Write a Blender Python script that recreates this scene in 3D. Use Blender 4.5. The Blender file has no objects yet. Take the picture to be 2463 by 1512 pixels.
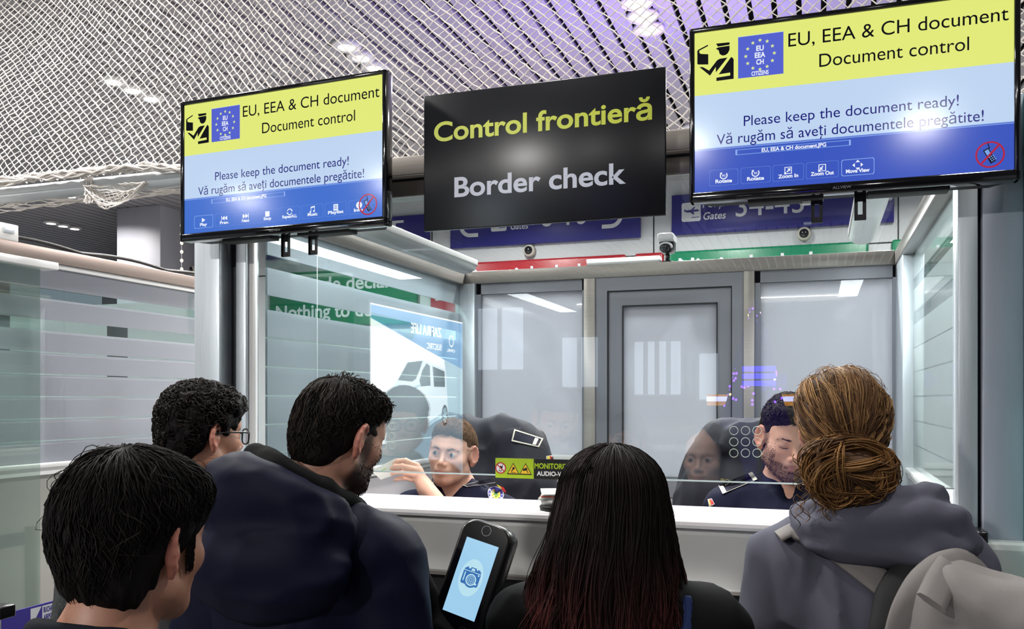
import bpy, bmesh, math, random
import numpy as np
from mathutils import Vector, Matrix, Euler

SC = bpy.context.scene
COL = SC.collection
random.seed(7)
rng = np.random.default_rng(7)
PI = math.pi

# ------------------------------------------------------------------ camera, world, exposure
FPX, U0, V0 = 2119.0, 1231.5, 960.0
YAW = math.radians(19.1)
EYE = 1.63
cam_data = bpy.data.cameras.new('camera')
cam_data.sensor_width = 36.0
cam_data.lens = 36.0 * FPX / 2463.0
cam_data.shift_y = (V0 - 756.0) / 2463.0
cam_data.clip_start = 0.05
cam = bpy.data.objects.new('camera', cam_data)
cam.location = (0, 0, EYE)
cam.rotation_euler = (PI / 2, 0, YAW)
COL.objects.link(cam)
SC.camera = cam
SC.view_settings.view_transform = 'Standard'
SC.view_settings.look = 'None'
SC.view_settings.gamma = 1.0
SC.view_settings.use_curve_mapping = False
SC.view_settings.exposure = 0.0
SC.render.film_transparent = False
try:
    SC.cycles.max_bounces = 10
    SC.cycles.transparent_max_bounces = 24
    SC.cycles.caustics_reflective = False
    SC.cycles.caustics_refractive = False
    SC.cycles.sample_clamp_indirect = 6.0
except Exception:
    pass

world = bpy.data.worlds.new('world')
SC.world = world
world.use_nodes = True
_bg = world.node_tree.nodes['Background']
_bg.inputs[0].default_value = (0.80, 0.86, 1.0, 1)
_bg.inputs[1].default_value = 0.32


def area_light(name, loc, size, power, color=(1, 1, 1), rot=(0, 0, 0), size_y=None, shape='DISK', spread=PI):
    d = bpy.data.lights.new(name, 'AREA')
    d.shape = shape if size_y is None else 'RECTANGLE'
    d.size = size
    if size_y is not None:
        d.size_y = size_y
    d.energy = power
    d.color = color
    d.spread = spread
    o = bpy.data.objects.new(name, d)
    o.location = loc
    o.rotation_euler = rot
    COL.objects.link(o)
    return o


# ------------------------------------------------------------------ pixel -> world
FWD = np.array([-math.sin(YAW), math.cos(YAW), 0.0])
RGT = np.array([math.cos(YAW), math.sin(YAW), 0.0])


def ray(u, v):
    return FWD + RGT * ((u - U0) / FPX) + np.array([0, 0, (V0 - v) / FPX])


def atD(u, v, d):
    return np.array([0, 0, EYE]) + ray(u, v) * d


def atY(u, v, y):
    r = ray(u, v)
    return np.array([0, 0, EYE]) + r * (y / r[1])


def atX(u, v, x):
    r = ray(u, v)
    return np.array([0, 0, EYE]) + r * (x / r[0])


def atZ(u, v, z):
    r = ray(u, v)
    return np.array([0, 0, EYE]) + r * ((z - EYE) / r[2])


# ------------------------------------------------------------------ materials
def lin(c):
    if isinstance(c, str):
        c = c.lstrip('#')
        c = [int(c[i:i + 2], 16) / 255 for i in (0, 2, 4)]
    else:
        c = [x / 255 for x in c[:3]]
    return tuple((x / 12.92 if x <= 0.04045 else ((x + 0.055) / 1.055) ** 2.4) for x in c) + (1.0,)


def new_mat(name):
    m = bpy.data.materials.new(name)
    m.use_nodes = True
    nt = m.node_tree
    for n in list(nt.nodes):
        nt.nodes.remove(n)
    out = nt.nodes.new('ShaderNodeOutputMaterial')
    return m, nt, out


def pmat(name, col, rough=0.5, metal=0.0, noise=0.0, nscale=30.0, stretch=(1, 1, 1), bump=0.0, bscale=80.0,
         spec=0.5, emit=None, estr=0.0, coat=0.0, attr=None, sheen=0.0, alt=None):
    m, nt, out = new_mat(name)
    b = nt.nodes.new('ShaderNodeBsdfPrincipled')
    nt.links.new(b.outputs[0], out.inputs[0])
    c = lin(col)
    b.inputs['Base Color'].default_value = c
    b.inputs['Roughness'].default_value = rough
    b.inputs['Metallic'].default_value = metal
    b.inputs['Specular IOR Level'].default_value = spec
    b.inputs['Coat Weight'].default_value = coat
    if sheen:
        b.inputs['Sheen Weight'].default_value = sheen
    if emit is not None:
        b.inputs['Emission Color'].default_value = lin(emit)
        b.inputs['Emission Strength'].default_value = estr
    src = None
    if attr:
        a = nt.nodes.new('ShaderNodeAttribute')
        a.attribute_name = attr
        src = a.outputs['Color']
        nt.links.new(src, b.inputs['Base Color'])
    if noise > 0 or bump > 0:
        tc = nt.nodes.new('ShaderNodeTexCoord')
        mp = nt.nodes.new('ShaderNodeMapping')
        mp.inputs['Scale'].default_value = stretch
        nt.links.new(tc.outputs['Object'], mp.inputs[0])
    if noise > 0:
        nz = nt.nodes.new('ShaderNodeTexNoise')
        nz.inputs['Scale'].default_value = nscale
        nz.inputs['Detail'].default_value = 5
        nt.links.new(mp.outputs[0], nz.inputs['Vector'])
        mx = nt.nodes.new('ShaderNodeMix')
        mx.data_type = 'RGBA'
        mx.blend_type = 'MIX' if alt else 'MULTIPLY'
        rmp = nt.nodes.new('ShaderNodeMapRange')
        nt.links.new(nz.outputs[0], rmp.inputs[0])
        if alt:
            rmp.inputs[1].default_value = 0.35
            rmp.inputs[2].default_value = 0.65
            rmp.inputs[4].default_value = noise
            nt.links.new(rmp.outputs[0], mx.inputs[0])
            mx.inputs[7].default_value = lin(alt)
        else:
            rmp.inputs[3].default_value = 1 - noise
            rmp.inputs[4].default_value = 1 + noise
            mx.inputs[0].default_value = 1.0
            nt.links.new(rmp.outputs[0], mx.inputs[7])
        if src is not None:
            nt.links.new(src, mx.inputs[6])
        else:
            mx.inputs[6].default_value = c
        nt.links.new(mx.outputs[2], b.inputs['Base Color'])
    if bump > 0:
        nb = nt.nodes.new('ShaderNodeTexNoise')
        nb.inputs['Scale'].default_value = bscale
        nb.inputs['Detail'].default_value = 6
        nt.links.new(mp.outputs[0], nb.inputs['Vector'])
        bp = nt.nodes.new('ShaderNodeBump')
        bp.inputs['Strength'].default_value = bump
        bp.inputs['Distance'].default_value = 0.01
        nt.links.new(nb.outputs[0], bp.inputs['Height'])
        nt.links.new(bp.outputs[0], b.inputs['Normal'])
    return m


def emat(name, col, strength=1.0):
    m, nt, out = new_mat(name)
    e = nt.nodes.new('ShaderNodeEmission')
    e.inputs[0].default_value = lin(col)
    e.inputs[1].default_value = strength
    nt.links.new(e.outputs[0], out.inputs[0])
    return m


def screenmat(name, col, strength=1.0, rough=0.12):
    return pmat(name, (4, 4, 6), rough=rough, spec=0.5, emit=col, estr=strength)


def glassmat(name, tint=(235, 245, 243), base=0.05, k=1.8):
    """thin pane: mirror reflection over a clear, slightly tinted pane"""
    m, nt, out = new_mat(name)
    t = nt.nodes.new('ShaderNodeBsdfTransparent')
    t.inputs[0].default_value = lin(tint)
    g = nt.nodes.new('ShaderNodeBsdfGlossy')
    g.inputs['Roughness'].default_value = 0.0
    fr = two_sided_fresnel(nt, 1.5)
    ma = nt.nodes.new('ShaderNodeMath')
    ma.operation = 'MULTIPLY_ADD'
    ma.use_clamp = True
    ma.inputs[1].default_value = k
    ma.inputs[2].default_value = base
    nt.links.new(fr.outputs[0], ma.inputs[0])
    mx = nt.nodes.new('ShaderNodeMixShader')
    nt.links.new(ma.outputs[0], mx.inputs[0])
    nt.links.new(t.outputs[0], mx.inputs[1])
    nt.links.new(g.outputs[0], mx.inputs[2])
    nt.links.new(mx.outputs[0], out.inputs[0])
    return m


def frostmat(name, col, clear_bands, opac=0.85, base=0.03, tint=(225, 238, 236)):
    """glass with a frosted film: clear between the listed heights (world z), milky elsewhere"""
    m, nt, out = new_mat(name)
    tc = nt.nodes.new('ShaderNodeNewGeometry')
    sp = nt.nodes.new('ShaderNodeSeparateXYZ')
    nt.links.new(tc.outputs['Position'], sp.inputs[0])
    acc = None
    for lo, hi in clear_bands:
        a = nt.nodes.new('ShaderNodeMath')
        a.operation = 'COMPARE'
        a.inputs[1].default_value = (lo + hi) / 2
        a.inputs[2].default_value = (hi - lo) / 2
        nt.links.new(sp.outputs[2], a.inputs[0])
        if acc is None:
            acc = a.outputs[0]
        else:
            s = nt.nodes.new('ShaderNodeMath')
            s.operation = 'MAXIMUM'
            nt.links.new(acc, s.inputs[0])
            nt.links.new(a.outputs[0], s.inputs[1])
            acc = s.outputs[0]
    t = nt.nodes.new('ShaderNodeBsdfTransparent')
    t.inputs[0].default_value = lin(tint)
    d = nt.nodes.new('ShaderNodeBsdfDiffuse')
    d.inputs[0].default_value = lin(col)
    tl = nt.nodes.new('ShaderNodeBsdfTranslucent')
    tl.inputs[0].default_value = lin(col)
    m1 = nt.nodes.new('ShaderNodeMixShader')
    m1.inputs[0].default_value = 0.45
    nt.links.new(d.outputs[0], m1.inputs[1])
    nt.links.new(tl.outputs[0], m1.inputs[2])
    m2 = nt.nodes.new('ShaderNodeMixShader')
    m2.inputs[0].default_value = opac
    nt.links.new(t.outputs[0], m2.inputs[1])
    nt.links.new(m1.outputs[0], m2.inputs[2])
    m3 = nt.nodes.new('ShaderNodeMixShader')
    if acc is None:
        m3.inputs[0].default_value = 0
    else:
        nt.links.new(acc, m3.inputs[0])
    nt.links.new(m2.outputs[0], m3.inputs[1])
    nt.links.new(t.outputs[0], m3.inputs[2])
    g = nt.nodes.new('ShaderNodeBsdfGlossy')
    g.inputs['Roughness'].default_value = 0.0
    fr = two_sided_fresnel(nt, 1.45)
    ma = nt.nodes.new('ShaderNodeMath')
    ma.operation = 'ADD'
    ma.use_clamp = True
    ma.inputs[1].default_value = base
    nt.links.new(fr.outputs[0], ma.inputs[0])
    m4 = nt.nodes.new('ShaderNodeMixShader')
    nt.links.new(ma.outputs[0], m4.inputs[0])
    nt.links.new(m3.outputs[0], m4.inputs[1])
    nt.links.new(g.outputs[0], m4.inputs[2])
    nt.links.new(m4.outputs[0], out.inputs[0])
    return m


def two_sided_fresnel(nt, ior):
    """Fresnel that reads the same on the front and the back face of a thin pane"""
    fr = nt.nodes.new('ShaderNodeFresnel')
    ge = nt.nodes.new('ShaderNodeNewGeometry')
    mr = nt.nodes.new('ShaderNodeMapRange')
    mr.inputs[3].default_value = ior
    mr.inputs[4].default_value = 1.0 / ior
    nt.links.new(ge.outputs['Backfacing'], mr.inputs[0])
    nt.links.new(mr.outputs[0], fr.inputs[0])
    return fr


# ------------------------------------------------------------------ mesh builder
def frames(P):
    P = np.asarray(P, float)
    T = np.gradient(P, axis=0)
    T /= np.linalg.norm(T, axis=1)[:, None] + 1e-12
    n = np.cross(T[0], [0, 0, 1.0])
    if np.linalg.norm(n) < 1e-3:
        n = np.cross(T[0], [0, 1.0, 0])
    n /= np.linalg.norm(n)
    N = [n]
    for i in range(1, len(P)):
        n = N[-1] - T[i] * np.dot(N[-1], T[i])
        n /= np.linalg.norm(n) + 1e-12
        N.append(n)
    N = np.array(N)
    return T, N, np.cross(T, N)


class MB:
    def __init__(s):
        s.v, s.f, s.m, s.s, s.n = [], [], [], [], 0

    def add(s, V, F, mi=0, smooth=False):
        V = np.asarray(V, float).reshape(-1, 3)
        s.v.append(V)
        o = s.n
        for f in F:
            s.f.append([int(i) + o for i in f])
            s.m.append(mi)
            s.s.append(smooth)
        s.n += len(V)
        return s

    def box(s, x0, x1, y0, y1, z0, z1, mi=0, bev=0.0, seg=2):
        x0, x1 = min(x0, x1), max(x0, x1)
        y0, y1 = min(y0, y1), max(y0, y1)
        z0, z1 = min(z0, z1), max(z0, z1)
        if bev <= 0:
            V = [(x, y, z) for z in (z0, z1) for y in (y0, y1) for x in (x0, x1)]
            F = [(0, 2, 3, 1), (4, 5, 7, 6), (0, 1, 5, 4), (2, 6, 7, 3), (0, 4, 6, 2), (1, 3, 7, 5)]
            return s.add(V, F, mi)
        bm = bmesh.new()
        bmesh.ops.create_cube(bm, size=1)
        for v in bm.verts:
            v.co = Vector(((x0 + x1) / 2 + v.co.x * (x1 - x0), (y0 + y1) / 2 + v.co.y * (y1 - y0),
                           (z0 + z1) / 2 + v.co.z * (z1 - z0)))
        bmesh.ops.bevel(bm, geom=bm.edges[:], offset=bev, segments=seg, affect='EDGES', profile=0.5)
        return s.bm(bm, mi, True)

    def bm(s, bm, mi=0, smooth=False):
        bm.verts.index_update()
        V = [v.co[:] for v in bm.verts]
        F = [[v.index for v in f.verts] for f in bm.faces]
        bm.free()
        return s.add(V, F, mi, smooth)

    def tube(s, P, r, n=8, mi=0, caps=True, smooth=True, closed=False, flat=None):
        P = np.asarray(P, float)
        k = len(P)
        r = np.broadcast_to(np.asarray(r, float), (k,))
        if closed:
            Q = np.vstack([P[-1:], P, P[:1]])
            T, N, B = frames(Q)
            N, B = N[1:-1], B[1:-1]
        else:
            T, N, B = frames(P)
        a = np.arange(n) * 2 * PI / n
        fl = 1.0 if flat is None else flat
        V = P[:, None] + r[:, None, None] * (np.cos(a)[None, :, None] * N[:, None] + fl * np.sin(a)[None, :, None] * B[:, None])
        F = []
        for i in range(k if closed else k - 1):
            j = (i + 1) % k
            for q in range(n):
                w = (q + 1) % n
                F.append((i * n + q, i * n + w, j * n + w, j * n + q))
        if caps and not closed:
            F.append(tuple(range(n - 1, -1, -1)))
            F.append(tuple(range((k - 1) * n, k * n)))
        return s.add(V.reshape(-1, 3), F, mi, smooth)

    def cyl(s, p0, p1, r, n=16, mi=0, r1=None):
        return s.tube([p0, p1], [r, r if r1 is None else r1], n, mi)

    def lathe(s, prof, c, axis='z', n=24, mi=0):
        """prof: (radius, height) pairs"""
        V, F = [], []
        a = np.arange(n) * 2 * PI / n
        for (r, h) in prof:
            for t in a:
                p = (r * math.cos(t), r * math.sin(t), h)
                if axis == 'y':
                    p = (p[0], p[2], p[1])
                elif axis == 'x':
                    p = (p[2], p[0], p[1])
                V.append((p[0] + c[0], p[1] + c[1], p[2] + c[2]))
        for i in range(len(prof) - 1):
            for q in range(n):
                w = (q + 1) % n
                F.append((i * n + q, i * n + w, (i + 1) * n + w, (i + 1) * n + q))
        F.append(tuple(range(n - 1, -1, -1)))
        F.append(tuple(range((len(prof) - 1) * n, len(prof) * n)))
        return s.add(V, F, mi, True)

    def ell(s, c, r, mi=0, nu=20, nv=12, R=None):
        V, F = [], []
        for i in range(nv + 1):
            th = PI * i / nv
            for j in range(nu):
                ph = 2 * PI * j / nu
                V.append((r[0] * math.sin(th) * math.cos(ph), r[1] * math.sin(th) * math.sin(ph), r[2] * math.cos(th)))
        for i in range(nv):
            for j in range(nu):
                k = (j + 1) % nu
                F.append((i * nu + j, (i + 1) * nu + j, (i + 1) * nu + k, i * nu + k))
        V = np.array(V)
        if R is not None:
            V = V @ np.array(R).T
        return s.add(V + np.array(c), F, mi, True)

    def prism(s, poly, fn, d0, d1, mi=0):
        """poly of (a, b); fn(a, b, d) -> xyz; closed solid between depths d0 and d1"""
        n = len(poly)
        V = [fn(a, b, d0) for a, b in poly] + [fn(a, b, d1) for a, b in poly]
        F = [tuple(range(n)), tuple(range(2 * n - 1, n - 1, -1))]
        for i in range(n):
            j = (i + 1) % n
            F.append((i, i + n, j + n, j))
        return s.add(V, F, mi)

    def face(s, poly, fn, d, mi=0):
        return s.add([fn(a, b, d) for a, b in poly], [tuple(range(len(poly)))], mi)


WM = {}


def link(o, parent=None):
    COL.objects.link(o)
    if parent is not None:
        o.parent = parent
    return o


def props(o, label=None, cat=None, group=None, kind=None):
    for k, v in (('label', label), ('category', cat), ('group', group), ('kind', kind)):
        if v:
            o[k] = v
    return o


def empty(name, loc, label=None, cat=None, group=None, rz=0.0, rot=None, kind=None):
    o = bpy.data.objects.new(name, None)
    o.empty_display_size = 0.1
    o.location = loc
    o.rotation_euler = rot if rot is not None else (0, 0, rz)
    COL.objects.link(o)
    WM[o.name] = Matrix.Translation(Vector(loc)) @ Euler(o.rotation_euler).to_matrix().to_4x4()
    return props(o, label, cat, group, kind)


def mesh_obj(name, mesh, parent=None):
    o = bpy.data.objects.new(name, mesh)
    link(o, parent)
    WM[o.name] = WM[parent.name] if parent is not None else Matrix()
    return o


def obj(name, mb, mats, parent=None, local=False, label=None, cat=None, group=None, kind=None, fixn=True):
    """one mesh object; vertices in world space unless local=True (then in the parent's space)"""
    V = np.vstack(mb.v)
    org = None
    if parent is not None and not local:
        M = np.array(WM[parent.name].inverted())
        V = V @ M[:3, :3].T + M[:3, 3]
    elif parent is None:
        lo, hi = V.min(0), V.max(0)
        org = np.array([(lo[0] + hi[0]) / 2, (lo[1] + hi[1]) / 2, lo[2]])
        V = V - org
    me = bpy.data.meshes.new(name)
    me.from_pydata(V.tolist(), [], mb.f)
    if not isinstance(mats, (list, tuple)):
        mats = [mats]
    for m in mats:
        me.materials.append(m)
    me.polygons.foreach_set('material_index', mb.m)
    me.polygons.foreach_set('use_smooth', mb.s)
    me.update()
    if fixn:
        bm = bmesh.new()
        bm.from_mesh(me)
        bmesh.ops.recalc_face_normals(bm, faces=bm.faces[:])
        bm.to_mesh(me)
        bm.free()
    o = mesh_obj(name, me, parent)
    if org is not None:
        o.location = org
        WM[o.name] = Matrix.Translation(Vector(org))
    return props(o, label, cat, group, kind)


def raw_obj(name, V, F, mats, parent=None, smooth=True, mi=None, local=False, color=None, **kw):
    """large uniform meshes (tri or quad index arrays)"""
    V = np.asarray(V, np.float64)
    if parent is not None and not local:
        M = np.array(WM[parent.name].inverted())
        V = V @ M[:3, :3].T + M[:3, 3]
    org = None
    if parent is None:
        lo, hi = V.min(0), V.max(0)
        org = np.array([(lo[0] + hi[0]) / 2, (lo[1] + hi[1]) / 2, lo[2]])
        V = V - org
    F = np.asarray(F, np.int32)
    k = F.shape[1]
    me = bpy.data.meshes.new(name)
    me.vertices.add(len(V))
    me.vertices.foreach_set('co', V.astype(np.float32).ravel())
    me.loops.add(F.size)
    me.loops.foreach_set('vertex_index', F.ravel())
    me.polygons.add(len(F))
    me.polygons.foreach_set('loop_start', np.arange(0, F.size, k, dtype=np.int32))
    if not isinstance(mats, (list, tuple)):
        mats = [mats]
    for m in mats:
        me.materials.append(m)
    if mi is not None:
        me.polygons.foreach_set('material_index', np.asarray(mi, np.int32))
    me.polygons.foreach_set('use_smooth', np.full(len(F), smooth))
    me.update(calc_edges=True)
    me.validate()
    if color is not None:
        ca = me.color_attributes.new('tint', 'FLOAT_COLOR', 'POINT')
        ca.data.foreach_set('color', np.asarray(color, np.float32).ravel())
    o = mesh_obj(name, me, parent)
    if org is not None:
        o.location = org
        WM[o.name] = Matrix.Translation(Vector(org))
    return props(o, **kw)


# ------------------------------------------------------------------ lettering
_tc = {}


def glyphs(s, bold=0.0, res=6):
    key = (s, bold, res)
    if key in _tc:
        return _tc[key]
    c = bpy.data.curves.new('t', 'FONT')
    c.body = s
    c.size = 1.0
    c.offset = bold
    c.resolution_u = res
    c.fill_mode = 'FRONT'
    o = bpy.data.objects.new('t', c)
    COL.objects.link(o)
    bpy.context.view_layer.update()
    me = bpy.data.meshes.new_from_object(o.evaluated_get(bpy.context.evaluated_depsgraph_get()))
    V = np.array([v.co[:] for v in me.vertices]).reshape(-1, 3)
    F = [tuple(p.vertices) for p in me.polygons]
    bpy.data.objects.remove(o)
    bpy.data.curves.remove(c)
    bpy.data.meshes.remove(me)
    _tc[key] = (V, F)
    return V, F


CAP = None


def text(mb, s, fn, x0, x1, base, cap, d=0.0, mi=0, bold=0.0, slant=0.0, up=1, thick=0.0, center=False):
    """flat lettering from x0 to x1 with the given baseline and capital height, mapped by fn(a, b, d)"""
    global CAP
    if CAP is None:
        h = glyphs('H', 0.0)[0]
        CAP = h[:, 1].max() - h[:, 1].min()
    V, F = glyphs(s, bold)
    lo, hi = V[:, 0].min(), V[:, 0].max()
    k = cap / CAP
    if x1 is None:
        w = (hi - lo) * k * 0.92
        if center:
            x0 = x0 - w / 2
        x1 = x0 + w
    X = x0 + (V[:, 0] - lo) / (hi - lo) * (x1 - x0)
    Y = V[:, 1] * k
    X = X + slant * Y
    P = [fn(a, base + up * b, d) for a, b in zip(X, Y)]
    mb.add(P, F, mi)
    return mb
# ================================================================== the setting
M = {}
M['slat'] = pmat('ceiling_slat_grey', (150, 148, 152), 0.45, 0.0, noise=0.06, nscale=3)
M['void'] = pmat('ceiling_void', (10, 9, 10), 0.9)
M['wall'] = pmat('hall_wall_white', (205, 207, 210), 0.55, noise=0.03, nscale=2)
M['wall2'] = pmat('hall_wall_grey', (96, 98, 104), 0.6, noise=0.03, nscale=2)
M['colm'] = pmat('column_paint', (176, 177, 186), 0.5, noise=0.02, nscale=4)
M['floor'] = pmat('floor_tile', (128, 126, 124), 0.35, noise=0.08, nscale=6)
M['steel'] = pmat('brushed_steel', (192, 200, 206), 0.34, 0.40, noise=0.14, nscale=22, stretch=(6, 6, 0.25), bump=0.05, bscale=60)
M['steelw'] = pmat('warm_brushed_steel', (158, 152, 146), 0.36, 0.45, noise=0.12, nscale=22, stretch=(0.3, 6, 6))
M['steeld'] = pmat('dark_steel', (70, 72, 76), 0.4, 0.7, noise=0.1, nscale=20)
M['clad'] = pmat('grey_cladding_sheet', (160, 165, 178), 0.4, 0.12, noise=0.10, nscale=9, stretch=(4, 4, 0.4))
M['white'] = pmat('white_laminate', (236, 236, 238), 0.25, coat=0.3)
M['whitep'] = pmat('white_plastic', (226, 226, 224), 0.35)
M['front'] = pmat('counter_front_grey', (196, 198, 196), 0.3, noise=0.04, nscale=5, coat=0.2)
M['dark'] = pmat('dark_recess', (14, 14, 20), 0.6)
M['black'] = pmat('black_plastic', (12, 12, 14), 0.28)
M['blackm'] = pmat('matt_black', (16, 16, 18), 0.6)
M['gloss'] = pmat('gloss_black', (8, 8, 10), 0.1, coat=0.6)
M['greypanel'] = pmat('grey_panel', (176, 174, 178), 0.45, noise=0.03, nscale=6)
M['alu'] = pmat('grey_door_aluminium', (128, 130, 138), 0.42, 0.25, noise=0.05, nscale=8, stretch=(5, 5, 0.4))
M['gasket'] = pmat('black_gasket', (16, 16, 18), 0.6)
M['navy'] = pmat('sign_blue', (38, 36, 120), 0.35)
M['signwhite'] = pmat('sign_white', (216, 218, 222), 0.4)
M['red'] = pmat('sign_red', (165, 22, 34), 0.35)
M['green'] = pmat('sign_green', (6, 122, 84), 0.35)
M['net'], _nt, _o = new_mat('white_cotton_net')
_d = _nt.nodes.new('ShaderNodeBsdfDiffuse'); _d.inputs[0].default_value = lin((240, 236, 232))
_t = _nt.nodes.new('ShaderNodeBsdfTranslucent'); _t.inputs[0].default_value = lin((240, 236, 232))
_x = _nt.nodes.new('ShaderNodeMixShader'); _x.inputs[0].default_value = 0.45
_nt.links.new(_d.outputs[0], _x.inputs[1]); _nt.links.new(_t.outputs[0], _x.inputs[2]); _nt.links.new(_x.outputs[0], _o.inputs[0])
M['pipe'] = pmat('white_painted_pipe', (200, 206, 208), 0.4)
M['lampwhite'] = emat('lamp_white', (255, 250, 242), 14.0)
M['lamprim'] = pmat('lamp_rim', (225, 225, 225), 0.3)

# ---- ceiling: long slats running away from the camera, black gaps between
CZ = 3.90
mb = MB()
x = -15.0
k = 0
while x < 7.0:
    mb.box(x, x + 0.105, -11.0, 17.0, CZ, CZ + 0.02, 0)
    x += 0.1356
mb.box(-15.2, 7.2, -11.2, 17.2, CZ + 0.25, CZ + 0.3, 1)
obj('ceiling', mb, [M['slat'], M['void']], kind='structure')
obj('floor', MB().box(-15.2, 7.2, -11.2, 17.2, -0.1, 0), M['floor'], kind='structure')

# ---- far wall behind the booth, with vertical panel joints, and the deeper hall on the left
YW = 9.0
mb = MB().box(-6.35, 7.0, YW, YW + 0.25, 0, CZ)
for xj in (-4.06, -1.58, 0.72, 3.0):
    mb.box(xj - 0.006, xj + 0.006, YW - 0.004, YW, 0, CZ, 1)
mb.box(-6.35, 7.0, YW - 0.004, YW, 3.10, 3.112, 1)
obj('wall_back', mb, [M['wall'], M['gasket']], kind='structure')
obj('wall_left', MB().box(-15.0, -6.35, 15.5, 15.7, 0, CZ), M['wall2'], kind='structure')
obj('wall_side', MB().box(-6.6, -6.35, YW, 15.6, 0, CZ), M['wall2'], kind='structure')
mb = MB().box(-7.86, -7.22, 8.35, 9.0, 0, CZ, 0, 0.01)
obj('column', mb, M['colm'], kind='structure')
obj('wall_column', MB().box(-7.2, -6.6, 8.95, 9.15, 0, CZ), M['wall2'], kind='structure')

# ---- the hall behind the camera, seen only as reflections in the booth glass
obj('wall_front', MB().box(-15, 7, -11.2, -11.0, 0, CZ), pmat('hall_wall_behind', (120, 120, 128), 0.7), kind='structure')
mwin = emat('daylit_window', (225, 238, 255), 1.5)
mmul = pmat('window_mullion', (190, 195, 200), 0.5)
YM = -10.95


def vmir(u, v):
    """point of the hall end wall that the booth glass mirrors at pixel (u, v)"""
    q = atY(u, v, 2 * 2.45 - YM)
    return q[0], q[2]


for i, (ua, va, ub, vb, nm) in enumerate([(1150, 742, 1256, 888, 1), (1352, 812, 1436, 930, 1), (1526, 822, 1636, 948, 3), (1682, 850, 1726, 960, 0)]):
    (xa, zb), (xb, za) = vmir(ua, va), vmir(ub, vb)
    w = empty('window_%d' % (i + 1), ((xa + xb) / 2, YM - 0.02, za), kind='structure')
    obj('pane', MB().box(xa, xb, YM - 0.05, YM, za, zb), mwin, w)
    mbw = MB()
    mbw.box(xa, xb, YM, YM + 0.04, za - 0.03, za)
    for q in range(nm):
        xx = xa + (xb - xa) * (q + 1) / (nm + 1)
        mbw.box(xx - 0.04, xx + 0.04, YM, YM + 0.04, za, zb)
    obj('window_frame', mbw, mmul, w)

# ---- recessed downlights: groups of three round lamps in one long fitting, each with its own light
def downlight(x, y, label, group='round triple downlights in the slatted ceiling', n=3, power=60, light=True, spread=150):
    r = empty('ceiling_downlight', (x, y, CZ - 0.03), label, 'ceiling light', group)
    for q in range(n):
        yy = y + (q - (n - 1) / 2) * 0.19
        rim = obj('lamp_ring', MB().lathe([(0.085, CZ - 0.028), (0.095, CZ - 0.02), (0.095, CZ - 0.001), (0.085, CZ - 0.001), (0.07, CZ - 0.02)], (x, yy, 0)), M['lamprim'], r)
        obj('lamp', MB().lathe([(0.068, CZ - 0.022), (0.05, CZ - 0.03), (0.005, CZ - 0.032)], (x, yy, 0)), M['lampwhite'], r)
    if light:
        area_light('downlight_glow', (x, y, CZ - 0.06), 0.3, power, (1.0, 0.97, 0.93), spread=math.radians(spread))
    return r


GX = [-4.71, -2.84, -0.97]
far = {-4.71: 'triple round downlight above the left television, behind the white netting',
       -2.84: 'triple round downlight behind the netting between left television and border sign',
       -0.97: 'triple round downlight behind the netting just left of the right television'}
for x in GX:
    downlight(x, 5.16, far[x], power=150)
downlight(0.90, 5.16, 'triple round downlight hidden behind the upper right television', power=150)
downlight(-7.82, 7.72, 'pair of round downlights under the white pipe at the far left', n=2, power=34)
downlight(-9.25, 8.9, 'triple round downlight farthest left, above the neighbouring booth', power=60)
for x in (-4.71, -2.84, -0.97, 0.90):
    downlight(x, 7.6, 'added triple downlight brightening the far wall, unseen behind screens and sign', power=80)  # added row, out of sight, to brighten the far wall
    downlight(x, 1.9, 'added triple downlight above the queue, unseen, brightening the netting', power=80 if x < -2 else 24)  # added row overhead, never in view, to whiten the netting
for x in (-6.58, -4.71, -2.84, -0.97, 0.90):
    downlight(x, -3.26, 'round triple downlights behind the viewer, mirrored in signs and screens', power=260 if x == -2.84 else 26, spread=180)

# ---- far-wall signs
FZ = lambda y: (lambda a, b, d: (a, y - d, b))
fw = FZ(YW)


def arrow(mb, cx, cz, s, ang, fn, d, mi, w=0.17):
    ca, sa = math.cos(ang), math.sin(ang)

    def R(p):
        return (cx + s * (p[0] * ca - p[1] * sa), cz + s * (p[0] * sa + p[1] * ca))
    mb.face([R(p) for p in [(-0.5, -w / 2), (0.35, -w / 2), (0.35, w / 2), (-0.5, w / 2)]], fn, d, mi)
    mb.face([R(p) for p in [(0.5, 0), (0.05, 0.45), (0.05 - w * 0.9, 0.45), (0.5 - w * 1.45, 0)]], fn, d + 0.0005, mi)
    mb.face([R(p) for p in [(0.5, 0), (0.5 - w * 1.45, 0), (0.05 - w * 0.9, -0.45), (0.05, -0.45)]], fn, d + 0.001, mi)


def plane_icon(mb, x, z, s, fn, d, mw, mn):
    r = 0.12 * s
    pts = []
    for cx, cz, a0 in ((x + s - r, z + s - r, 0), (x + r, z + s - r, 90), (x + r, z + r, 180), (x + s - r, z + r, 270)):
        for q in range(5):
            a = math.radians(a0 + q * 22.5)
            pts.append((cx + r * math.cos(a), cz + r * math.sin(a)))
    mb.face(pts, fn, d, mw)
    P = lambda a, b: (x + s * a, z + s * b)
    mb.face([P(.12, .58), (P(.16, .68)), P(.24, .60), P(.85, .62), P(.93, .56), P(.86, .51), P(.3, .48), P(.18, .52)], fn, d + .001, mn)
    mb.face([P(.45, .60), P(.66, .76), P(.73, .76), P(.62, .60)], fn, d + .0015, mn)
    mb.face([P(.42, .52), P(.60, .36), P(.68, .36), P(.62, .52)], fn, d + .0015, mn)
    mb.face([P(.5, .22), P(.92, .24), P(.92, .20), P(.5, .18)], fn, d + .001, mn)


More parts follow.
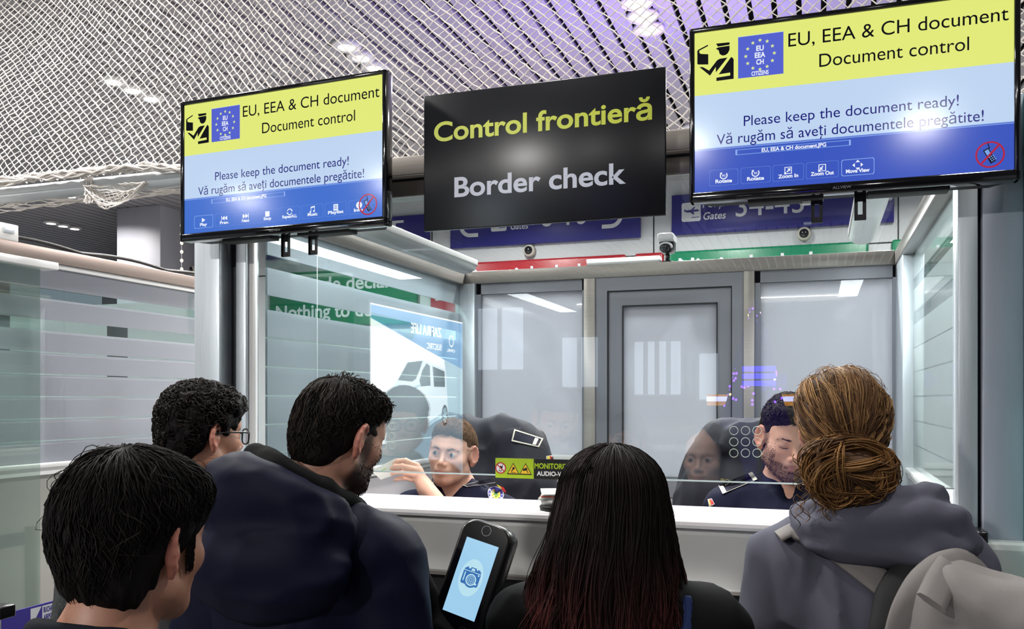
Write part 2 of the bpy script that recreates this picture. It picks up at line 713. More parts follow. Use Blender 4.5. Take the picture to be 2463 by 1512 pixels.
def uturn(mb, x, z, s, fn, d, mi, flip=1):
    """hook shaped arrow"""
    R0, R1 = 0.5 * s, 0.34 * s
    n = 10
    out = [(x + flip * R0 * math.cos(t), z + R0 * math.sin(t)) for t in np.linspace(0, -PI / 2, n)]
    inn = [(x + flip * R1 * math.cos(t), z + R1 * math.sin(t)) for t in np.linspace(-PI / 2, 0, n)]
    mb.face(out + inn, fn, d, mi)
    mb.face([(x + flip * R1, z), (x + flip * R0, z), (x + flip * R0, z + 0.5 * s), (x + flip * R1, z + 0.5 * s)], fn, d, mi)
    mb.face([(x, z - R0), (x, z - R1), (x - flip * 0.35 * s, z - R1), (x - flip * 0.35 * s, z - R0)], fn, d, mi)


def gate_sign(x0, x1, label, nums, kind):
    r = empty('gate_sign', ((x0 + x1) / 2, YW - 0.03, 3.29), label, 'gate sign', 'blue gate signs on the far wall')
    obj('board', MB().box(x0, x1, YW - 0.05, YW - 0.002, 3.29, 3.69, 0, 0.004), M['navy'], r)
    d = 0.053

    def part(name, f, *a, **k):
        q = MB()
        f(q, *a, **k)
        obj(name, q, [M['signwhite'], M['navy']], r, fixn=False)
    if kind == 2:
        part('plane_symbol', plane_icon, x0 + 0.10, 3.415, 0.19, fw, d, 0, 1)
        part('lettering', text, 'Porți', fw, x0 + 0.31, x0 + 0.51, 3.545, 0.07, d, 0, 0.012)
        part('lettering', text, 'Gates', fw, x0 + 0.31, x0 + 0.53, 3.425, 0.07, d, 0, 0.012, slant=0.2)
        part('lettering', text, nums, fw, x0 + 0.63, x0 + 1.27, 3.435, 0.20, d, 0, 0.005)
        part('arrow', arrow, x0 + 1.98, 3.57, 0.22, PI / 4, fw, d, 0)
    elif kind == 1:
        part('plane_symbol', plane_icon, x0 + 0.48, 3.445, 0.18, fw, d, 0, 1)
        part('lettering', text, 'Porți', fw, x0 + 0.70, x0 + 0.88, 3.575, 0.07, d, 0, 0.012)
        part('lettering', text, 'Gates', fw, x0 + 0.70, x0 + 0.90, 3.455, 0.07, d, 0, 0.012, slant=0.2)
        part('lettering', text, nums, fw, x0 + 1.05, x0 + 1.55, 3.465, 0.19, d, 0, 0.005)
        part('arrow', uturn, x0 + 0.24, 3.53, 0.26, fw, d, 0, -1)
        part('arrow', uturn, x0 + 1.80, 3.53, 0.26, fw, d, 0, 1)
    else:
        part('lettering', text, nums, fw, x1 - 0.78, x1 - 0.29, 3.44, 0.2, d, 0, 0.005)


gate_sign(-6.2, -4.08, 'blue gate sign ending in 5, mostly behind the left television', '1-5', 0)
gate_sign(-3.82, -1.71, 'blue gate sign 6-10 half hidden by the black border sign', '6-10', 1)
gate_sign(-1.39, 0.68, 'blue gate sign 34-43 below the right television', '34-43', 2)


def customs_sign(x0, x1, col, label, lines=None, ar=None):
    r = empty('customs_sign', ((x0 + x1) / 2, YW - 0.03, 2.47), label, 'customs sign', 'red and green customs signs on the far wall')
    obj('board', MB().box(x0, x1, YW - 0.06, YW - 0.002, 2.47, 3.125, 0, 0.028, 3), M[col], r)
    d = 0.064
    if lines:
        for b, w_ in ((2.895, lines[0]), (2.58, lines[1])):
            obj('lettering', text(MB(), w_, fw, x0 + 0.10, x1 - 0.12, b, 0.15, d, 0, 0.022), M['signwhite'], r, fixn=False)
    else:
        q = MB()
        arrow(q, (x0 + x1) / 2, 2.80, 0.36 if x1 - x0 > 0.4 else 0.22, ar, fw, d, 0, 0.2)
        obj('arrow', q, M['signwhite'], r, fixn=False)


customs_sign(-6.15, -4.22, 'green', 'green nothing to declare sign seen through the left side glass', ('Nimic de declarat', 'Nothing to declare'))
customs_sign(-4.06, -3.77, 'red', 'small red arrow sign beside the booth back left corner', None, -PI * 3 / 4)
customs_sign(-3.69, -1.86, 'red', 'long red customs sign above the back beam, left of the white webcam', ('Bunuri de declarat', 'Goods to declare'))
customs_sign(-1.77, -1.47, 'red', 'small red arrow sign right behind the white webcam', None, -PI / 4)
customs_sign(-1.42, 0.46, 'green', 'long green customs sign above the back beam, right of the webcam', ('Nimic de declarat', 'Nothing to declare'))
customs_sign(0.66, 1.0, 'green', 'small green arrow sign at the booth back right corner', None, -PI / 4)


def dome(p, label, ax='y'):
    r = empty('dome_camera', p, label, 'security camera', 'dome cameras on the far walls')
    obj('housing', MB().lathe([(0.066, p[1]), (0.066, p[1] - 0.05), (0.058, p[1] - 0.07), (0.044, p[1] - 0.075)], (p[0], 0, p[2]), 'y'), pmat('cream_plastic', (205, 200, 188), 0.4), r)
    obj('lens_dome', MB().ell((p[0], p[1] - 0.068, p[2]), (0.046, 0.04, 0.046)), M['gloss'], r)


pd = atY(1276, 604, YW)
dome((pd[0], YW, pd[2]), 'round dome camera under the 6-10 gate sign')
pd = atY(1934, 564, YW)
dome((pd[0], YW, pd[2]), 'round dome camera under the 34-43 gate sign')
pd = atY(466, 651, 8.95)
dome((pd[0], 8.95, pd[2]), 'round dome camera on the dark wall left of the booth post')
pd = atY(437, 605, 8.3)
r = empty('light_string', (pd[0], 8.3, 3.0), 'hanging string of small lights on the column corner', 'light string')
obj('wire', MB().cyl((pd[0], 8.3, CZ), (pd[0], 8.3, 2.3), 0.006, 6), M['signwhite'], r)
mb = MB()
for q in range(14):
    mb.ell((pd[0], 8.3, 3.62 - q * 0.1), (0.018, 0.018, 0.022), 0, 8, 6)
obj('bulbs', mb, emat('small_bulb', (255, 240, 215), 1.6), r)
# ================================================================== the control booth
XL, XR, YF, YB = -1.73, 0.325, 2.45, 4.19
SILL = 1.355
BANDS = [(2.068, 2.112), (1.928, 1.977)] + [(z - 0.0028, z + 0.0028) for z in (1.835, 1.739, 1.642, 1.546, 1.45)]
M['glass'] = glassmat('booth_front_glass', (246, 250, 250), 0.06, 1.0)
M['frostL'] = frostmat('frosted_side_glass', (156, 167, 174), BANDS, 0.86)
M['frostR'] = frostmat('frosted_right_glass', (196, 210, 208), BANDS, 0.9)
M['frostN'] = frostmat('frosted_neighbour_glass', (168, 172, 180), BANDS, 0.93)
M['milk'] = frostmat('milky_back_panel', (206, 206, 214), [], 0.9, 0.02)
M['edge'] = pmat('bright_glass_edge', (200, 215, 215), 0.15)

booth = empty('control_booth', ((XL + XR) / 2, (YF + YB) / 2, 0), 'glass and steel passport control booth where two officers sit', 'booth')
mb = MB().box(-1.94, -1.838, 2.40, 2.50, 0, 2.37, 0, 0.004)
obj('post', mb, M['steel'], booth)
obj('post', MB().box(-1.838, -1.80, 2.46, 2.50, 0, 2.30), M['steeld'], booth)
obj('post', MB().box(-1.80, -1.758, 2.43, 2.50, 0, 2.25, 0, 0.004), M['steel'], booth)
obj('glazing_frame', MB().box(-1.757, -1.736, 2.442, 2.46, 1.0, 2.25, 0, 0.002), M['whitep'], booth)
obj('post', MB().box(0.328, 0.374, 2.42, 2.50, 0, 2.37, 0, 0.004), M['steel'], booth)
obj('post', MB().box(0.374, 0.382, 2.45, 2.50, 0, 2.37), M['gasket'], booth)
obj('cladding_panel', MB().box(0.382, 0.472, 2.41, 2.50, 0, 2.37, 0, 0.004), M['clad'], booth)
# back corner posts
obj('post', MB().box(-1.75, -1.645, 4.17, 4.27, 0, 2.22, 0, 0.004), M['steel'], booth)
obj('post', MB().box(0.325, 0.415, 3.88, 4.27, 0, 2.22, 0, 0.004), M['steel'], booth)
# beams
mb = MB().box(-1.94, 0.472, 2.42, 2.52, 2.308, 2.368, 0, 0.004).box(-1.94, 0.472, 2.45, 2.52, 2.252, 2.300, 0, 0.003)
mb.box(-1.94, 0.472, 2.455, 2.52, 2.300, 2.308, 1)
obj('beam', mb, [M['steelw'], M['steeld']], booth)
obj('beam', MB().box(-1.80, -1.70, 2.52, 4.27, 2.215, 2.278, 0, 0.004), M['steelw'], booth)
obj('beam', MB().box(0.32, 0.415, 2.52, 4.27, 2.215, 2.278, 0, 0.004), M['steelw'], booth)
obj('beam', MB().box(-1.70, 0.32, 4.18, 4.27, 2.218, 2.282, 0, 0.004), M['steelw'], booth)
# front glass with its speech holes
gz0 = 1.408
gl = obj('front_glass', MB().box(XL, XR, YF, YF + 0.008, gz0, 2.25), M['glass'], booth)
obj('glass_edge', MB().box(XL, XR, YF - 0.001, YF + 0.009, gz0 - 0.0035, gz0), M['edge'], gl)
mh = pmat('speech_hole_rim', (215, 228, 215), 0.2)
for (us, vs, rad) in (((1765, 1793, 1821), (1035, 1062, 1089), 0.0112), ((902, 923.5, 943), (1025, 1048, 1071), 0.0105)):
    for u in us:
        for v in vs:
            p = atY(u, v, YF)
            t = np.linspace(0, 2 * PI, 29)[:-1]
            P = np.stack([p[0] + rad * np.cos(t), np.full(28, YF - 0.001), p[2] + rad * np.sin(t)], 1)
            obj('speech_hole', MB().tube(P, 0.0008, 5, 0, closed=True), mh, gl)
# left and right sides
obj('side_glass', MB().box(XL - 0.004, XL + 0.004, 2.50, 4.17, SILL, 2.216), M['frostL'], booth, label='frosted left side glass with clear stripes')
obj('side_glass', MB().box(0.366, 0.374, 2.50, 3.90, SILL, 2.216), M['frostR'], booth, label='frosted right side glass with clear stripes')
mj = pmat('pane_joint', (190, 200, 200), 0.3)
obj('glass_joint', MB().box(XL + 0.004, XL + 0.0055, 2.806, 2.809, SILL, 2.216), mj, booth)
mb = MB().box(XL - 0.03, XL + 0.022, 2.50, 4.17, SILL - 0.022, SILL, 0, 0.003).box(XL - 0.03, XL + 0.01, 2.50, 4.17, SILL - 0.04, SILL - 0.022, 0)
obj('sill', mb, M['whitep'], booth)
obj('lower_panel', MB().box(XL - 0.03, XL, 2.50, 4.17, 0, SILL - 0.04), M['greypanel'], booth)
mb = MB().box(0.335, 0.40, 2.50, 3.90, SILL - 0.02, SILL, 0, 0.003).box(0.345, 0.40, 2.50, 3.90, SILL - 0.038, SILL - 0.02, 0)
obj('sill', mb, M['whitep'], booth)
obj('lower_panel', MB().box(0.355, 0.40, 2.50, 3.90, 0, SILL - 0.038), M['greypanel'], booth)
# back wall: two milky panels, two mullions, a door between them
for (xa, xb) in ((-1.645, -1.077), (-0.271, 0.325)):
    pn = obj('back_panel', MB().box(xa + 0.025, xb - 0.012, 4.215, 4.225, SILL, 2.175), M['milk'], booth)
    mb = MB()
    mb.box(xa, xa + 0.025, 4.195, 4.24, SILL, 2.218).box(xb - 0.012, xb, 4.195, 4.24, SILL, 2.218)
    mb.box(xa, xb, 4.195, 4.24, 2.165, 2.218)
    obj('panel_frame', mb, M['alu'], pn)
    mb = MB().box(xa, xb, 4.18, 4.26, SILL - 0.025, SILL, 0, 0.003).box(xa, xb, 4.19, 4.26, SILL - 0.055, SILL - 0.027, 0, 0.002)
    obj('sill', mb, M['whitep'], booth)
    obj('lower_panel', MB().box(xa, xb, 4.20, 4.25, 0, SILL - 0.055), M['greypanel'], booth)
for (xa, xb) in ((-1.077, -1.019), (-0.320, -0.271)):
    obj('mullion', MB().box(xa, xb, 4.175, 4.26, 0, 2.22, 0, 0.003), M['steelw'], booth)
door = empty('door', (-0.67, 4.21, 0))
door.parent = booth
door.matrix_parent_inverse = WM[booth.name].inverted()
mb = MB().box(-1.019, -0.962, 4.185, 4.25, 0.2, 2.218).box(-0.372, -0.320, 4.185, 4.25, 0.2, 2.218).box(-0.962, -0.372, 4.185, 4.25, 2.155, 2.218)
obj('door_frame', mb, M['alu'], door)
mb = MB()
mb.box(-0.957, -0.886, 4.20, 4.25, 0.21, 2.150).box(-0.4417, -0.377, 4.20, 4.25, 0.21, 2.150)
mb.box(-0.886, -0.4417, 4.20, 4.25, 2.078, 2.150).box(-0.886, -0.4417, 4.20, 4.25, 1.165, 1.262)
mb.box(-0.886, -0.4417, 4.21, 4.245, 0.21, 1.165, 1)
mb.box(-0.968, -0.957, 4.19, 4.20, 0.2, 2.158, 2).box(-0.377, -0.368, 4.19, 4.20, 0.2, 2.158, 2).box(-0.968, -0.368, 4.19, 4.20, 2.150, 2.158, 2)
mb.box(-0.890, -0.884, 4.194, 4.20, 1.262, 2.082, 2).box(-0.444, -0.439, 4.194, 4.20, 1.262, 2.082, 2).box(-0.89, -0.439, 4.194, 4.20, 2.077, 2.083, 2)
obj('door_leaf', mb, [M['alu'], M['greypanel'], M['gasket']], door)
obj('door_pane', MB().box(-0.886, -0.4417, 4.215, 4.225, 1.262, 2.078), M['milk'], door)
# platform and lamps inside
obj('platform', MB().box(XL, 0.36, 2.62, 4.17, 0.0, 0.20), M['floor'], booth)


def tube_lamp(name, x0, x1, y0, y1, z, label, strength, power):
    r = empty(name, ((x0 + x1) / 2, (y0 + y1) / 2, z), label, 'lamp', 'booth tube lamps')
    obj('housing', MB().box(x0, x1, y0, y1, z, z + 0.03, 0, 0.006), M['whitep'], r)
    cx = (x0 + x1) / 2
    n = 12
    V, F = [], []
    w = (x1 - x0) * 0.46
    for yy in (y0 + 0.01, y1 - 0.01):
        for q in range(n + 1):
            a = PI + PI * q / n
            V.append((cx + w * math.cos(a), yy, z + 0.035 * math.sin(a)))
    for q in range(n):
        F.append((q, q + 1, n + 2 + q, n + 1 + q))
    F.append(tuple(range(n, -1, -1)))
    F.append(tuple(range(n + 1, 2 * n + 2)))
    obj('diffuser', MB().add(V, F, 0, True), pmat(name + '_diffuser', (150, 154, 156), 0.3, emit=(235, 240, 240), estr=strength), r)
    area_light(name + '_glow', (cx, (y0 + y1) / 2, z - 0.045), x1 - x0, power, (0.97, 0.99, 1.0), size_y=y1 - y0)


tube_lamp('tube_lamp', -1.64, -1.52, 2.70, 3.90, 2.262, 'tube lamp with clear cover along the booth left beam', 0.03, 9)
tube_lamp('tube_lamp', 0.12, 0.23, 2.70, 3.90, 2.30, 'tube lamp with white cover along the booth right beam', 0.35, 9)
# bright strip lamp that lies on the back beam, and the lamp rail behind the front fascia that lights the counter
pa, pb = atY(1412, 652, 4.2), atY(1588, 630, 4.2)
r = empty('strip_lamp', ((pa[0] + pb[0]) / 2, 4.22, 2.282), 'slim white strip lamp lying on the back beam left of the webcam', 'lamp')
obj('housing', MB().box(pa[0], pb[0], 4.19, 4.25, 2.283, 2.297, 0, 0.002), M['whitep'], r)
obj('diffuser', MB().box(pa[0], pb[0], 4.185, 4.25, 2.297, 2.314, 0, 0.004), pmat('strip_diffuser', (240, 240, 240), 0.3, emit=(255, 255, 255), estr=1.2), r)
r = empty('rail_lamp', (-0.7, 2.60, 2.215), 'slim lamp rail under the booth front beam, behind the screens', 'lamp')
obj('housing', MB().box(-1.60, 0.20, 2.53, 2.58, 2.292, 2.306, 0, 0.003), M['whitep'], r)
obj('diffuser', MB().box(-1.58, 0.18, 2.535, 2.575, 2.286, 2.292), pmat('rail_diffuser', (240, 240, 240), 0.3, emit=(255, 250, 245), estr=6), r)
area_light('rail_lamp_glow', (-0.7, 2.555, 2.282), 1.76, 22, (1.0, 0.98, 0.95), size_y=0.05)

# ---- webcam on the back beam
p = atY(1604, 600, 4.2)
r = empty('webcam', (p[0], 4.2, 2.282), 'small white camera on a stand on the back beam', 'camera')
obj('stand', MB().cyl((p[0], 4.22, 2.282), (p[0], 4.22, 2.33), 0.010, 10).cyl((p[0], 4.22, 2.282), (p[0], 4.22, 2.288), 0.03, 14), M['black'], r)
obj('body', MB().box(p[0] - 0.035, p[0] + 0.035, 4.17, 4.27, 2.325, 2.405, 0, 0.022, 4), M['black'], r)
obj('hood', MB().box(p[0] - 0.040, p[0] + 0.040, 4.15, 4.28, 2.375, 2.415, 0, 0.014, 4), M['white'], r)
t = np.linspace(-0.2, PI + 0.2, 12)
obj('bracket', MB().tube(np.stack([p[0] + 0.03 * np.cos(t), np.full(12, 4.155), 2.345 + 0.022 * np.sin(t)], 1), 0.005, 8), M['white'], r)
obj('lens', MB().lathe([(0.018, 4.17), (0.018, 4.155), (0.012, 4.15)], (p[0], 0, 2.345), 'y'), M['gloss'], r)

# ---- the counter
cnt = empty('counter', (-0.7, 2.45, 0), 'long white counter with grey front below the booth glass', 'counter')
mb = MB()
prof = [(2.60, 1.290), (2.60, 1.319), (2.345, 1.319), (2.336, 1.316), (2.332, 1.309), (2.332, 1.300), (2.336, 1.292), (2.345, 1.290)]
mb.prism([(a, b) for a, b in prof], lambda a, b, d: (d, a, b), XL + 0.0, 0.326)
obj('top', mb, M['white'], cnt)
prof = [(2.42, 1.289), (2.372, 1.289), (2.362, 1.284), (2.357, 1.272), (2.357, 1.135), (2.362, 1.128), (2.42, 1.128)]
mb = MB().prism(prof, lambda a, b, d: (d, a, b), -1.90, 0.47)
mb.box(-1.90, 0.47, 2.365, 2.42, 1.118, 1.128, 1)
obj('front_panel', mb, [M['front'], M['steelw']], cnt)
obj('recess', MB().box(-1.75, 0.33, 2.40, 2.44, 0.0, 1.29), M['dark'], cnt)
mb = MB().box(-0.42, 0.45, 2.245, 2.46, 1.072, 1.094, 0, 0.006)
obj('shelf', mb, M['white'], cnt)
mb = MB()
for xx in (-0.36, 0.38):
    mb.box(xx, xx + 0.02, 2.30, 2.46, 0.9, 1.072)
obj('shelf_bracket', mb, M['steeld'], cnt)

# ---- things on the counter
p = atY(1312, 1208, 2.36)
r = empty('stamp', (p[0], 2.375, 1.3195), 'grey round stamp base under papers at the counter edge', 'stamp')
obj('base', MB().lathe([(0.040, 1.3195), (0.042, 1.330), (0.040, 1.333)], (p[0] + 0.02, 2.38, 0)), M['blackm'], r)
obj('body', MB().lathe([(0.037, 1.333), (0.038, 1.346), (0.034, 1.349)], (p[0] + 0.02, 2.38, 0)), pmat('grey_plastic', (170, 170, 168), 0.4), r)
mpap = pmat('paper_white', (235, 235, 232), 0.7)
mpo = pmat('paper_orange_print', (226, 120, 96), 0.7)
for q in range(6):
    zz = 1.3495 + q * 0.0032
    mbp = MB()
    a = -0.3 + q * 0.13
    c, s_ = math.cos(a), math.sin(a)
    cx, cy = p[0] + 0.024 - 0.002 * q, 2.392
    V = []
    n = 6
    for iy in range(n + 1):
        for ix in range(2):
            lx, ly = (ix - 0.5) * 0.07, (iy / n - 0.5) * 0.09
            V.append((cx + lx * c - ly * s_, cy + lx * s_ + ly * c, zz + 0.008 * (iy / n) ** 2 * (q / 5)))
    F = [(2 * i, 2 * i + 1, 2 * i + 3, 2 * i + 2) for i in range(n)]
    nv = len(V)
    V2 = V + [(a_, b_, c_ + 0.0006) for a_, b_, c_ in V]
    F2 = F + [tuple(i + nv for i in f[::-1]) for f in F]
    for i in range(n):
        F2 += [(2 * i, 2 * i + 2, 2 * i + 2 + nv, 2 * i + nv), (2 * i + 1, 2 * i + 1 + nv, 2 * i + 3 + nv, 2 * i + 3)]
    F2 += [(0, nv, nv + 1, 1), (2 * n, 2 * n + 1, 2 * n + 1 + nv, 2 * n + nv)]
    lab = ['lowest white slip in the paper pile on the stamp', 'second white slip from the bottom of the paper pile', 'third slip from the bottom of the paper pile',
           'orange printed slip in the paper pile on the stamp', 'white slip just under the top of the paper pile', 'top white slip curling on the paper pile'][q]
    obj('paper_slip', MB().add(V2, F2, 0, True), mpo if q == 3 else mpap, label=lab, cat='paper', group='paper slips on the counter stamp')

# ---- monitoring sticker on the glass
fy = FZ(YF - 0.0012)
p0, p1 = atY(1192, 1148, YF), atY(1284, 1103, YF)
st = empty('warning_sticker', (p0[0] + 0.09, YF, p0[2]), 'green and black audio video monitoring sticker on the booth glass', 'sticker')
Ms = [pmat('sticker_green', (166, 196, 20), 0.4, emit=(166, 196, 20), estr=0.0), pmat('sticker_black', (8, 8, 8), 0.4), pmat('sticker_white', (235, 235, 235), 0.4),
      pmat('sticker_yellow', (238, 190, 30), 0.4), pmat('sticker_red', (190, 20, 24), 0.4)]
h = p1[2] - p0[2]
w = p1[0] - p0[0]
x0, z0 = p0[0], p0[2]
mb = MB().box(x0, x0 + w, YF - 0.0011, YF - 0.0001, z0, z0 + h, 0)
mb.box(x0 + w, x0 + w * 2.18, YF - 0.0011, YF - 0.0001, z0, z0 + h, 1)
obj('sheet', mb, Ms, st)
mb = MB()


def ring(mb, cx, cz, r0, r1, fn, d, mi, n=28):
    t = np.linspace(0, 2 * PI, n + 1)
    for i in range(n):
        mb.face([(cx + r0 * math.cos(t[i]), cz + r0 * math.sin(t[i])), (cx + r1 * math.cos(t[i]), cz + r1 * math.sin(t[i])),
                 (cx + r1 * math.cos(t[i + 1]), cz + r1 * math.sin(t[i + 1])), (cx + r0 * math.cos(t[i + 1]), cz + r0 * math.sin(t[i + 1]))], fn, d, mi)


def disc(mb, cx, cz, r, fn, d, mi, n=28, ry=None):
    t = np.linspace(0, 2 * PI, n + 1)[:-1]
    mb.face([(cx + r * math.cos(a), cz + (ry or r) * math.sin(a)) for a in t], fn, d, mi)


cx, cz = x0 + w * 0.14, z0 + h * 0.5
disc(mb, cx, cz, h * 0.28, fy, 0.0002, 2)
ring(mb, cx, cz, h * 0.235, h * 0.29, fy, 0.0006, 4)


def bar(mb, ax, az, bx, bz, wd, fn, d, mi):
    dx, dz = bx - ax, bz - az
    l = math.hypot(dx, dz)
    nx, nz = -dz / l * wd / 2, dx / l * wd / 2
    mb.face([(ax + nx, az + nz), (ax - nx, az - nz), (bx - nx, bz - nz), (bx + nx, bz + nz)], fn, d, mi)


bar(mb, cx - h * .04, cz - h * .17, cx + h * .05, cz + h * .10, h * .15, fy, 0.0003, 1)
bar(mb, cx - h * .03, cz - h * .13, cx + h * .0, cz - h * .02, h * .10, fy, 0.00035, 2)
bar(mb, cx + h * .09, cz + h * .1, cx + h * .12, cz + h * .2, h * .03, fy, 0.0003, 1)
bar(mb, cx - h * .19, cz + h * .17, cx + h * .19, cz - h * .17, h * .05, fy, 0.0006, 4)
for q, fx in enumerate((0.47, 0.79)):
    cx, cz = x0 + w * fx, z0 + h * 0.46
    s_ = h * 0.34
    tri = lambda k: [(cx - s_ * k, cz - s_ * .8 * k), (cx + s_ * k, cz - s_ * .8 * k), (cx, cz + s_ * 0.95 * k)]
    mb.face(tri(1.0), fy, 0.0002, 1)
    mb.face(tri(0.80), fy, 0.0004, 3)
    if q == 0:
        disc(mb, cx + s_ * .05, cz + s_ * .12, s_ * .2, fy, 0.0006, 1, 12)
        bar(mb, cx, cz, cx - s_ * .3, cz - s_ * .35, s_ * .14, fy, 0.0006, 1)
        bar(mb, cx - s_ * .4, cz - s_ * .5, cx + s_ * .45, cz - s_ * .5, s_ * .07, fy, 0.0006, 1)
    else:
        bar(mb, cx - s_ * .4, cz - s_ * .12, cx + s_ * .25, cz + s_ * .12, s_ * .34, fy, 0.0006, 1)
        bar(mb, cx + s_ * .1, cz - s_ * .05, cx + s_ * .4, cz - s_ * .5, s_ * .12, fy, 0.0006, 1)
text(mb, 'MONITORIZARE', fy, x0 + w * 1.02, x0 + w * 2.14, z0 + h * .53, h * .25, 0.0002, 0, 0.03)
text(mb, 'AUDIO-VIDEO', fy, x0 + w * 1.08, x0 + w * 2.05, z0 + h * .17, h * .21, 0.0002, 2, 0.03)
obj('print', mb, Ms, st, fixn=False)

# ---- neighbouring booth on the left: only its glass side wall shows
XN = -3.17
nb = empty('neighbour_booth', (XN, 3.2, 0), 'frosted glass side of the neighbouring booth at the left edge', 'booth')
obj('side_glass', MB().box(XN - 0.004, XN + 0.004, 2.30, 4.22, SILL, 2.215), M['frostN'], nb)
obj('beam', MB().box(XN - 0.10, XN + 0.03, 2.2, 4.28, 2.225, 2.285, 0, 0.004), pmat('brown_brushed_steel', (150, 136, 128), 0.4, 0.6, noise=0.12, nscale=20, stretch=(6, 0.4, 6)), nb)
obj('glazing_bead', MB().box(XN - 0.02, XN + 0.015, 2.2, 4.28, 2.203, 2.225, 0, 0.003), M['whitep'], nb)
mb = MB().box(XN - 0.03, XN + 0.03, 2.2, 4.28, SILL - 0.02, SILL, 0, 0.003).box(XN - 0.02, XN + 0.016, 2.2, 4.28, SILL - 0.05, SILL - 0.02, 0)
obj('sill', mb, M['whitep'], nb)
obj('lower_panel', MB().box(XN - 0.03, XN, 2.2, 4.28, 0, SILL - 0.05), pmat('cream_panel', (150, 148, 142), 0.4), nb)
obj('post', MB().box(XN - 0.1, XN + 0.03, 4.2, 4.3, 0, 2.225, 0, 0.004), M['steel'], nb)
obj('far_side', MB().box(XN - 2.1, XN - 2.05, 2.3, 4.25, 0, 2.2), M['wall'], nb)
obj('back_panel', MB().box(XN - 2.05, XN - 0.1, 4.2, 4.24, 0, 2.2), M['wall'], nb)
mb = MB()
for (ya, za, zb, xd) in ((2.95, 1.80, 2.2, 0.3), (3.06, 1.6, 1.98, 0.5), (3.62, 1.7, 2.05, 0.25)):
    mb.box(XN - xd - 0.05, XN - xd, ya, ya + 0.09, za, zb)
obj('inner_frame', mb, M['steeld'], nb)

# clear glass screen standing in front of the neighbour booth
pt = atX(95, 640, XN + 0.16)
gs = empty('glass_screen', (XN + 0.16, pt[1] - 0.5, 0), 'clear greenish glass screen at the far left edge', 'glass screen')
obj('pane', MB().box(XN + 0.156, XN + 0.164, pt[1] - 1.2, pt[1], 0.05, 2.17), frostmat('greenish_glass', (150, 160, 156), [], 0.12, 0.03, (228, 238, 233)), gs)
obj('top_rail', MB().box(XN + 0.12, XN + 0.20, pt[1] - 1.2, pt[1] + 0.06, 2.165, 2.195, 0, 0.003), M['whitep'], gs)
obj('foot_rail', MB().box(XN + 0.13, XN + 0.19, pt[1] - 1.2, pt[1], 0, 0.05), M['steeld'], gs)
# device box and cable on top of it
pb = atX(14, 558, XN)
r = empty('junction_box', (XN - 0.03, pb[1], 2.285), 'white box with handle on top of the neighbour booth', 'box')
obj('body', MB().box(XN - 0.10, XN + 0.02, pb[1] - 0.16, pb[1] + 0.045, 2.285, 2.355, 0, 0.004), M['whitep'], r)
obj('handle', MB().box(XN + 0.02, XN + 0.026, pb[1] - 0.03, pb[1] + 0.02, 2.315, 2.337, 0, 0.002), M['steel'], r)
ys = np.linspace(pb[1] - 0.1, 4.2, 26)
zz = 2.293 + 0.018 * np.abs(np.sin(np.linspace(0.3, 9.0, 26)))
mb = MB().tube(np.stack([np.full(26, XN + 0.0), ys, zz], 1), 0.008, 8).tube(np.stack([np.full(26, XN - 0.02), ys, zz + 0.006], 1), 0.006, 8)
obj('cable', mb, M['blackm'], label='black cable lying along the top of the neighbour booth', cat='cable')

# ---- belt barrier in the passage
bar_ = empty('belt_barrier', (-2.33, 1.2, 0), 'purple belt barrier printed with the airport name, lower left', 'barrier')
for yy in (1.2, 3.35):
    pst = obj('post', MB().cyl((-2.33, yy, 0.02), (-2.33, yy, 1.0), 0.03, 20), M['black'], bar_)
    obj('base', MB().lathe([(0.16, 0.0), (0.16, 0.015), (0.05, 0.035)], (-2.33, yy, 0)), M['black'], pst)
bl = obj('belt', MB().box(-2.332, -2.328, 1.2, 3.35, 0.915, 0.98), pmat('belt_purple', (52, 40, 140), 0.6), bar_)
fx = lambda a, b, d: (-2.328 + d, a, b)
q0, q1 = atX(72, 1483, -2.33), atX(158, 1462, -2.33)
mb = MB()
mb.face([(q0[1], .922), (q1[1], .922), (q1[1], .974), (q0[1], .974)], fx, .0006, 0)
wq = q1[1] - q0[1]
mb.face([(q0[1] + wq * .30, .922), (q0[1] + wq * .30, .974), (q0[1] + wq * .05, .922)], fx, .001, 1)
mb.face([(q0[1] + wq * .30, .922), (q0[1] + wq * .315, .922), (q0[1] + wq * .315, .974), (q0[1] + wq * .30, .974)], fx, .001, 1)
text(mb, 'BUCHAREST', fx, q0[1] + wq * .35, q0[1] + wq * .77, .952, .016, .0012, 1, .03)
text(mb, 'AIRPORTS.', fx, q0[1] + wq * .35, q0[1] + wq * .75, .928, .016, .0012, 1, .03)
obj('print', mb, [M['signwhite'], M['belt'] if 'belt' in M else pmat('belt_ink', (52, 40, 140), 0.6)], bl, fixn=False)
pp = atD(-30, 1470, 2.1)
r = empty('barrier_post', (pp[0], pp[1], 0), 'black belt post head at the lower left edge', 'barrier')
obj('pole', MB().cyl((pp[0], pp[1], 0.02), (pp[0], pp[1], pp[2] + 0.02), 0.028, 20), M['black'], r)
obj('base', MB().lathe([(0.16, 0.0), (0.16, 0.015), (0.05, 0.035)], (pp[0], pp[1], 0)), M['black'], r)
obj('belt_clip', MB().box(pp[0] + 0.02, pp[0] + 0.062, pp[1] - 0.02, pp[1] + 0.025, pp[2] - 0.012, pp[2] + 0.018, 0, 0.004), M['black'], r)
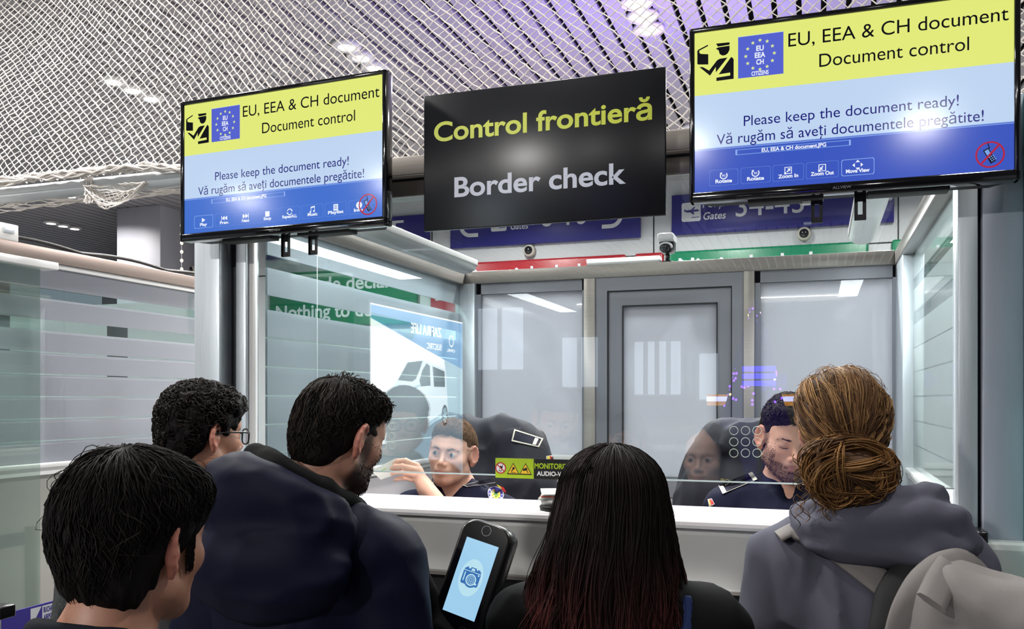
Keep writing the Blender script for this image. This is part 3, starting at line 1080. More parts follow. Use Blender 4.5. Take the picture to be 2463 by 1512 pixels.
# ================================================================== televisions, border sign, netting, kiosk
S_YEL = screenmat('screen_yellow', (226, 234, 122))
S_LB = screenmat('screen_light_blue', (190, 212, 240))
S_B1 = screenmat('screen_toolbar_blue', (66, 112, 206))
S_B2 = screenmat('screen_toolbar_deep_blue', (58, 86, 190))
S_INK = screenmat('screen_ink', (6, 8, 16), 0.6)
S_NAVY = screenmat('screen_navy_ink', (22, 24, 120))
S_FLAG = screenmat('screen_flag_blue', (84, 98, 206))
S_STAR = screenmat('screen_star', (222, 236, 150))
S_W = screenmat('screen_white', (236, 242, 252))
S_BTN = screenmat('screen_button_line', (120, 160, 228))
S_RED = screenmat('screen_red', (176, 30, 62))
S_EDGE = screenmat('screen_highlight_line', (140, 172, 236))
SM = [S_YEL, S_LB, S_B1, S_B2, S_INK, S_NAVY, S_FLAG, S_STAR, S_W, S_BTN, S_RED, S_EDGE]
YEL, LB, B1, B2, INK, NAVY, FLAG, STAR, SW_, BTN, RED, EDG = range(12)


def rrect(a0, a1, b0, b1, ra, rb, n=4):
    P = []
    for ca, cb, s0 in ((a1 - ra, b1 - rb, 0), (a0 + ra, b1 - rb, 90), (a0 + ra, b0 + rb, 180), (a1 - ra, b0 + rb, 270)):
        for q in range(n + 1):
            t = math.radians(s0 + 90 * q / n)
            P.append((ca + ra * math.cos(t), cb + rb * math.sin(t)))
    return P


def outline(mb, P, Q, fn, d, mi):
    n = len(P)
    for i in range(n):
        j = (i + 1) % n
        mb.face([P[i], P[j], Q[j], Q[i]], fn, d, mi)


def television(loc, rz, label, kind):
    W, Hh = 0.742, 0.440
    r = empty('television', loc, label, 'television', 'televisions over the booth front', rz=rz)
    sw, sh = 0.716, 0.404
    zc = 0.0065
    fn = lambda a, b, d: ((a - .5) * sw, -0.0215 - d, zc + (.5 - b) * sh)
    # casing: bezel frame with rounded edges, thicker lower back
    mb = MB()
    mb.box(-W / 2, W / 2, -0.028, 0.012, Hh / 2 - 0.012, Hh / 2, 0, 0.004)
    mb.box(-W / 2, W / 2, -0.028, 0.012, -Hh / 2, zc - sh / 2, 0, 0.004)
    mb.box(-W / 2, -sw / 2, -0.028, 0.012, -Hh / 2, Hh / 2, 0, 0.004)
    mb.box(sw / 2, W / 2, -0.028, 0.012, -Hh / 2, Hh / 2, 0, 0.004)
    mb.box(-W / 2 + 0.004, W / 2 - 0.004, -0.018, 0.018, -Hh / 2 + 0.003, Hh / 2 - 0.003, 0, 0.003)
    obj('bezel', mb, M['gloss'], r, True)
    mb = MB()
    V = []
    for (x_, z0_, z1_, y_) in ((-W / 2 + .02, -Hh / 2 + .004, Hh / 2 - .02, .018), (-W / 2 + .05, -Hh / 2 + .004, Hh / 2 - .07, .06)):
        V += [(x_, y_, z0_), (-x_, y_, z0_), (-x_, y_, z1_), (x_, y_, z1_)]
    mb.add(V, [(0, 3, 2, 1), (4, 5, 6, 7), (0, 1, 5, 4), (1, 2, 6, 5), (2, 3, 7, 6), (3, 0, 4, 7)], 0)
    for s_ in (-1, 1):
        mb.box(s_ * 0.14 - 0.09, s_ * 0.14 + 0.09, 0.0, 0.05, -Hh / 2 - 0.006, -Hh / 2 + 0.006, 0, 0.002)
    obj('back_cover', mb, M['blackm'], r, True)
    # picture
    mb = MB()
    mb.face([(0, 0), (1, 0), (1, .394), (0, .394)], fn, 0, YEL)
    mb.face([(0, .394), (1, .394), (1, .735), (0, .735)], fn, 0, LB)
    mb.face([(0, .735), (1, .735), (1, 1), (0, 1)], fn, 0, B1 if kind == 1 else B2)
    mb.face([(0, .728), (1, .728), (1, .740), (0, .740)], fn, .0002, EDG)
    mb.face([(0, .732), (1, .732), (1, .736), (0, .736)], fn, .0003, B1 if kind == 1 else B2)
    text(mb, 'EU, EEA & CH document', fn, .316, .985, .156, .080, .0002, INK, 0.0, up=-1)
    text(mb, 'Document control', fn, .416, .872, .300, .078, .0002, INK, 0.0, up=-1)
    text(mb, 'Please keep the document ready!', fn, .168, .842, .610, .062, .0002, NAVY, 0.0, up=-1)
    text(mb, 'Vă rugăm să aveți documentele pregătite!', fn, .076, .914, .711, .062, .0003, NAVY, 0.0, up=-1)
    # flag square with its ring of stars
    mb.face([(.149, .060), (.300, .060), (.300, .314), (.149, .314)], fn, .0002, FLAG)
    mb.face([(.147, .057), (.302, .057), (.302, .0595), (.147, .0595)], fn, .00025, LB)
    for q in range(12):
        a = q * PI / 6
        cx, cy = .2225 + .0475 * math.sin(a), .183 - .089 * math.cos(a)
        P = []
        for j in range(10):
            rr = (1 if j % 2 == 0 else .42)
            t = j * PI / 5
            P.append((cx + rr * .0072 * math.sin(t), cy - rr * .0128 * math.cos(t)))
        mb.face(P, fn, .0004, STAR)
    text(mb, 'EU', fn, .210, .235, .157, .030, .0004, SW_, .03, up=-1)
    text(mb, 'EEA', fn, .205, .240, .199, .030, .0004, SW_, .03, up=-1)
    text(mb, 'CH', fn, .210, .235, .241, .030, .0004, SW_, .03, up=-1)
    text(mb, 'CITIZENS', fn, .194, .251, .306, .024, .0004, SW_, .025, up=-1)
    # officer and open case pictogram
    o = .008
    for P in ([(.009, .122), (.047, .133), (.047, .197), (.012, .190), (.009, .185)], [(.009, .122), (.009, .104), (.013, .097), (.046, .073), (.046, .082), (.016, .104), (.016, .118), (.022, .126)],
              [(.074, .073), (.120, .075), (.120, .090), (.080, .093)], [(.073, .104), (.082, .098), (.120, .096), (.120, .122), (.114, .142), (.105, .152), (.095, .152), (.086, .140), (.083, .118)],
              [(.016, .206), (.028, .209), (.050, .236), (.077, .178), (.086, .170), (.113, .168), (.073, .252), (.073, .218), (.053, .268)],
              [(.125, .168), (.130, .172), (.134, .184), (.134, .304), (.075, .306), (.075, .285), (.122, .281), (.122, .263), (.083, .266)]):
        mb.face([(a, b + o) for a, b in P], fn, .0002, INK)
    # title field
    f0, f1 = (.148, .533) if kind == 1 else (.14, .516)
    outline(mb, rrect(f0, f1, .752, .786, .003, .005), rrect(f0 + .002, f1 - .002, .756, .782, .003, .005), fn, .0004, BTN)
    for c0 in (f0, f1 - .006):
        mb.face([(c0, .752), (c0 + .006, .752), (c0 + .006, .784), (c0, .784)], fn, .0005, EDG)
    text(mb, 'EU, EEA & CH document.JPG', fn, .228, .438, .779, .022, .0006, SW_, .03, up=-1)
    if kind == 1:
        bt = [(.054, .157, 'Play'), (.167, .270, 'Prev.'), (.279, .382, 'Next'), (.392, .495, 'Stop'), (.505, .607, 'RepeatALL'), (.618, .720, 'Music'), (.730, .832, 'Playlist'), (.842, .940, 'Info.')]
        sel = 0
    else:
        bt = [(.051, .149, 'Rotate'), (.158, .257, 'Rotate'), (.265, .366, 'Zoom In'), (.374, .477, 'Zoom Out'), (.486, .589, 'Move View')]
        sel = 4
    for q, (a0, a1, s_) in enumerate(bt):
        t_ = .0035 if q == sel else .0012
        outline(mb, rrect(a0, a1, .868, .966, .006, .012), rrect(a0 + t_ * .56, a1 - t_ * .56, .868 + t_, .966 - t_, .006, .012), fn, .0004, EDG if q == sel else BTN)
        ca = (a0 + a1) / 2
        wd = min(.074, .0088 * len(s_) + .004)
        text(mb, s_, fn, ca - wd / 2, ca + wd / 2, .949, .021, .0006, SW_, .035, up=-1)
        ic, cb = ca, .905
        F3 = lambda pts: mb.face([(ic + a * .010, cb + b * .0178) for a, b in pts], fn, .0006, SW_)
        if s_ == 'Play':
            F3([(-.9, -1), (1, 0), (-.9, 1)])
        elif s_ == 'Prev.':
            F3([(-1.6, -1), (-1.3, -1), (-1.3, 1), (-1.6, 1)]); F3([(-1.3, 0), (.1, -1), (.1, 1)]); F3([(.1, 0), (1.5, -1), (1.5, 1)])
        elif s_ == 'Next':
            F3([(1.6, -1), (1.3, -1), (1.3, 1), (1.6, 1)]); F3([(1.3, 0), (-.1, -1), (-.1, 1)]); F3([(-.1, 0), (-1.5, -1), (-1.5, 1)])
        elif s_ == 'Stop':
            F3([(-1.1, -1.1), (1.1, -1.1), (1.1, 1.1), (-1.1, 1.1)])
        elif s_ == 'RepeatALL' or s_ == 'Rotate':
            for (s0, s1) in (((20, 150), (200, 330)) if s_ == 'RepeatALL' else ((-40, 215),)):
                ts = np.radians(np.linspace(s0, s1, 12))
                for i in range(11):
                    F3([(k * math.cos(t), k * math.sin(t)) for k, t in ((1.35, ts[i]), (1.35, ts[i + 1]), (1.0, ts[i + 1]), (1.0, ts[i]))])
                t = ts[-1]
                F3([(math.cos(t) * .7, math.sin(t) * .7), (math.cos(t) * 1.7, math.sin(t) * 1.7), (math.cos(t + .5) * 1.25, math.sin(t + .5) * 1.25)])
            if s_ == 'Rotate':
                text(mb, '90', fn, ic - .006, ic + .006, cb + .008, .014, .0006, SW_, .0, up=-1)
        elif s_ == 'Music':
            F3([(-.9, -1.2), (1.1, -1.5), (1.1, -.9), (-.9, -.6)]); F3([(-.9, -1), (-.65, -1), (-.65, 1), (-.9, 1)]); F3([(.85, -1), (1.1, -1), (1.1, .7), (.85, .7)])
            F3([(-1.5, .7), (-.7, .5), (-.7, 1.2), (-1.4, 1.4)]); F3([(.25, .4), (1.1, .2), (1.1, .9), (.35, 1.1)])
        elif s_ == 'Playlist':
            F3([(-1.1, -1.3), (1.1, -1.3), (1.1, 1.3), (-1.1, 1.3)])
            for b in (-.8, -.2, .4):
                mb.face([(ic + a * .010, cb + c * .0178) for a, c in ((-.7, b), (.6, b), (.6, b + .25), (-.7, b + .25))], fn, .0008, B1)
        elif s_ == 'Info.':
            disc(mb, ic, cb, .014, fn, .0006, SW_, 20, .025)
            mb.face([(ic - .0015, cb - .006), (ic + .0015, cb - .006), (ic + .0015, cb + .014), (ic - .0015, cb + .014)], fn, .0008, B1)
            mb.face([(ic - .0015, cb - .014), (ic + .0015, cb - .014), (ic + .0015, cb - .010), (ic - .0015, cb - .010)], fn, .0008, B1)
        elif s_.startswith('Zoom'):
            outline(mb, [(ic - .012, cb - .021), (ic + .012, cb - .021), (ic + .012, cb + .021), (ic - .012, cb + .021)], [(ic - .0095, cb - .017), (ic + .0095, cb - .017), (ic + .0095, cb + .017), (ic - .0095, cb + .017)], fn, .0006, SW_)
            k = 1 if s_ == 'Zoom In' else -1
            F3([(-.45 * k - .1, .35 * k), (-.15 * k, .65 * k), (.35 * k, .1 * k), (.05 * k, -.2 * k)]); F3([(.75 * k, -.7 * k), (.65 * k, .35 * k), (-.3 * k, -.6 * k)])
            F3([(-1.3, .6), (-.6, .6), (-.6, 1.3), (-1.3, 1.3)])
        else:
            for (dx, dy) in ((0, -1), (0, 1), (-1, 0), (1, 0)):
                F3([(dx * 1.7, dy * 1.7), (dx * .9 + dy * .7, dy * .9 + dx * .7), (dx * .9 - dy * .7, dy * .9 - dx * .7)])
    # no-phone symbol
    cx, cy = .932, .906
    F4 = lambda pts, mi_, d: mb.face([(cx + a * .0405, cy + b * .072) for a, b in pts], fn, d, mi_)
    F4([(-.50, -.35), (-.12, -.55), (.42, .5), (.05, .72)], INK, .0005)
    F4([(-.40, -.30), (-.14, -.44), (.06, -.06), (-.20, .08)], S_BTN and BTN, .0007)
    F4([(-.20, -.95), (-.14, -.97), (.0, -.5), (-.07, -.46)], INK, .0005)
    for i in range(3):
        for j in range(3):
            a, b = -.10 + .13 * i + .085 * j, .20 - .075 * i + .14 * j
            F4([(a, b), (a + .08, b - .045), (a + .12, b + .04), (a + .04, b + .085)], BTN, .0007)
    t = np.linspace(0, 2 * PI, 37)
    outline(mb, [(cx + .0425 * math.cos(a), cy + .0755 * math.sin(a)) for a in t[:-1]], [(cx + .0372 * math.cos(a), cy + .066 * math.sin(a)) for a in t[:-1]], fn, .0008, RED)
    F4([(-.66, .60), (-.56, .72), (.66, -.62), (.56, -.74)], RED, .0009)
    obj('screen', mb, SM, r, True, fixn=False)
    mb = MB()
    text(mb, 'ALLVIEW', lambda a, b, d: (a, -0.0287 - d, b), -0.030, 0.012, -Hh / 2 + 0.0075, 0.0068, 0.0, 0, 0.0)
    obj('maker_mark', mb, pmat('logo_grey', (120, 122, 126), 0.3), r, True, fixn=False)
    xs = (-0.012, 0.087) if kind == 1 else (-0.065, 0.035)
    for xq in xs:
        b = MB()
        z1, z0 = -Hh / 2 + 0.02, -Hh / 2 - 0.060
        b.box(xq - .0125, xq - .0055, .03, .034, z0, z1).box(xq + .0055, xq + .0125, .03, .034, z0, z1)
        b.box(xq - .0055, xq + .0055, .03, .034, z0, z0 + .014).box(xq - .0055, xq + .0055, .03, .034, z0 + .046, z1)
        b.box(xq - .0135, xq - .0125, .024, .034, z0, z1).box(xq + .0125, xq + .0135, .024, .034, z0, z1)
        obj('slotted_bracket', b, M['black'], r, True)
    if kind == 2:
        obj('plug', MB().box(-.10, -.08, .02, .045, -Hh / 2 - .012, -Hh / 2 + .004), M['whitep'], r, True)
    obj('wall_arm', MB().box(-0.05, 0.05, 0.055, 0.17, -0.05, 0.05), M['blackm'], r, True)
    return r


television((-1.522, 2.285, 2.345), math.radians(-3.0), 'left black television showing a toolbar of eight buttons', 1)
television((0.065, 2.285, 2.348), math.radians(0.5), 'right black television showing five buttons with Move View selected', 2)

# ---- black border sign
sg = empty('border_sign', (-0.7195, 2.31, 2.305), 'black hanging sign lettered Control frontieră over Border check', 'sign')
SWd, SHt = 0.693, 0.388
mb = MB().box(-SWd / 2, SWd / 2, -0.006, 0.006, -SHt / 2, SHt / 2, 0, 0.003)
mblk = pmat('sign_black_film', (15, 17, 22), 0.27, bump=0.01, bscale=220, noise=0.35, nscale=4, stretch=(6, 1, 1.5))
obj('board', mb, mblk, sg, True)
fn = lambda a, b, d: ((a - .5) * SWd, -0.0065 - d, (.5 - b) * SHt)
mb = MB()
text(mb, 'Control frontieră', fn, .047, .948, .345, .135, 0, 0, .022, up=-1)
obj('lettering', mb, pmat('lettering_lime', (186, 196, 44), 0.35), sg, True, label='lime green words Control frontieră', fixn=False)
mb = MB()
text(mb, 'Border check', fn, .138, .848, .763, .137, 0, 0, .022, up=-1)
obj('lettering', mb, pmat('lettering_grey', (182, 188, 204), 0.35), sg, True, label='pale grey words Border check', fixn=False)
mb = MB()
for s_ in (-1, 1):
    mb.box(s_ * 0.25 - 0.015, s_ * 0.25 + 0.015, 0.006, 0.115, 0.02, 0.05)
obj('hanger', mb, M['steeld'], sg, True)

# ---- white cotton netting over the booths, and the pipe that carries it
NX0, NX1, HD = -5.4, 1.5, 0.0187
nI, nK = int((NX1 - NX0) / HD), 84


def net_pt(i, k):
    i = np.asarray(i, float); k = np.asarray(k, float)
    x = NX0 + i * HD
    s = k / nK
    left = 1 / (1 + np.exp((x + 2.0) * 9))
    z0 = 2.375 + 0.085 * left
    wob = np.sin(2.1 * x + 2.6 * s) * 0.5 + np.sin(4.7 * x - 5 * s + 1.0) * 0.25
    x = x + 0.10 * s * np.sin(1.7 * x + 0.6) + 0.012 * np.sin(9 * s + 3 * x) - 0.22 * s * s * np.exp(-((x + 3.6) / 0.8) ** 2)
    y = 2.585 + 0.42 * s + 0.07 * wob * np.sin(PI * s)
    z = z0 + (3.88 - z0) * s + 0.03 * np.sin(3.1 * x + 4 * s) * np.sin(PI * s)
    return np.stack([x, y, z], -1)


def net_mesh():
    Vs, Fs = [], []
    base = 0
    for sgn in (1, -1):
        for i0 in range(-nK, nI + nK, 2):
            k = np.arange(0, nK + 1)
            i = i0 + sgn * k
            ok = (i >= 0) & (i <= nI)
            if ok.sum() < 2:
                continue
            P = net_pt(i[ok], k[ok])
            P = P + rng.normal(0, 0.0017, P.shape)
            T = np.gradient(P, axis=0)
            T /= np.linalg.norm(T, axis=1)[:, None]
            N = np.cross(T, [0, 0.6, -0.8])
            N /= np.linalg.norm(N, axis=1)[:, None]
            B = np.cross(T, N)
            r = 0.0019 * rng.uniform(0.75, 1.7, len(P)) * (1 + 0.25 * sgn * np.sin(P[:, 0] * 1.3 + 1.0))
            for a in (0, 2.0944, 4.1888):
                pass
            ring_ = np.stack([P + r[:, None] * (math.cos(a) * N + math.sin(a) * B) for a in (0, 2.0944, 4.1888)], 1)
            n = len(P)
            Vs.append(ring_.reshape(-1, 3))
            q = np.arange(n - 1)[:, None] * 3 + base
            for c in range(3):
                d = (c + 1) % 3
                Fs.append(np.concatenate([q + c, q + d, q + 3 + d, q + 3 + c], 1))
            base += 3 * n
    return np.vstack(Vs), np.vstack(Fs)


netr = empty('safety_net', (-2.0, 2.6, 2.4), 'white cotton net stretched from the booth tops up to the ceiling', 'net')
V, F = net_mesh()
raw_obj('mesh', V, F, M['net'], netr)
# bunched lower edge, wrapped round the pipe and lying on the beam
mb = MB()
for q in range(26):
    n = 90
    xs = np.linspace(-5.3, 1.3, n)
    left = 1 / (1 + np.exp((xs + 2.0) * 9))
    zz = 2.377 + 0.085 * left + rng.normal(0, 0.008, n).cumsum() * 0.15
    zz = zz - (zz - (2.377 + 0.085 * left)).mean()
    P = np.stack([xs, 2.565 - 0.03 * left + rng.normal(0, 0.006, n), zz + 0.012 * np.sin(xs * (20 + q) + q)], 1)
    mb.tube(P, 0.0028 + 0.0012 * rng.random(), 4, 0, caps=False)
for q in range(9):
    n = 60
    xs = np.linspace(-5.3, -1.93, n)
    P = np.stack([xs, 2.585 + rng.normal(0, 0.006, n), 2.383 - 0.006 * (q % 4) + 0.01 * np.sin(xs * 13 + q * 1.7) + rng.normal(0, 0.003, n)], 1)
    mb.tube(P, 0.0018, 4, 0, caps=False)
# a torn flap hanging below the pipe
pA, pB, pC = atY(205, 440, 2.55), atY(352, 432, 2.55), atY(258, 492, 2.55)
t = np.linspace(0, 1, 24)
for q in range(12):
    sag = (0.085 - 0.008 * q) * (1 if q < 9 else 0.5)
    x = pA[0] + (pB[0] - pA[0]) * t
    z = pA[2] + (pB[2] - pA[2]) * t - sag * (np.sin(PI * t ** 0.75)) - 0.012
    P = np.stack([x, 2.55 + 0.01 * np.sin(9 * t + q), z + rng.normal(0, 0.0015, 24)], 1)
    mb.tube(P, 0.0017 if q > 2 else 0.003, 4, 0, caps=False)
for q in range(15):
    a = 0.05 + 0.9 * q / 14
    b = min(0.98, a + 0.16)
    za = pA[2] + (pB[2] - pA[2]) * a
    zb = pA[2] - 0.085 * math.sin(PI * b ** 0.75)
    mb.tube([(pA[0] + (pB[0] - pA[0]) * a, 2.553, za - 0.01), (pA[0] + (pB[0] - pA[0]) * (a + b) / 2, 2.553, (za + zb) / 2 - 0.01), (pA[0] + (pB[0] - pA[0]) * b, 2.553, zb - 0.012)], 0.0014, 4, 0, caps=False)
for q in range(10):
    xx = pA[0] + 0.012 * q / 3
    P = [(xx + rng.normal(0, .004), 2.548 + rng.normal(0, .004), pA[2] + 0.02 - 0.012 * k) for k in range(9)]
    mb.tube(P, 0.0022, 4, 0, caps=False)
obj('edge_rope', mb, M['net'], netr, fixn=False)
obj('net_pipe', MB().cyl((-5.6, 2.585, 2.420), (-1.93, 2.585, 2.420), 0.031, 24), M['pipe'], label='white painted pipe under the netting, left of the left television', cat='pipe')

# added purple light, unseen behind the back beam, that tints the ceiling slats
r = empty('wash_lamp', (-0.55, 4.33, 2.2), 'added unseen light body behind the back beam, tinting the ceiling purple', 'lamp')
obj('housing', MB().box(-0.60, -0.50, 4.28, 4.36, 2.16, 2.215, 0, 0.006), M['blackm'], r)
obj('lens', MB().box(-0.59, -0.51, 4.29, 4.35, 2.215, 2.218), emat('added_purple_lens', (130, 90, 255), 3.0), r)
area_light('wash_lamp_glow', (-0.45, 4.7, 2.30), 0.08, 40, (0.36, 0.22, 1.0), (PI + math.radians(-8), math.radians(-12), 0), spread=math.radians(110))

# ---- face terminal in front of the counter
Kd = 1.90
kp = atD(1146, 1385, Kd)
kr = empty('face_terminal', (kp[0], kp[1], 0), 'black tilted face capture terminal with a camera icon screen', 'terminal')
KM = Matrix.Translation(Vector(kp)) @ Euler((math.radians(-13), math.radians(13.5), math.radians(-9)), 'ZYX').to_matrix().to_4x4()
KM = Matrix.Translation(Vector(kp)) @ Matrix.Rotation(math.radians(-7), 4, 'Z') @ Matrix.Rotation(math.radians(13), 4, 'Y') @ Matrix.Rotation(math.radians(-16), 4, 'X')
KA = np.array(KM)
kf = lambda a, b, d: tuple(KA[:3, :3] @ np.array([a, -d, b]) + KA[:3, 3])


def kprof(w, z0, z1, r, n=6):
    P = []
    for cx, cz, s0 in ((w - r, z1 - r, 0), (-w + r, z1 - r, 90), (-w + r * .6, z0 + r * .6, 180), (w - r * .6, z0 + r * .6, 270)):
        rr = r if s0 < 180 else r * .6
        for q in range(n + 1):
            a = math.radians(s0 + 90 * q / n)
            P.append((cx + rr * math.cos(a), cz + rr * math.sin(a) * (0.75 if s0 < 180 else 1)))
    return P


zt, zb_ = 0.128, -0.155
mb = MB()
lay = [(0.0585, 0.0), (0.062, 0.006), (0.0635, 0.016), (0.0635, 0.036), (0.058, 0.048)]
rings = [[kf(a, b, 0.024 - d) for a, b in kprof(w, zb_, zt - (0.0635 - w), 0.040)] for w, d in lay]
n = len(rings[0])
V = [p for rg in rings for p in rg]
F = [(i * n + q, i * n + (q + 1) % n, (i + 1) * n + (q + 1) % n, (i + 1) * n + q) for i in range(len(lay) - 1) for q in range(n)]
F += [tuple(range(n - 1, -1, -1)), tuple(range((len(lay) - 1) * n, len(lay) * n))]
mb.add(V, F, 0, True)
obj('housing', mb, M['black'], kr)
mb = MB().face(kprof(0.055, zb_ + .004, zt - .006, 0.036), kf, 0.0246)
obj('front_glass', mb, M['gloss'], kr, fixn=False)
mk = [screenmat('terminal_blue', (158, 206, 236)), screenmat('terminal_pale', (184, 224, 238)), screenmat('terminal_camera_blue', (58, 112, 178)), M['lamprim']]
mb = MB()
sx, s0, s1 = 0.0395, -0.0885, 0.0735
mb.face([(-sx, s0), (sx, s0), (sx, s1), (-sx, s1)], kf, 0.0252, 0)
cz = -0.006
disc(mb, 0.0, cz, 0.0275, kf, 0.0255, 1, 40, 0.040)
q_ = lambda P, mi_, d=0.0258: mb.face([(a * .001, cz + b * .001) for a, b in P], kf, d, mi_)
q_([(-21, 12), (-21, -13), (-19, -16), (19, -16), (21, -13), (21, 12)], 2)
q_([(-20, 13.5), (21, 13.5), (19, 18), (9, 18), (7, 22), (-5, 22), (-7, 18), (-17, 18), (-20, 16)], 2)
q_([(-4, 15), (5, 15), (4, 20), (-3, 20)], 1, 0.026)
q_([(-16, 18), (-11, 18), (-11, 20.5), (-16, 20.5)], 2)
q_([(11, 18), (17, 18), (17, 20.5), (11, 20.5)], 2)
q_([(-17, -10), (-14.5, -10), (-14.5, 9), (-17, 9)], 1, 0.026)
disc(mb, 0.002, cz - 0.004, 0.0165, kf, 0.0259, 2, 30)
disc(mb, 0.002, cz - 0.004, 0.0125, kf, 0.0262, 1, 30)
disc(mb, 0.002, cz - 0.004, 0.0098, kf, 0.0264, 2, 30)
ring(mb, 0.002, cz - 0.004, 0.0072, 0.0082, kf, 0.0266, 1)
for q in range(9):
    a = q * 2 * PI / 9
    bar(mb, 0.002 + 0.002 * math.cos(a + .6), cz - 0.004 + 0.002 * math.sin(a + .6), 0.002 + 0.0068 * math.cos(a), cz - 0.004 + 0.0068 * math.sin(a), 0.0009, kf, 0.0266, 1)
disc(mb, 0.0165, cz + 0.009, 0.002, kf, 0.026, 1, 14)
q_([(12, -12), (17, -12), (17, -8), (12, -8)], 1, 0.026)
obj('screen', mb, mk, kr, fixn=False)
for (a, b, rr) in ((0.0, 0.098, 0.010), (-0.022, -0.118, 0.006), (0.020, -0.113, 0.006)):
    mb = MB()
    disc(mb, a, b, rr, kf, 0.0252, 0, 24)
    ring(mb, a, b, rr, rr * 1.15, kf, 0.0253, 1)
    obj('camera_eye', mb, [M['gloss'], M['steeld']], kr, fixn=False)
base = np.array(kf(0, -0.150, -0.01))
obj('stand', MB().tube([base + [0, 0, 0.03], base + [0, 0.01, -0.03], (base[0], base[1] + 0.02, 0.7), (base[0], base[1] + 0.02, 0.02)], [0.022, 0.022, 0.022, 0.022], 14), M['black'], kr)
obj('base', MB().lathe([(0.17, 0.0), (0.17, 0.012), (0.03, 0.025)], (base[0], base[1] + 0.02, 0)), M['black'], kr)

# ---- black document camera on the shelf, left of the woman with the bun
p0, p1 = atY(1822, 1383, 2.28), atY(1806, 1458, 2.28)
r = empty('document_reader', (p1[0], 2.30, 1.094), 'black reader on the white shelf beside the grey hoodie sleeve', 'reader')
obj('base', MB().box(p1[0] - 0.03, p1[0] + 0.07, 2.24, 2.34, 1.0945, 1.118, 0, 0.006), M['gloss'], r)
obj('column', MB().box(p0[0] + 0.02, p0[0] + 0.05, 2.27, 2.30, 1.118, 1.19, 0, 0.004), M['black'], r)
obj('head', MB().box(p0[0] - 0.03, p0[0] + 0.09, 2.25, 2.31, 1.15, 1.205, 0, 0.008, 3), M['gloss'], r)
p0 = atY(2350, 1283, 2.36)
r = empty('device_arm', (p0[0], 2.40, p0[2] - 0.02), 'black device edge sticking out at the right booth post', 'device')
obj('tray', MB().box(p0[0] - 0.16, p0[0] + 0.012, 2.33, 2.41, p0[2] - 0.012, p0[2] + 0.004, 0, 0.004), M['blackm'], r)
obj('lip', MB().box(p0[0] - 0.005, p0[0] + 0.018, 2.32, 2.41, p0[2] - 0.018, p0[2] + 0.010, 0, 0.004), M['black'], r)
# teal edge of the next glass panel at the right border
obj('glass_fin', MB().box(0.474, 0.482, 2.30, 2.50, 0.0, 2.37), pmat('teal_glass_edge', (120, 190, 185), 0.15), label='thin teal glass edge at the right picture border', cat='glass panel')

# ================================================================== what the glass mirrors from the hall behind
XA = -4.0


def vir(u, v):
    p = atX(u, v, XA)
    return (2 * YF - p[1], p[2])


fa = lambda a, b, d: (XA + d, a, b)
y_a, z_t = vir(890, 727)
y_b, _ = vir(1112, 727)
lb = empty('light_box', (XA - 0.06, (y_a + y_b) / 2, 0.35), 'backlit van advertisement mirrored in the booth glass', 'light box')
obj('case', MB().box(XA - 0.14, XA - 0.005, y_a + 0.03, y_b - 0.03, 0.0, z_t + 0.04, 0, 0.01), M['steeld'], lb)
E0 = 5.5
am = [emat('ad_white', (255, 255, 255), E0), emat('ad_sky', (96, 160, 216), E0 * 0.8), emat('ad_teal', (70, 140, 176), E0 * 0.8), emat('ad_glass', (70, 88, 92), E0 * 0.6),
      emat('ad_dark', (40, 52, 62), E0 * 0.5), emat('ad_ground', (120, 150, 170), E0 * 0.7), emat('ad_body', (226, 240, 246), E0), emat('ad_shade', (176, 206, 220), E0 * 0.9)]
Zc = lambda P: [vir(560 + a / 2.748, 560 + b / 2.748) for a, b in P]
mb = MB()
mb.face([(y_a, 0.35), (y_b, 0.35), (y_b, z_t), (y_a, z_t)], fa, 0, 0)
zq = lambda P, mi_, d: mb.face(Zc(P), fa, d, mi_)
zq([(908, 470), (1515, 600), (1515, 900), (1390, 835), (908, 560)], 1, .002)
zq([(908, 555), (908, 520), (1200, 600), (1230, 640), (1180, 705)], 2, .003)
zq([(908, 1440), (1100, 1400), (1420, 1180), (1515, 1200), (1515, 1640), (908, 1640)], 5, .002)
zq([(1395, 835), (1515, 900), (1515, 1210), (1420, 1190), (1405, 920)], 7, .002)
# the van: body, windows, wheels, front
zq([(1030, 1050), (1085, 972), (1150, 852), (1250, 838), (1310, 858), (1400, 905), (1412, 1050), (1420, 1200), (1230, 1300), (1150, 1400), (1110, 1320), (1010, 1250), (1015, 1120)], 6, .004)
zq([(1085, 972), (1150, 856), (1250, 844), (1232, 900), (1205, 965), (1180, 982)], 3, .006)
zq([(1228, 975), (1248, 905), (1275, 860), (1298, 878), (1302, 1008), (1238, 1015)], 3, .006)
zq([(1315, 880), (1395, 915), (1398, 1018), (1325, 1015)], 3, .006)
zq([(1035, 1052), (1110, 1045), (1118, 1095), (1085, 1120), (1035, 1115)], 4, .006)
zq([(1120, 1045), (1172, 1020), (1165, 1075), (1125, 1092)], 2, .006)
zq([(1020, 1180), (1080, 1172), (1082, 1205), (1040, 1225)], 4, .006)
zq([(1088, 1168), (1132, 1145), (1140, 1285), (1112, 1315), (1095, 1290), (1118, 1250)], 4, .006)
for (cx, cy, ra, rb) in ((1190, 1300, 36, 122), (1396, 1205, 20, 70)):
    t = np.linspace(0, 2 * PI, 33)[:-1]
    zq([(cx + ra * math.cos(a), cy + rb * math.sin(a)) for a in t], 4, .007)
    zq([(cx + .72 * ra * math.cos(a), cy + .72 * rb * math.sin(a)) for a in t], 7, .008)
    for q in range(7):
        a = q * 2 * PI / 7
        zq([(cx + ra * k * math.cos(a + o), cy + rb * k * math.sin(a + o)) for k, o in ((.15, 0), (.68, -.22), (.68, .22))], 4, .009)
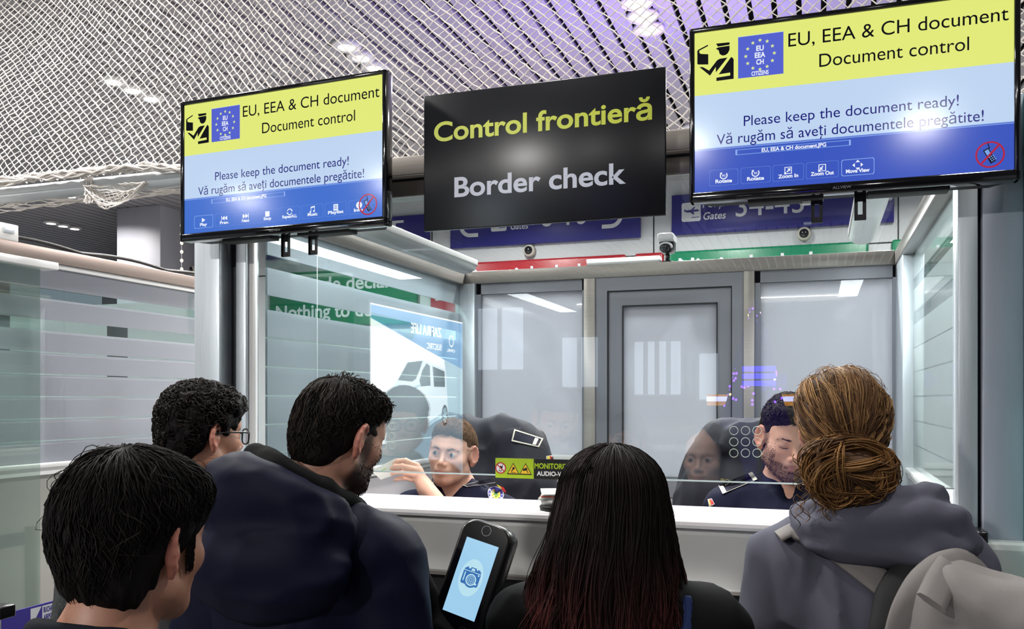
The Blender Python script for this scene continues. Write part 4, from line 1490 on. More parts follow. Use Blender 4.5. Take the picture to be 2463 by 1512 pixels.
zq([(1180, 1020), (1232, 1000), (1236, 1012), (1186, 1034)], 7, .006)
zq([(1215, 1300), (1412, 1165), (1414, 1185), (1222, 1330)], 7, .006)
obj('picture', mb, am, lb, fixn=False)
mb = MB()
yz = lambda a, b: vir(560 + a / 2.748, 560 + b / 2.748)
for s_, a0, a1, b, hh in (('ZAFIRA LIFE', 1372, 1170, 690, 60), ('ELECTRIC', 1372, 1275, 775, 36), ('OPEL', 1462, 1408, 790, 18)):
    (ya, zb1), (yb, _) = yz(a0, b), yz(a1, b)
    zt1 = yz(a0, b - hh)[1]
    text(mb, s_, fa, ya, yb, zb1, zt1 - zb1, .010, 0, .02)
yo, zo = yz(1438, 715)
ring(mb, yo, zo, 0.055, 0.07, fa, .010, 0)
obj('lettering', mb, emat('ad_lettering', (255, 255, 255), E0 * 1.1), lb, fixn=False)


def vp(u, v, Yr):
    """point of the real hall at depth Yr that the glass mirrors at pixel (u, v)"""
    p = atY(u, v, 2 * YF - Yr)
    return (p[0], Yr, p[2])


# purple-lit fir and blue information screens in the hall
tp = vp(1815, 960, -6.0)
tr = empty('decorated_tree', (tp[0], -6.0, 0), 'purple lit holiday tree mirrored in the right part of the glass', 'tree')
ztop = vp(1815, 720, -6.0)[2]
obj('needles', MB().lathe([(0.5, 0.35), (0.38, 1.3), (0.42, 1.3), (0.22, 2.0), (0.27, 2.0), (0.02, ztop)], (tp[0], -6.0, 0)), pmat('fir_purple_glow', (20, 22, 40), 0.8, emit=(70, 40, 200), estr=0.25), tr)  # emission in the needles stands in for purple light falling on them
mb = MB()
for q in range(150):
    h = 0.48 + 0.5 * rng.random()
    z = 0.4 + (ztop - 0.45) * h
    a = rng.random() * 2 * PI
    rad = 0.62 * (1 - h) + 0.03
    mb.ell((tp[0] + rad * math.cos(a), -6 + rad * math.sin(a), z), (0.016, 0.016, 0.016), int(rng.random() < .2), 6, 4)
obj('lights', mb, [emat('purple_bulb', (130, 70, 255), 14), emat('warm_bulb', (255, 210, 150), 14)], tr)
(sx0, _, sz1), (sx1, _, sz0) = vp(1785, 878, -5.2), vp(1866, 930, -5.2)
for q in range(3):
    zz0, zz1 = sz0 + (sz1 - sz0) * q / 3 + .01, sz0 + (sz1 - sz0) * (q + 1) / 3 - .01
    lab = ['lowest blue information screen mirrored beside the right officer', 'middle blue information screen mirrored beside the right officer', 'top blue information screen mirrored beside the right officer'][q]
    obj('information_screen', MB().box(sx0, sx1, -5.25, -5.2, zz0, zz1), emat('info_blue', (70, 60, 255), 5.0), label=lab, cat='screen', group='blue screens mirrored in the glass')
obj('screen_mast', MB().cyl(((sx0 + sx1) / 2, -5.30, 0), ((sx0 + sx1) / 2, -5.30, sz1), 0.03, 12), M['blackm'], label='dark mast behind the blue screens mirrored in the glass', cat='mast')
(sx0, _, sz1), (sx1, _, sz0) = vp(1700, 948, -8.0), vp(1925, 972, -8.0)
kk = empty('bar_counter', ((sx0 + sx1) / 2, -8.0, 0), 'warm lit bar mirrored behind the right officer head', 'bar')
obj('lamp_strip', MB().box(sx0, sx1, -8.0, -7.95, sz1 - .10, sz1 - .03), emat('bar_strip', (190, 190, 255), 8.0), kk)
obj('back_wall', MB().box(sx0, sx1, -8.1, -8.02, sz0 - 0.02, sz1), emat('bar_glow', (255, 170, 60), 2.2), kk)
obj('bar_front', MB().box(sx0, sx1, -8.1, -7.9, 0, sz0 - 0.02), M['wall2'], kk)
# ================================================================== smooth body shapes
def hash3(ix, iy, iz, seed):
    h = (ix * 374761393 + iy * 668265263 + iz * 2147483647 + seed * 974711) & 0xFFFFFFFF
    h = ((h ^ (h >> 13)) * 1274126177) & 0xFFFFFFFF
    return ((h ^ (h >> 16)) & 0xFFFF) / 65535.0 * 2 - 1


def vnoise(x, y, z, seed=0):
    x, y, z = np.broadcast_arrays(x, y, z)
    i, j, k = (np.floor(a).astype(np.int64) for a in (x, y, z))
    fx, fy, fz = x - i, y - j, z - k
    fx, fy, fz = (f * f * (3 - 2 * f) for f in (fx, fy, fz))
    r = 0
    for a in (0, 1):
        for b in (0, 1):
            for c in (0, 1):
                w = (fx if a else 1 - fx) * (fy if b else 1 - fy) * (fz if c else 1 - fz)
                r = r + w * hash3(i + a, j + b, k + c, seed)
    return r


def dell(c, r):
    c, r = np.array(c, float), np.array(r, float)

    def f(X, Y, Z):
        a, b, d = (X - c[0]), (Y - c[1]), (Z - c[2])
        k0 = np.sqrt((a / r[0]) ** 2 + (b / r[1]) ** 2 + (d / r[2]) ** 2)
        k1 = np.sqrt((a / r[0] ** 2) ** 2 + (b / r[1] ** 2) ** 2 + (d / r[2] ** 2) ** 2) + 1e-9
        return k0 * (k0 - 1) / k1
    f.bb = (c - r, c + r)
    return f


def dcap(a, b, ra, rb=None, sq=(1, 1, 1)):
    """tapered capsule; sq squeezes space (a larger factor makes the shape thinner along that axis)"""
    rb = ra if rb is None else rb
    a, b, sq = np.array(a, float), np.array(b, float), np.array(sq, float)
    A, Bv = a * sq, (b - a) * sq
    L = (Bv ** 2).sum() + 1e-12

    def f(X, Y, Z):
        px, py, pz = X * sq[0] - A[0], Y * sq[1] - A[1], Z * sq[2] - A[2]
        h = np.clip((px * Bv[0] + py * Bv[1] + pz * Bv[2]) / L, 0, 1)
        return (np.sqrt((px - h * Bv[0]) ** 2 + (py - h * Bv[1]) ** 2 + (pz - h * Bv[2]) ** 2) - (ra + (rb - ra) * h)) / sq.max()
    m = max(ra, rb)
    f.bb = (np.minimum(a, b) - m, np.maximum(a, b) + m)
    return f


def dbox(c, hs, r, R=None):
    c, hs = np.array(c, float), np.array(hs, float)
    Rm = np.eye(3) if R is None else np.array(R, float)

    def f(X, Y, Z):
        a, b, d = X - c[0], Y - c[1], Z - c[2]
        q = [np.abs(Rm[0][i] * a + Rm[1][i] * b + Rm[2][i] * d) - hs[i] + r for i in range(3)]
        o = np.sqrt(np.maximum(q[0], 0) ** 2 + np.maximum(q[1], 0) ** 2 + np.maximum(q[2], 0) ** 2)
        return o + np.minimum(np.maximum(q[0], np.maximum(q[1], q[2])), 0) - r
    e = np.abs(Rm) @ hs
    f.bb = (c - e, c + e)
    return f


def dtor(c, R_, r, tilt=0.0, sx=1.0, sy=1.0, roll=0.0):
    """ring lying in the xy plane, tilted about x by tilt and about y by roll"""
    c = np.array(c, float)
    ct, st = math.cos(tilt), math.sin(tilt)
    cr, sr = math.cos(roll), math.sin(roll)

    def f(X, Y, Z):
        a, b, d = X - c[0], Y - c[1], Z - c[2]
        b, d = b * ct + d * st, -b * st + d * ct
        a, d = a * cr - d * sr, a * sr + d * cr
        q = np.sqrt((a / sx) ** 2 + (b / sy) ** 2) - R_
        return np.sqrt(q * q + d * d) - r
    m = R_ * max(sx, sy) + r
    f.bb = (c - m, c + m)
    return f


def xform(f, M):
    """place a local shape: M is a 4x4 local -> outer matrix (rotation and translation, uniform scale)"""
    M = np.array(M)
    s = np.linalg.norm(M[:3, 0])
    R = M[:3, :3] / s
    t = M[:3, 3]

    def g(X, Y, Z):
        a, b, d = X - t[0], Y - t[1], Z - t[2]
        return s * f((R[0, 0] * a + R[1, 0] * b + R[2, 0] * d) / s, (R[0, 1] * a + R[1, 1] * b + R[2, 1] * d) / s, (R[0, 2] * a + R[1, 2] * b + R[2, 2] * d) / s)
    lo, hi = f.bb
    cs = np.array([[(lo if i & 1 else hi)[0], (lo if i & 2 else hi)[1], (lo if i & 4 else hi)[2]] for i in range(8)])
    W = (cs * s) @ R.T + t
    g.bb = (W.min(0), W.max(0))
    return g


def field(ops, X, Y, Z, D=None):
    """ops: (shape, k, mode) with mode '+', '-' or 'd' (a displacement function of position)"""
    full = D is None
    if full:
        D = np.full(np.broadcast(X, Y, Z).shape, 0.3)
    for f, k, mode in ops:
        if mode == 'd':
            D = D + f(X, Y, Z)
            continue
        d = f(X, Y, Z)
        if mode == '+':
            h = np.maximum(k - np.abs(D - d), 0) / k
            D = np.minimum(D, d) - h * h * k * 0.25
        else:
            d = -d
            h = np.maximum(k - np.abs(D - d), 0) / k
            D = np.maximum(D, d) + h * h * k * 0.25
    return D


def axis_pts(iv):
    """iv: list of (lo, hi, step); finer steps win where the intervals overlap"""
    cuts = sorted({c for a, b, h in iv for c in (a, b)})
    out = []
    for a, b in zip(cuts[:-1], cuts[1:]):
        hs = [h for lo, hi, h in iv if lo <= a + 1e-9 and hi >= b - 1e-9]
        if not hs or b - a < 1e-6:
            continue
        n = max(1, int(round((b - a) / min(hs))))
        out += list(np.linspace(a, b, n, endpoint=False))
    out.append(cuts[-1])
    return np.array(out)


def polygonise(ops, ax, ay, az):
    nx, ny, nz = len(ax), len(ay), len(az)
    D = np.full((nx, ny, nz), 0.3, np.float32)
    for f, k, mode in ops:
        if mode == 'd':
            act = np.abs(D) < 0.05
            idx = np.nonzero(act)
            D[idx] += f(ax[idx[0]], ay[idx[1]], az[idx[2]])
            continue
        lo, hi = f.bb
        m = k + 0.06
        s = []
        for a, l, h in ((ax, lo[0], hi[0]), (ay, lo[1], hi[1]), (az, lo[2], hi[2])):
            i0, i1 = np.searchsorted(a, l - m), np.searchsorted(a, h + m)
            s.append(slice(max(0, i0 - 1), min(len(a), i1 + 1)))
        if any(q.start >= q.stop for q in s):
            continue
        sl = tuple(s)
        D[sl] = field([(f, k, mode)], ax[s[0]][:, None, None], ay[s[1]][None, :, None], az[s[2]][None, None, :], D[sl])
    D[0], D[-1], D[:, 0], D[:, -1], D[:, :, 0], D[:, :, -1] = .3, .3, .3, .3, .3, .3
    ins = D < 0
    cnt = np.zeros((nx - 1, ny - 1, nz - 1), np.int8)
    for a in (0, 1):
        for b in (0, 1):
            for c in (0, 1):
                cnt += ins[a:nx - 1 + a, b:ny - 1 + b, c:nz - 1 + c]
    ci, cj, ck = np.nonzero((cnt > 0) & (cnt < 8))
    vid = np.full(cnt.shape, -1, np.int32)
    vid[ci, cj, ck] = np.arange(len(ci))
    S = np.zeros((len(ci), 3)); W = np.zeros(len(ci))
    for (a, b) in [((0, 0, 0), (1, 0, 0)), ((0, 1, 0), (1, 1, 0)), ((0, 0, 1), (1, 0, 1)), ((0, 1, 1), (1, 1, 1)),
                   ((0, 0, 0), (0, 1, 0)), ((1, 0, 0), (1, 1, 0)), ((0, 0, 1), (0, 1, 1)), ((1, 0, 1), (1, 1, 1)),
                   ((0, 0, 0), (0, 0, 1)), ((1, 0, 0), (1, 0, 1)), ((0, 1, 0), (0, 1, 1)), ((1, 1, 0), (1, 1, 1))]:
        d0 = D[ci + a[0], cj + a[1], ck + a[2]].astype(float); d1 = D[ci + b[0], cj + b[1], ck + b[2]].astype(float)
        x = (d0 < 0) != (d1 < 0)
        t = np.where(x, d0 / np.where(x, d0 - d1, 1), 0)
        P0 = np.stack([ax[ci + a[0]], ay[cj + a[1]], az[ck + a[2]]], 1); P1 = np.stack([ax[ci + b[0]], ay[cj + b[1]], az[ck + b[2]]], 1)
        S += np.where(x[:, None], P0 + t[:, None] * (P1 - P0), 0); W += x
    V = S / W[:, None]
    Fs = []
    for axis_ in range(3):
        sl0 = [slice(1, -1)] * 3; sl1 = [slice(1, -1)] * 3
        sl0[axis_] = slice(0, -1); sl1[axis_] = slice(1, None)
        A, Bq = ins[tuple(sl0)], ins[tuple(sl1)]
        I = np.array(np.nonzero(A != Bq))
        flip = A[tuple(I)]
        u, w = (axis_ + 1) % 3, (axis_ + 2) % 3
        base = I.copy()
        base[u] += 1; base[w] += 1
        q = []
        for du, dw in ((-1, -1), (0, -1), (0, 0), (-1, 0)):
            c = base.copy(); c[u] += du; c[w] += dw
            q.append(vid[c[0], c[1], c[2]])
        q = np.stack(q, 1)
        q = np.where(flip[:, None], q, q[:, ::-1])
        Fs.append(q)
    return V, np.vstack(Fs)


def strand_mesh(P, r, sides=3):
    """P: (n, k, 3) polylines, r: (n, k) radii -> vertices, quads"""
    n, k, _ = P.shape
    T = np.gradient(P, axis=1)
    T /= np.linalg.norm(T, axis=2, keepdims=True) + 1e-12
    ref = np.array([0.31, 0.52, 0.79])
    N = np.cross(T, ref); N /= np.linalg.norm(N, axis=2, keepdims=True) + 1e-9
    B = np.cross(T, N)
    V = np.stack([P + r[..., None] * (math.cos(a) * N + math.sin(a) * B) for a in np.arange(sides) * 2 * PI / sides], 2)
    V = V.reshape(-1, 3)
    b = (np.arange(n)[:, None] * k + np.arange(k - 1)[None, :]).reshape(-1, 1) * sides
    F = []
    for c in range(sides):
        d = (c + 1) % sides
        F.append(np.concatenate([b + c, b + d, b + sides + d, b + sides + c], 1))
    return V, np.vstack(F)


def hmat(t, yaw=0, pitch=0, roll=0, s=1.0):
    """yaw > 0 turns to the person's left, pitch > 0 nods down, roll > 0 tilts to the right shoulder"""
    R = Matrix.Rotation(math.radians(yaw), 4, 'Z') @ Matrix.Rotation(math.radians(-pitch), 4, 'X') @ Matrix.Rotation(math.radians(roll), 4, 'Y')
    return np.array(Matrix.Translation(Vector(t)) @ R @ Matrix.Scale(s, 4))


def ap(Mx, P):
    P = np.asarray(P, float)
    return P @ Mx[:3, :3].T + Mx[:3, 3]


def head_ops(fem=0.0, ears=True, eyes='open', jaw=1.0):
    o = []
    a = lambda f, k=0.012, m='+': o.append((f, k, m))
    a(dell((0, -.014, .034), (.0745, .094, .083)))
    a(dell((0, .030, -.025), (.0595 * jaw, .062, .086)), .03)
    a(dell((0, .052, .045), (.052, .038, .042)), .03)
    for s in (-1, 1):
        a(dcap((s * .0535 * jaw, .004, -.062), (s * .012, .066, -.092), .021, .020), .03)
        a(dell((s * .042, .056, -.022), (.022, .024, .020)), .03)
        a(dcap((s * .012, .087, .022), (s * .040, .073, .021), .0085, .008), .02)
    a(dell((0, .072, -.093), (.020, .018, .016)), .025)
    for s in (-1, 1):
        a(dell((s * .0315, .098, .002), (.0195, .020, .0125)), .016, '-')
        a(dell((s * .0315, .0755, .002), (.0155, .0135, .0125)), .008)
    a(dcap((0, .084, .014), (0, .107, -.026), .0068, .0082), .013)
    a(dell((0, .1085, -.030), (.0092, .0092, .0082)), .007)
    for s in (-1, 1):
        a(dell((s * .0112, .0975, -.0345), (.0062, .0095, .0066)), .006)
        a(dell((s * .0065, .101, -.042), (.0036, .0045, .004)), .003, '-')
    a(dell((0, .085, -.058), (.026, .014, .018)), .02)
    a(dcap((-.019, .0915, -.0585), (.019, .0915, -.0585), .0048), .008)
    a(dell((0, .0965, -.0575), (.013, .0055, .0048)), .006)
    a(dell((0, .0945, -.0685), (.016, .007, .0055)), .008)
    a(dcap((-.023, .0935, -.0632), (.023, .0945, -.0632), .0030), .003, '-')
    if eyes == 'open':
        for s in (-1, 1):
            a(dell((s * .0315, .0915, .0010), (.0125, .008, .0036)), .003, '-')
    elif eyes == 'closed':
        for s in (-1, 1):
            a(dcap((s * .019, .0885, -.004), (s * .044, .084, -.004), .0012), .003, '-')
    if ears:
        for s in (-1, 1):
            E = np.array(Matrix.Translation((s * .0755, -.012, -.006)) @ Matrix.Rotation(s * math.radians(31), 4, 'Z') @ Matrix.Rotation(math.radians(-9), 4, 'X') @ Matrix.Scale(1.12, 4))
            e = lambda f: xform(f, E)
            a(e(dell((s * .004, 0, .004), (.0085, .0185, .030))), .008)
            a(e(dell((s * .011, .003, .006), (.006, .0115, .021))), .004, '-')
            t = np.linspace(-2.0, 2.4, 9)
            pts = [(s * .0085, -.0165 * math.cos(q) * .98, .006 + .027 * math.sin(q)) for q in t]
            for p, q in zip(pts[:-1], pts[1:]):
                a(e(dcap(p, q, .0036)), .004)
            a(e(dell((s * .0045, .004, -.026), (.005, .009, .009))), .006)
            a(e(dell((s * .006, .0125, -.004), (.004, .0045, .007))), .005)
    return o


def body_ops(HM, S, neck=.051, w=1.0, seated=None, hands=True, arms=None, legs=True):
    """standing or seated figure in person space; HM places the head"""
    o = []
    a = lambda f, k=0.03: o.append((f, k, '+'))
    nk = ap(HM, [(0, -.030, -.055), (0, -.02, -.08)])
    a(dcap(nk[0], (0, -.035, S + .02), neck, neck * 1.08), .03)
    a(dell((0, -.015, S - .16), (.155 * w, .105, .20)))
    a(dcap((-.145 * w, -.02, S - .05), (.145 * w, -.02, S - .05), .052))
    for s in (-1, 1):
        a(dcap((s * .11 * w, -.03, S - .02), (s * .02, -.035, S + .045), .036, .044), .04)
    hz = (S - .46) if seated is None else seated + .09
    a(dcap((0, -.005, S - .28), (0, 0, hz), .125 * w, .135 * w, (1, 1.25, 1)), .06)
    if arms is None:
        arms = {s: [(s * .185 * w, -.02, S - .055), (s * .225 * w, -.055, S - .33), (s * .165 * w, .14, S - .47), (s * .11 * w, .165, S - .50)] for s in (-1, 1)}
    for s in (-1, 1):
        A = arms[s]
        a(dcap(A[0], A[1], .050, .040))
        a(dcap(A[1], A[2], .040, .028))
        if hands and len(A) > 3:
            a(dell(A[3], (.035, .045, .025)), .02)
    if legs:
        for s in (-1, 1):
            if seated is None:
                kn, an = (s * .10, .015, hz * .52), (s * .105, -.01, .09)
                a(dcap((s * .085, 0, hz), kn, .088, .058))
                a(dcap(kn, an, .056, .036))
                a(dcap(an, (s * .115, .14, .045), .038, .032))
            else:
                kn, an = (s * .12, .30, seated + .05), (s * .12, .26, .30)
                a(dcap((s * .09, .02, hz), kn, .082, .058))
                a(dcap(kn, an, .055, .038))
                a(dcap(an, (s * .125, .39, .245), .038, .032))
    return o


def folds(amp, freq, seed, stretch=(1, 1, 1), thr=0.0):
    def f(X, Y, Z):
        w = vnoise(X * 5, Y * 5, Z * 5, seed) * 1.2
        n = vnoise(X * freq * stretch[0] + w, Y * freq * stretch[1] + w, Z * freq * stretch[2] - w, seed + 3)
        n2 = vnoise(X * freq * 2.3 * stretch[0] - w, Y * freq * 2.3 * stretch[1], Z * freq * 2.3 * stretch[2] + w, seed + 5)
        return -amp * (1 - np.abs(n) * 2.6) - 0.45 * amp * (1 - 2.4 * np.abs(n2))
    return f


SKIN = {}


def skin_mat():
    m = pmat('skin', (200, 150, 125), 0.48, attr='tint', noise=0.06, nscale=120, bump=0.04, bscale=400)
    b = [n for n in m.node_tree.nodes if n.type == 'BSDF_PRINCIPLED'][0]
    b.inputs['Subsurface Weight'].default_value = 0.12
    b.inputs['Subsurface Radius'].default_value = (0.012, 0.005, 0.003)
    b.inputs['Subsurface Scale'].default_value = 0.6
    return m


M['skin'] = skin_mat()
M['hair'] = pmat('hair', (30, 22, 20), 0.6, attr='tint', spec=0.11)


def skin_tint(V, HM, base, lips, stub=None, stub_amt=0.0):
    """natural colour differences of the skin: lips, ears, cheeks, shaved beard"""
    Mi = np.linalg.inv(HM)
    L = ap(Mi, V)
    c = np.tile(np.array(lin(base)), (len(V), 1))
    red = np.array(lin((196, 104, 92)))

    def mix(w, col):
        c[:, :3] = c[:, :3] * (1 - w[:, None]) + np.array(col)[:3] * w[:, None]
    near = np.linalg.norm(L, axis=1) < 0.22
    if stub is not None:
        ang = np.clip((-.038 - L[:, 2] - 0.55 * np.clip(np.abs(L[:, 0]) - .046, -1, 0)) / .012, 0, 1)
        side = np.clip((np.abs(L[:, 0]) - .050) / .008, 0, 1) * np.clip((.030 - L[:, 2]) / .01, 0, 1) * np.clip((L[:, 1] - .002) / .01, 0, 1) * np.clip((.045 - L[:, 1]) / .012, 0, 1)
        low = np.clip((-.046 - L[:, 2]) / .010, 0, 1) * np.clip((L[:, 1] + .01) / .015, 0, 1)
        neckcut = np.clip((L[:, 2] + .125) / .02, 0, 1)
        w = np.maximum(low, side) * neckcut * near * stub_amt
        mix(w, lin(stub))
    mix((np.clip((np.abs(L[:, 0]) - .074) / .006, 0, 1) * (np.abs(L[:, 2]) < .05) * near * 0.42), red)
    ck = np.exp(-(((np.abs(L[:, 0]) - .043) / .018) ** 2 + ((L[:, 2] + .025) / .016) ** 2)) * (L[:, 1] > .04) * 0.16
    ns = np.exp(-((L[:, 0] / .014) ** 2 + ((L[:, 2] + .030) / .012) ** 2)) * (L[:, 1] > .09) * 0.2
    mix(np.maximum(ck, ns) * near, red)
    lp = (np.abs(L[:, 0]) < .0235) & (L[:, 1] > .083)
    d = np.maximum(np.abs(L[:, 2] + .0632) - .0072 * (1 - (np.abs(L[:, 0]) / .024) ** 2) - .0006, 0)
    mix(np.clip(1 - d / .0018, 0, 1) * lp * 0.6, lin(lips))
    c[:, 3] = 1
    return c


def star_radius(ops, dirs, c0):
    """distance from c0 to the outer surface of the shape along each direction"""
    t = np.linspace(0.02, 0.26, 121)
    P = c0[None, None] + dirs[:, None, :] * t[None, :, None]
    D = field(ops, P[..., 0], P[..., 1], P[..., 2])
    last = np.where((D < 0).any(1), D.shape[1] - 1 - np.argmax((D < 0)[:, ::-1], 1), 0)
    return t[last]


def pal(n, cols, w=None):
    C = np.array([lin(c) for c in cols])
    i = rng.choice(len(cols), n, p=w)
    return C[i] * np.concatenate([rng.uniform(0.8, 1.2, (n, 1)).repeat(3, 1), np.ones((n, 1))], 1)


def join_parts(parts):
    """parts: (V, F(quads), colour) lists -> arrays"""
    Vs, Fs, Cs, b = [], [], [], 0
    for V, F, C in parts:
        Vs.append(V); Fs.append(F + b); Cs.append(C); b += len(V)
    return np.vstack(Vs), np.vstack(Fs), np.vstack(Cs)


def hair_shell(ops, lo, hi, h, col, HM):
    V, F = polygonise(ops, np.arange(lo[0], hi[0], h), np.arange(lo[1], hi[1], h), np.arange(lo[2], hi[2], h))
    return ap(HM, V), F, np.tile(np.array(lin(col)), (len(V), 1))


def strands_part(P, r, cols, HM=None, sides=3, tipcol=None):
    if HM is not None:
        P = ap(HM, P.reshape(-1, 3)).reshape(P.shape)
    V, F = strand_mesh(P, r, sides)
    k = P.shape[1] * sides
    C = np.repeat(cols, k, axis=0)
    return V, F, C


def eye_part(HM, s, gaze=(0, 0), iris=(70, 45, 30)):
    """eyeball with iris and pupil at the socket"""
    c = np.array([s * .0315, .0776, .0010])
    r = .0125
    d = np.array([math.sin(math.radians(gaze[0])), math.cos(math.radians(gaze[0])), math.sin(math.radians(gaze[1]))])
    d /= np.linalg.norm(d)
    mb = MB()
    q = Vector((0, 0, 1)).rotation_difference(Vector(d)).to_matrix()
    mb.ell(c, (r, r, r), 0, 20, 24, np.array(q))
    V = np.vstack(mb.v)
    ang = np.array([np.degrees(np.arccos(np.clip(np.dot((np.mean(V[f], 0) - c) / np.linalg.norm(np.mean(V[f], 0) - c), d), -1, 1))) for f in mb.f])
    mb.m = [2 if a < 14 else (1 if a < 34 else 0) for a in ang]
    mb.v = [ap(HM, V)]
    return mb


M['sclera'] = pmat('eye_white', (178, 168, 164), 0.25)
M['iris'] = pmat('eye_iris', (48, 32, 24), 0.2)
M['pupil'] = pmat('eye_pupil', (6, 6, 6), 0.1)


def brow(HM, s, ops, col, n=190, th=.0016):
    x = rng.uniform(.012, .047, n)
    z = .0178 + .0040 * np.clip((x - .012) / .022, 0, 1) - .006 * np.clip((x - .034) / .013, 0, 1) + rng.normal(0, .0018, n) * (1.2 - (x - .012) / .045)
    t = np.linspace(.06, .12, 61)
    X = np.repeat((s * x)[:, None], 61, 1)
    D = field(ops, X, np.repeat(t[None], n, 0), np.repeat(z[:, None], 61, 1))
    y = t[60 - np.argmax((D < 0)[:, ::-1], 1)]
    P0 = np.stack([s * x, y - .0005, z], 1)
    d = np.stack([s * np.full(n, .007), -.0018 - .09 * (x - .012), rng.normal(.0006, .0012, n)], 1)
    P = np.stack([P0, P0 + d * .5 + [0, .0012, .0004], P0 + d + [0, .0004, 0]], 1)
    return strands_part(P, np.tile([.00045, .00045, .0002], (n, 1)), pal(n, [col]), HM)


def march(px, ops, Mw, d0, d1, n=260):
    """where the camera rays through the pixels meet the surface ops (placed by Mw)"""
    Mi = np.array(Matrix(Mw).inverted())
    R = np.array([ray(u, v) for u, v in px])
    t = np.linspace(d0, d1, n)
    P = np.array([0, 0, EYE]) + R[:, None] * t[None, :, None]
    L = P.reshape(-1, 3) @ Mi[:3, :3].T + Mi[:3, 3]
    D = field(ops, L[:, 0], L[:, 1], L[:, 2]).reshape(len(px), n)
    hit = (D < 0).any(1)
    i = np.where(hit, np.argmax(D < 0, 1), n - 1)
    tt = t[i]
    tt = np.where(hit, tt, np.median(tt[hit]) if hit.any() else (d0 + d1) / 2)
    return R, tt
# ================================================================== people
CLOTH = dict(
    navy=pmat('navy_shell_fabric', (11, 13, 34), 0.6, spec=.10, noise=0.06, nscale=500, bump=0.05, bscale=900),
    blackf=pmat('black_fleece', (8, 8, 9), 0.85, spec=.10, bump=0.1, bscale=900),
    coat=pmat('black_wool_coat', (8, 8, 9), 0.8, spec=.10, bump=0.1, bscale=700),
    charcoal=pmat('charcoal_jersey', (30, 32, 40), 0.8, spec=.10, noise=0.1, nscale=300),
    hoodie=pmat('grey_sweatshirt', (84, 84, 96), 0.85, spec=.10, noise=0.08, nscale=350, bump=0.06, bscale=800),
    police=pmat('police_navy_cotton', (24, 26, 46), 0.75, spec=.10, noise=0.06, nscale=400),
    trouser=pmat('dark_trousers', (26, 27, 34), 0.8),
    jeans=pmat('blue_jeans', (44, 54, 80), 0.8, noise=0.15, nscale=60),
    shoe=pmat('black_shoes', (18, 18, 20), 0.5),
    pack=pmat('grey_melange_canvas', (124, 120, 118), 0.85, spec=.10, noise=0.16, nscale=260, stretch=(1, 1, 6), bump=0.08, bscale=500),
    packd=pmat('dark_strap_padding', (20, 20, 22), 0.8),
    blue=pmat('blue_lining', (34, 46, 84), 0.75, spec=.10),
    lattice=None)
# black jacket cloth with a fine pale lattice printed on it
m, nt, out = new_mat('lattice_jacket_fabric')
b = nt.nodes.new('ShaderNodeBsdfPrincipled'); b.inputs['Roughness'].default_value = 0.55
tc = nt.nodes.new('ShaderNodeTexCoord'); vo = nt.nodes.new('ShaderNodeTexVoronoi'); vo.feature = 'DISTANCE_TO_EDGE'; vo.inputs['Scale'].default_value = 34
nt.links.new(tc.outputs['Object'], vo.inputs['Vector'])
rp = nt.nodes.new('ShaderNodeMapRange'); rp.inputs[1].default_value = 0.012; rp.inputs[2].default_value = 0.03
nt.links.new(vo.outputs['Distance'], rp.inputs[0])
mx = nt.nodes.new('ShaderNodeMix'); mx.data_type = 'RGBA'; mx.inputs[6].default_value = lin((78, 78, 82)); mx.inputs[7].default_value = lin((11, 11, 12))
nt.links.new(rp.outputs[0], mx.inputs[0]); nt.links.new(mx.outputs[2], b.inputs['Base Color']); nt.links.new(b.outputs[0], out.inputs[0])
CLOTH['lattice'] = m

GRID_FAR = 0.014


def torso_cloth(S, w=1.0, t=0.022, hem=None, sleeves=True, arms=None, chest=1.0, belly=0.0, seated=None):
    """the outside of a jacket, coat or shirt"""
    o = []
    a = lambda f, k=0.04: o.append((f, k, '+'))
    hem = (S - .52) if hem is None else hem
    a(dell((0, -.018, S - .16), (.158 * w + t, (.108 + t) * chest, .215)))
    a(dcap((0, -.005, S - .2), (0, 0, hem + .06), .135 * w + t + belly, .145 * w + t + belly, (1, 1.22, 1)), .08)
    a(dcap((-.150 * w, -.022, S - .052), (.150 * w, -.022, S - .052), .054 + t * .8))
    for s in (-1, 1):
        a(dcap((s * .13 * w, -.03, S - .025), (s * .035, -.035, S + .035), .040 + t * .6, .046 + t * .3), .04)
    if arms is None:
        arms = {s: [(s * .185 * w, -.02, S - .055), (s * .225 * w, -.055, S - .33), (s * .165 * w, .14, S - .47)] for s in (-1, 1)}
    if sleeves:
        for s in (-1, 1):
            A = arms[s]
            a(dcap(A[0], A[1], .053 + t, .044 + t), .035)
            if len(A) > 2:
                a(dcap(A[1], A[2], .044 + t, .036 + t * .8), .03)
    cut = dbox((0, 0, hem - .15), (.6, .6, .15), .01)
    o.append((cut, .01, '-'))
    return o


def bounds(ops, pad=0.03):
    lo = np.min([f.bb[0] for f, k, m in ops if m == '+'], 0) - pad
    hi = np.max([f.bb[1] for f, k, m in ops if m == '+'], 0) + pad
    return lo, hi


def cloth_obj(name, ops, h, mat, root, **kw):
    lo, hi = bounds(ops)
    V, F = polygonise(ops, *(np.arange(lo[i], hi[i], h) for i in range(3)))
    return raw_obj(name, V, F, mat, root, local=True, **kw)


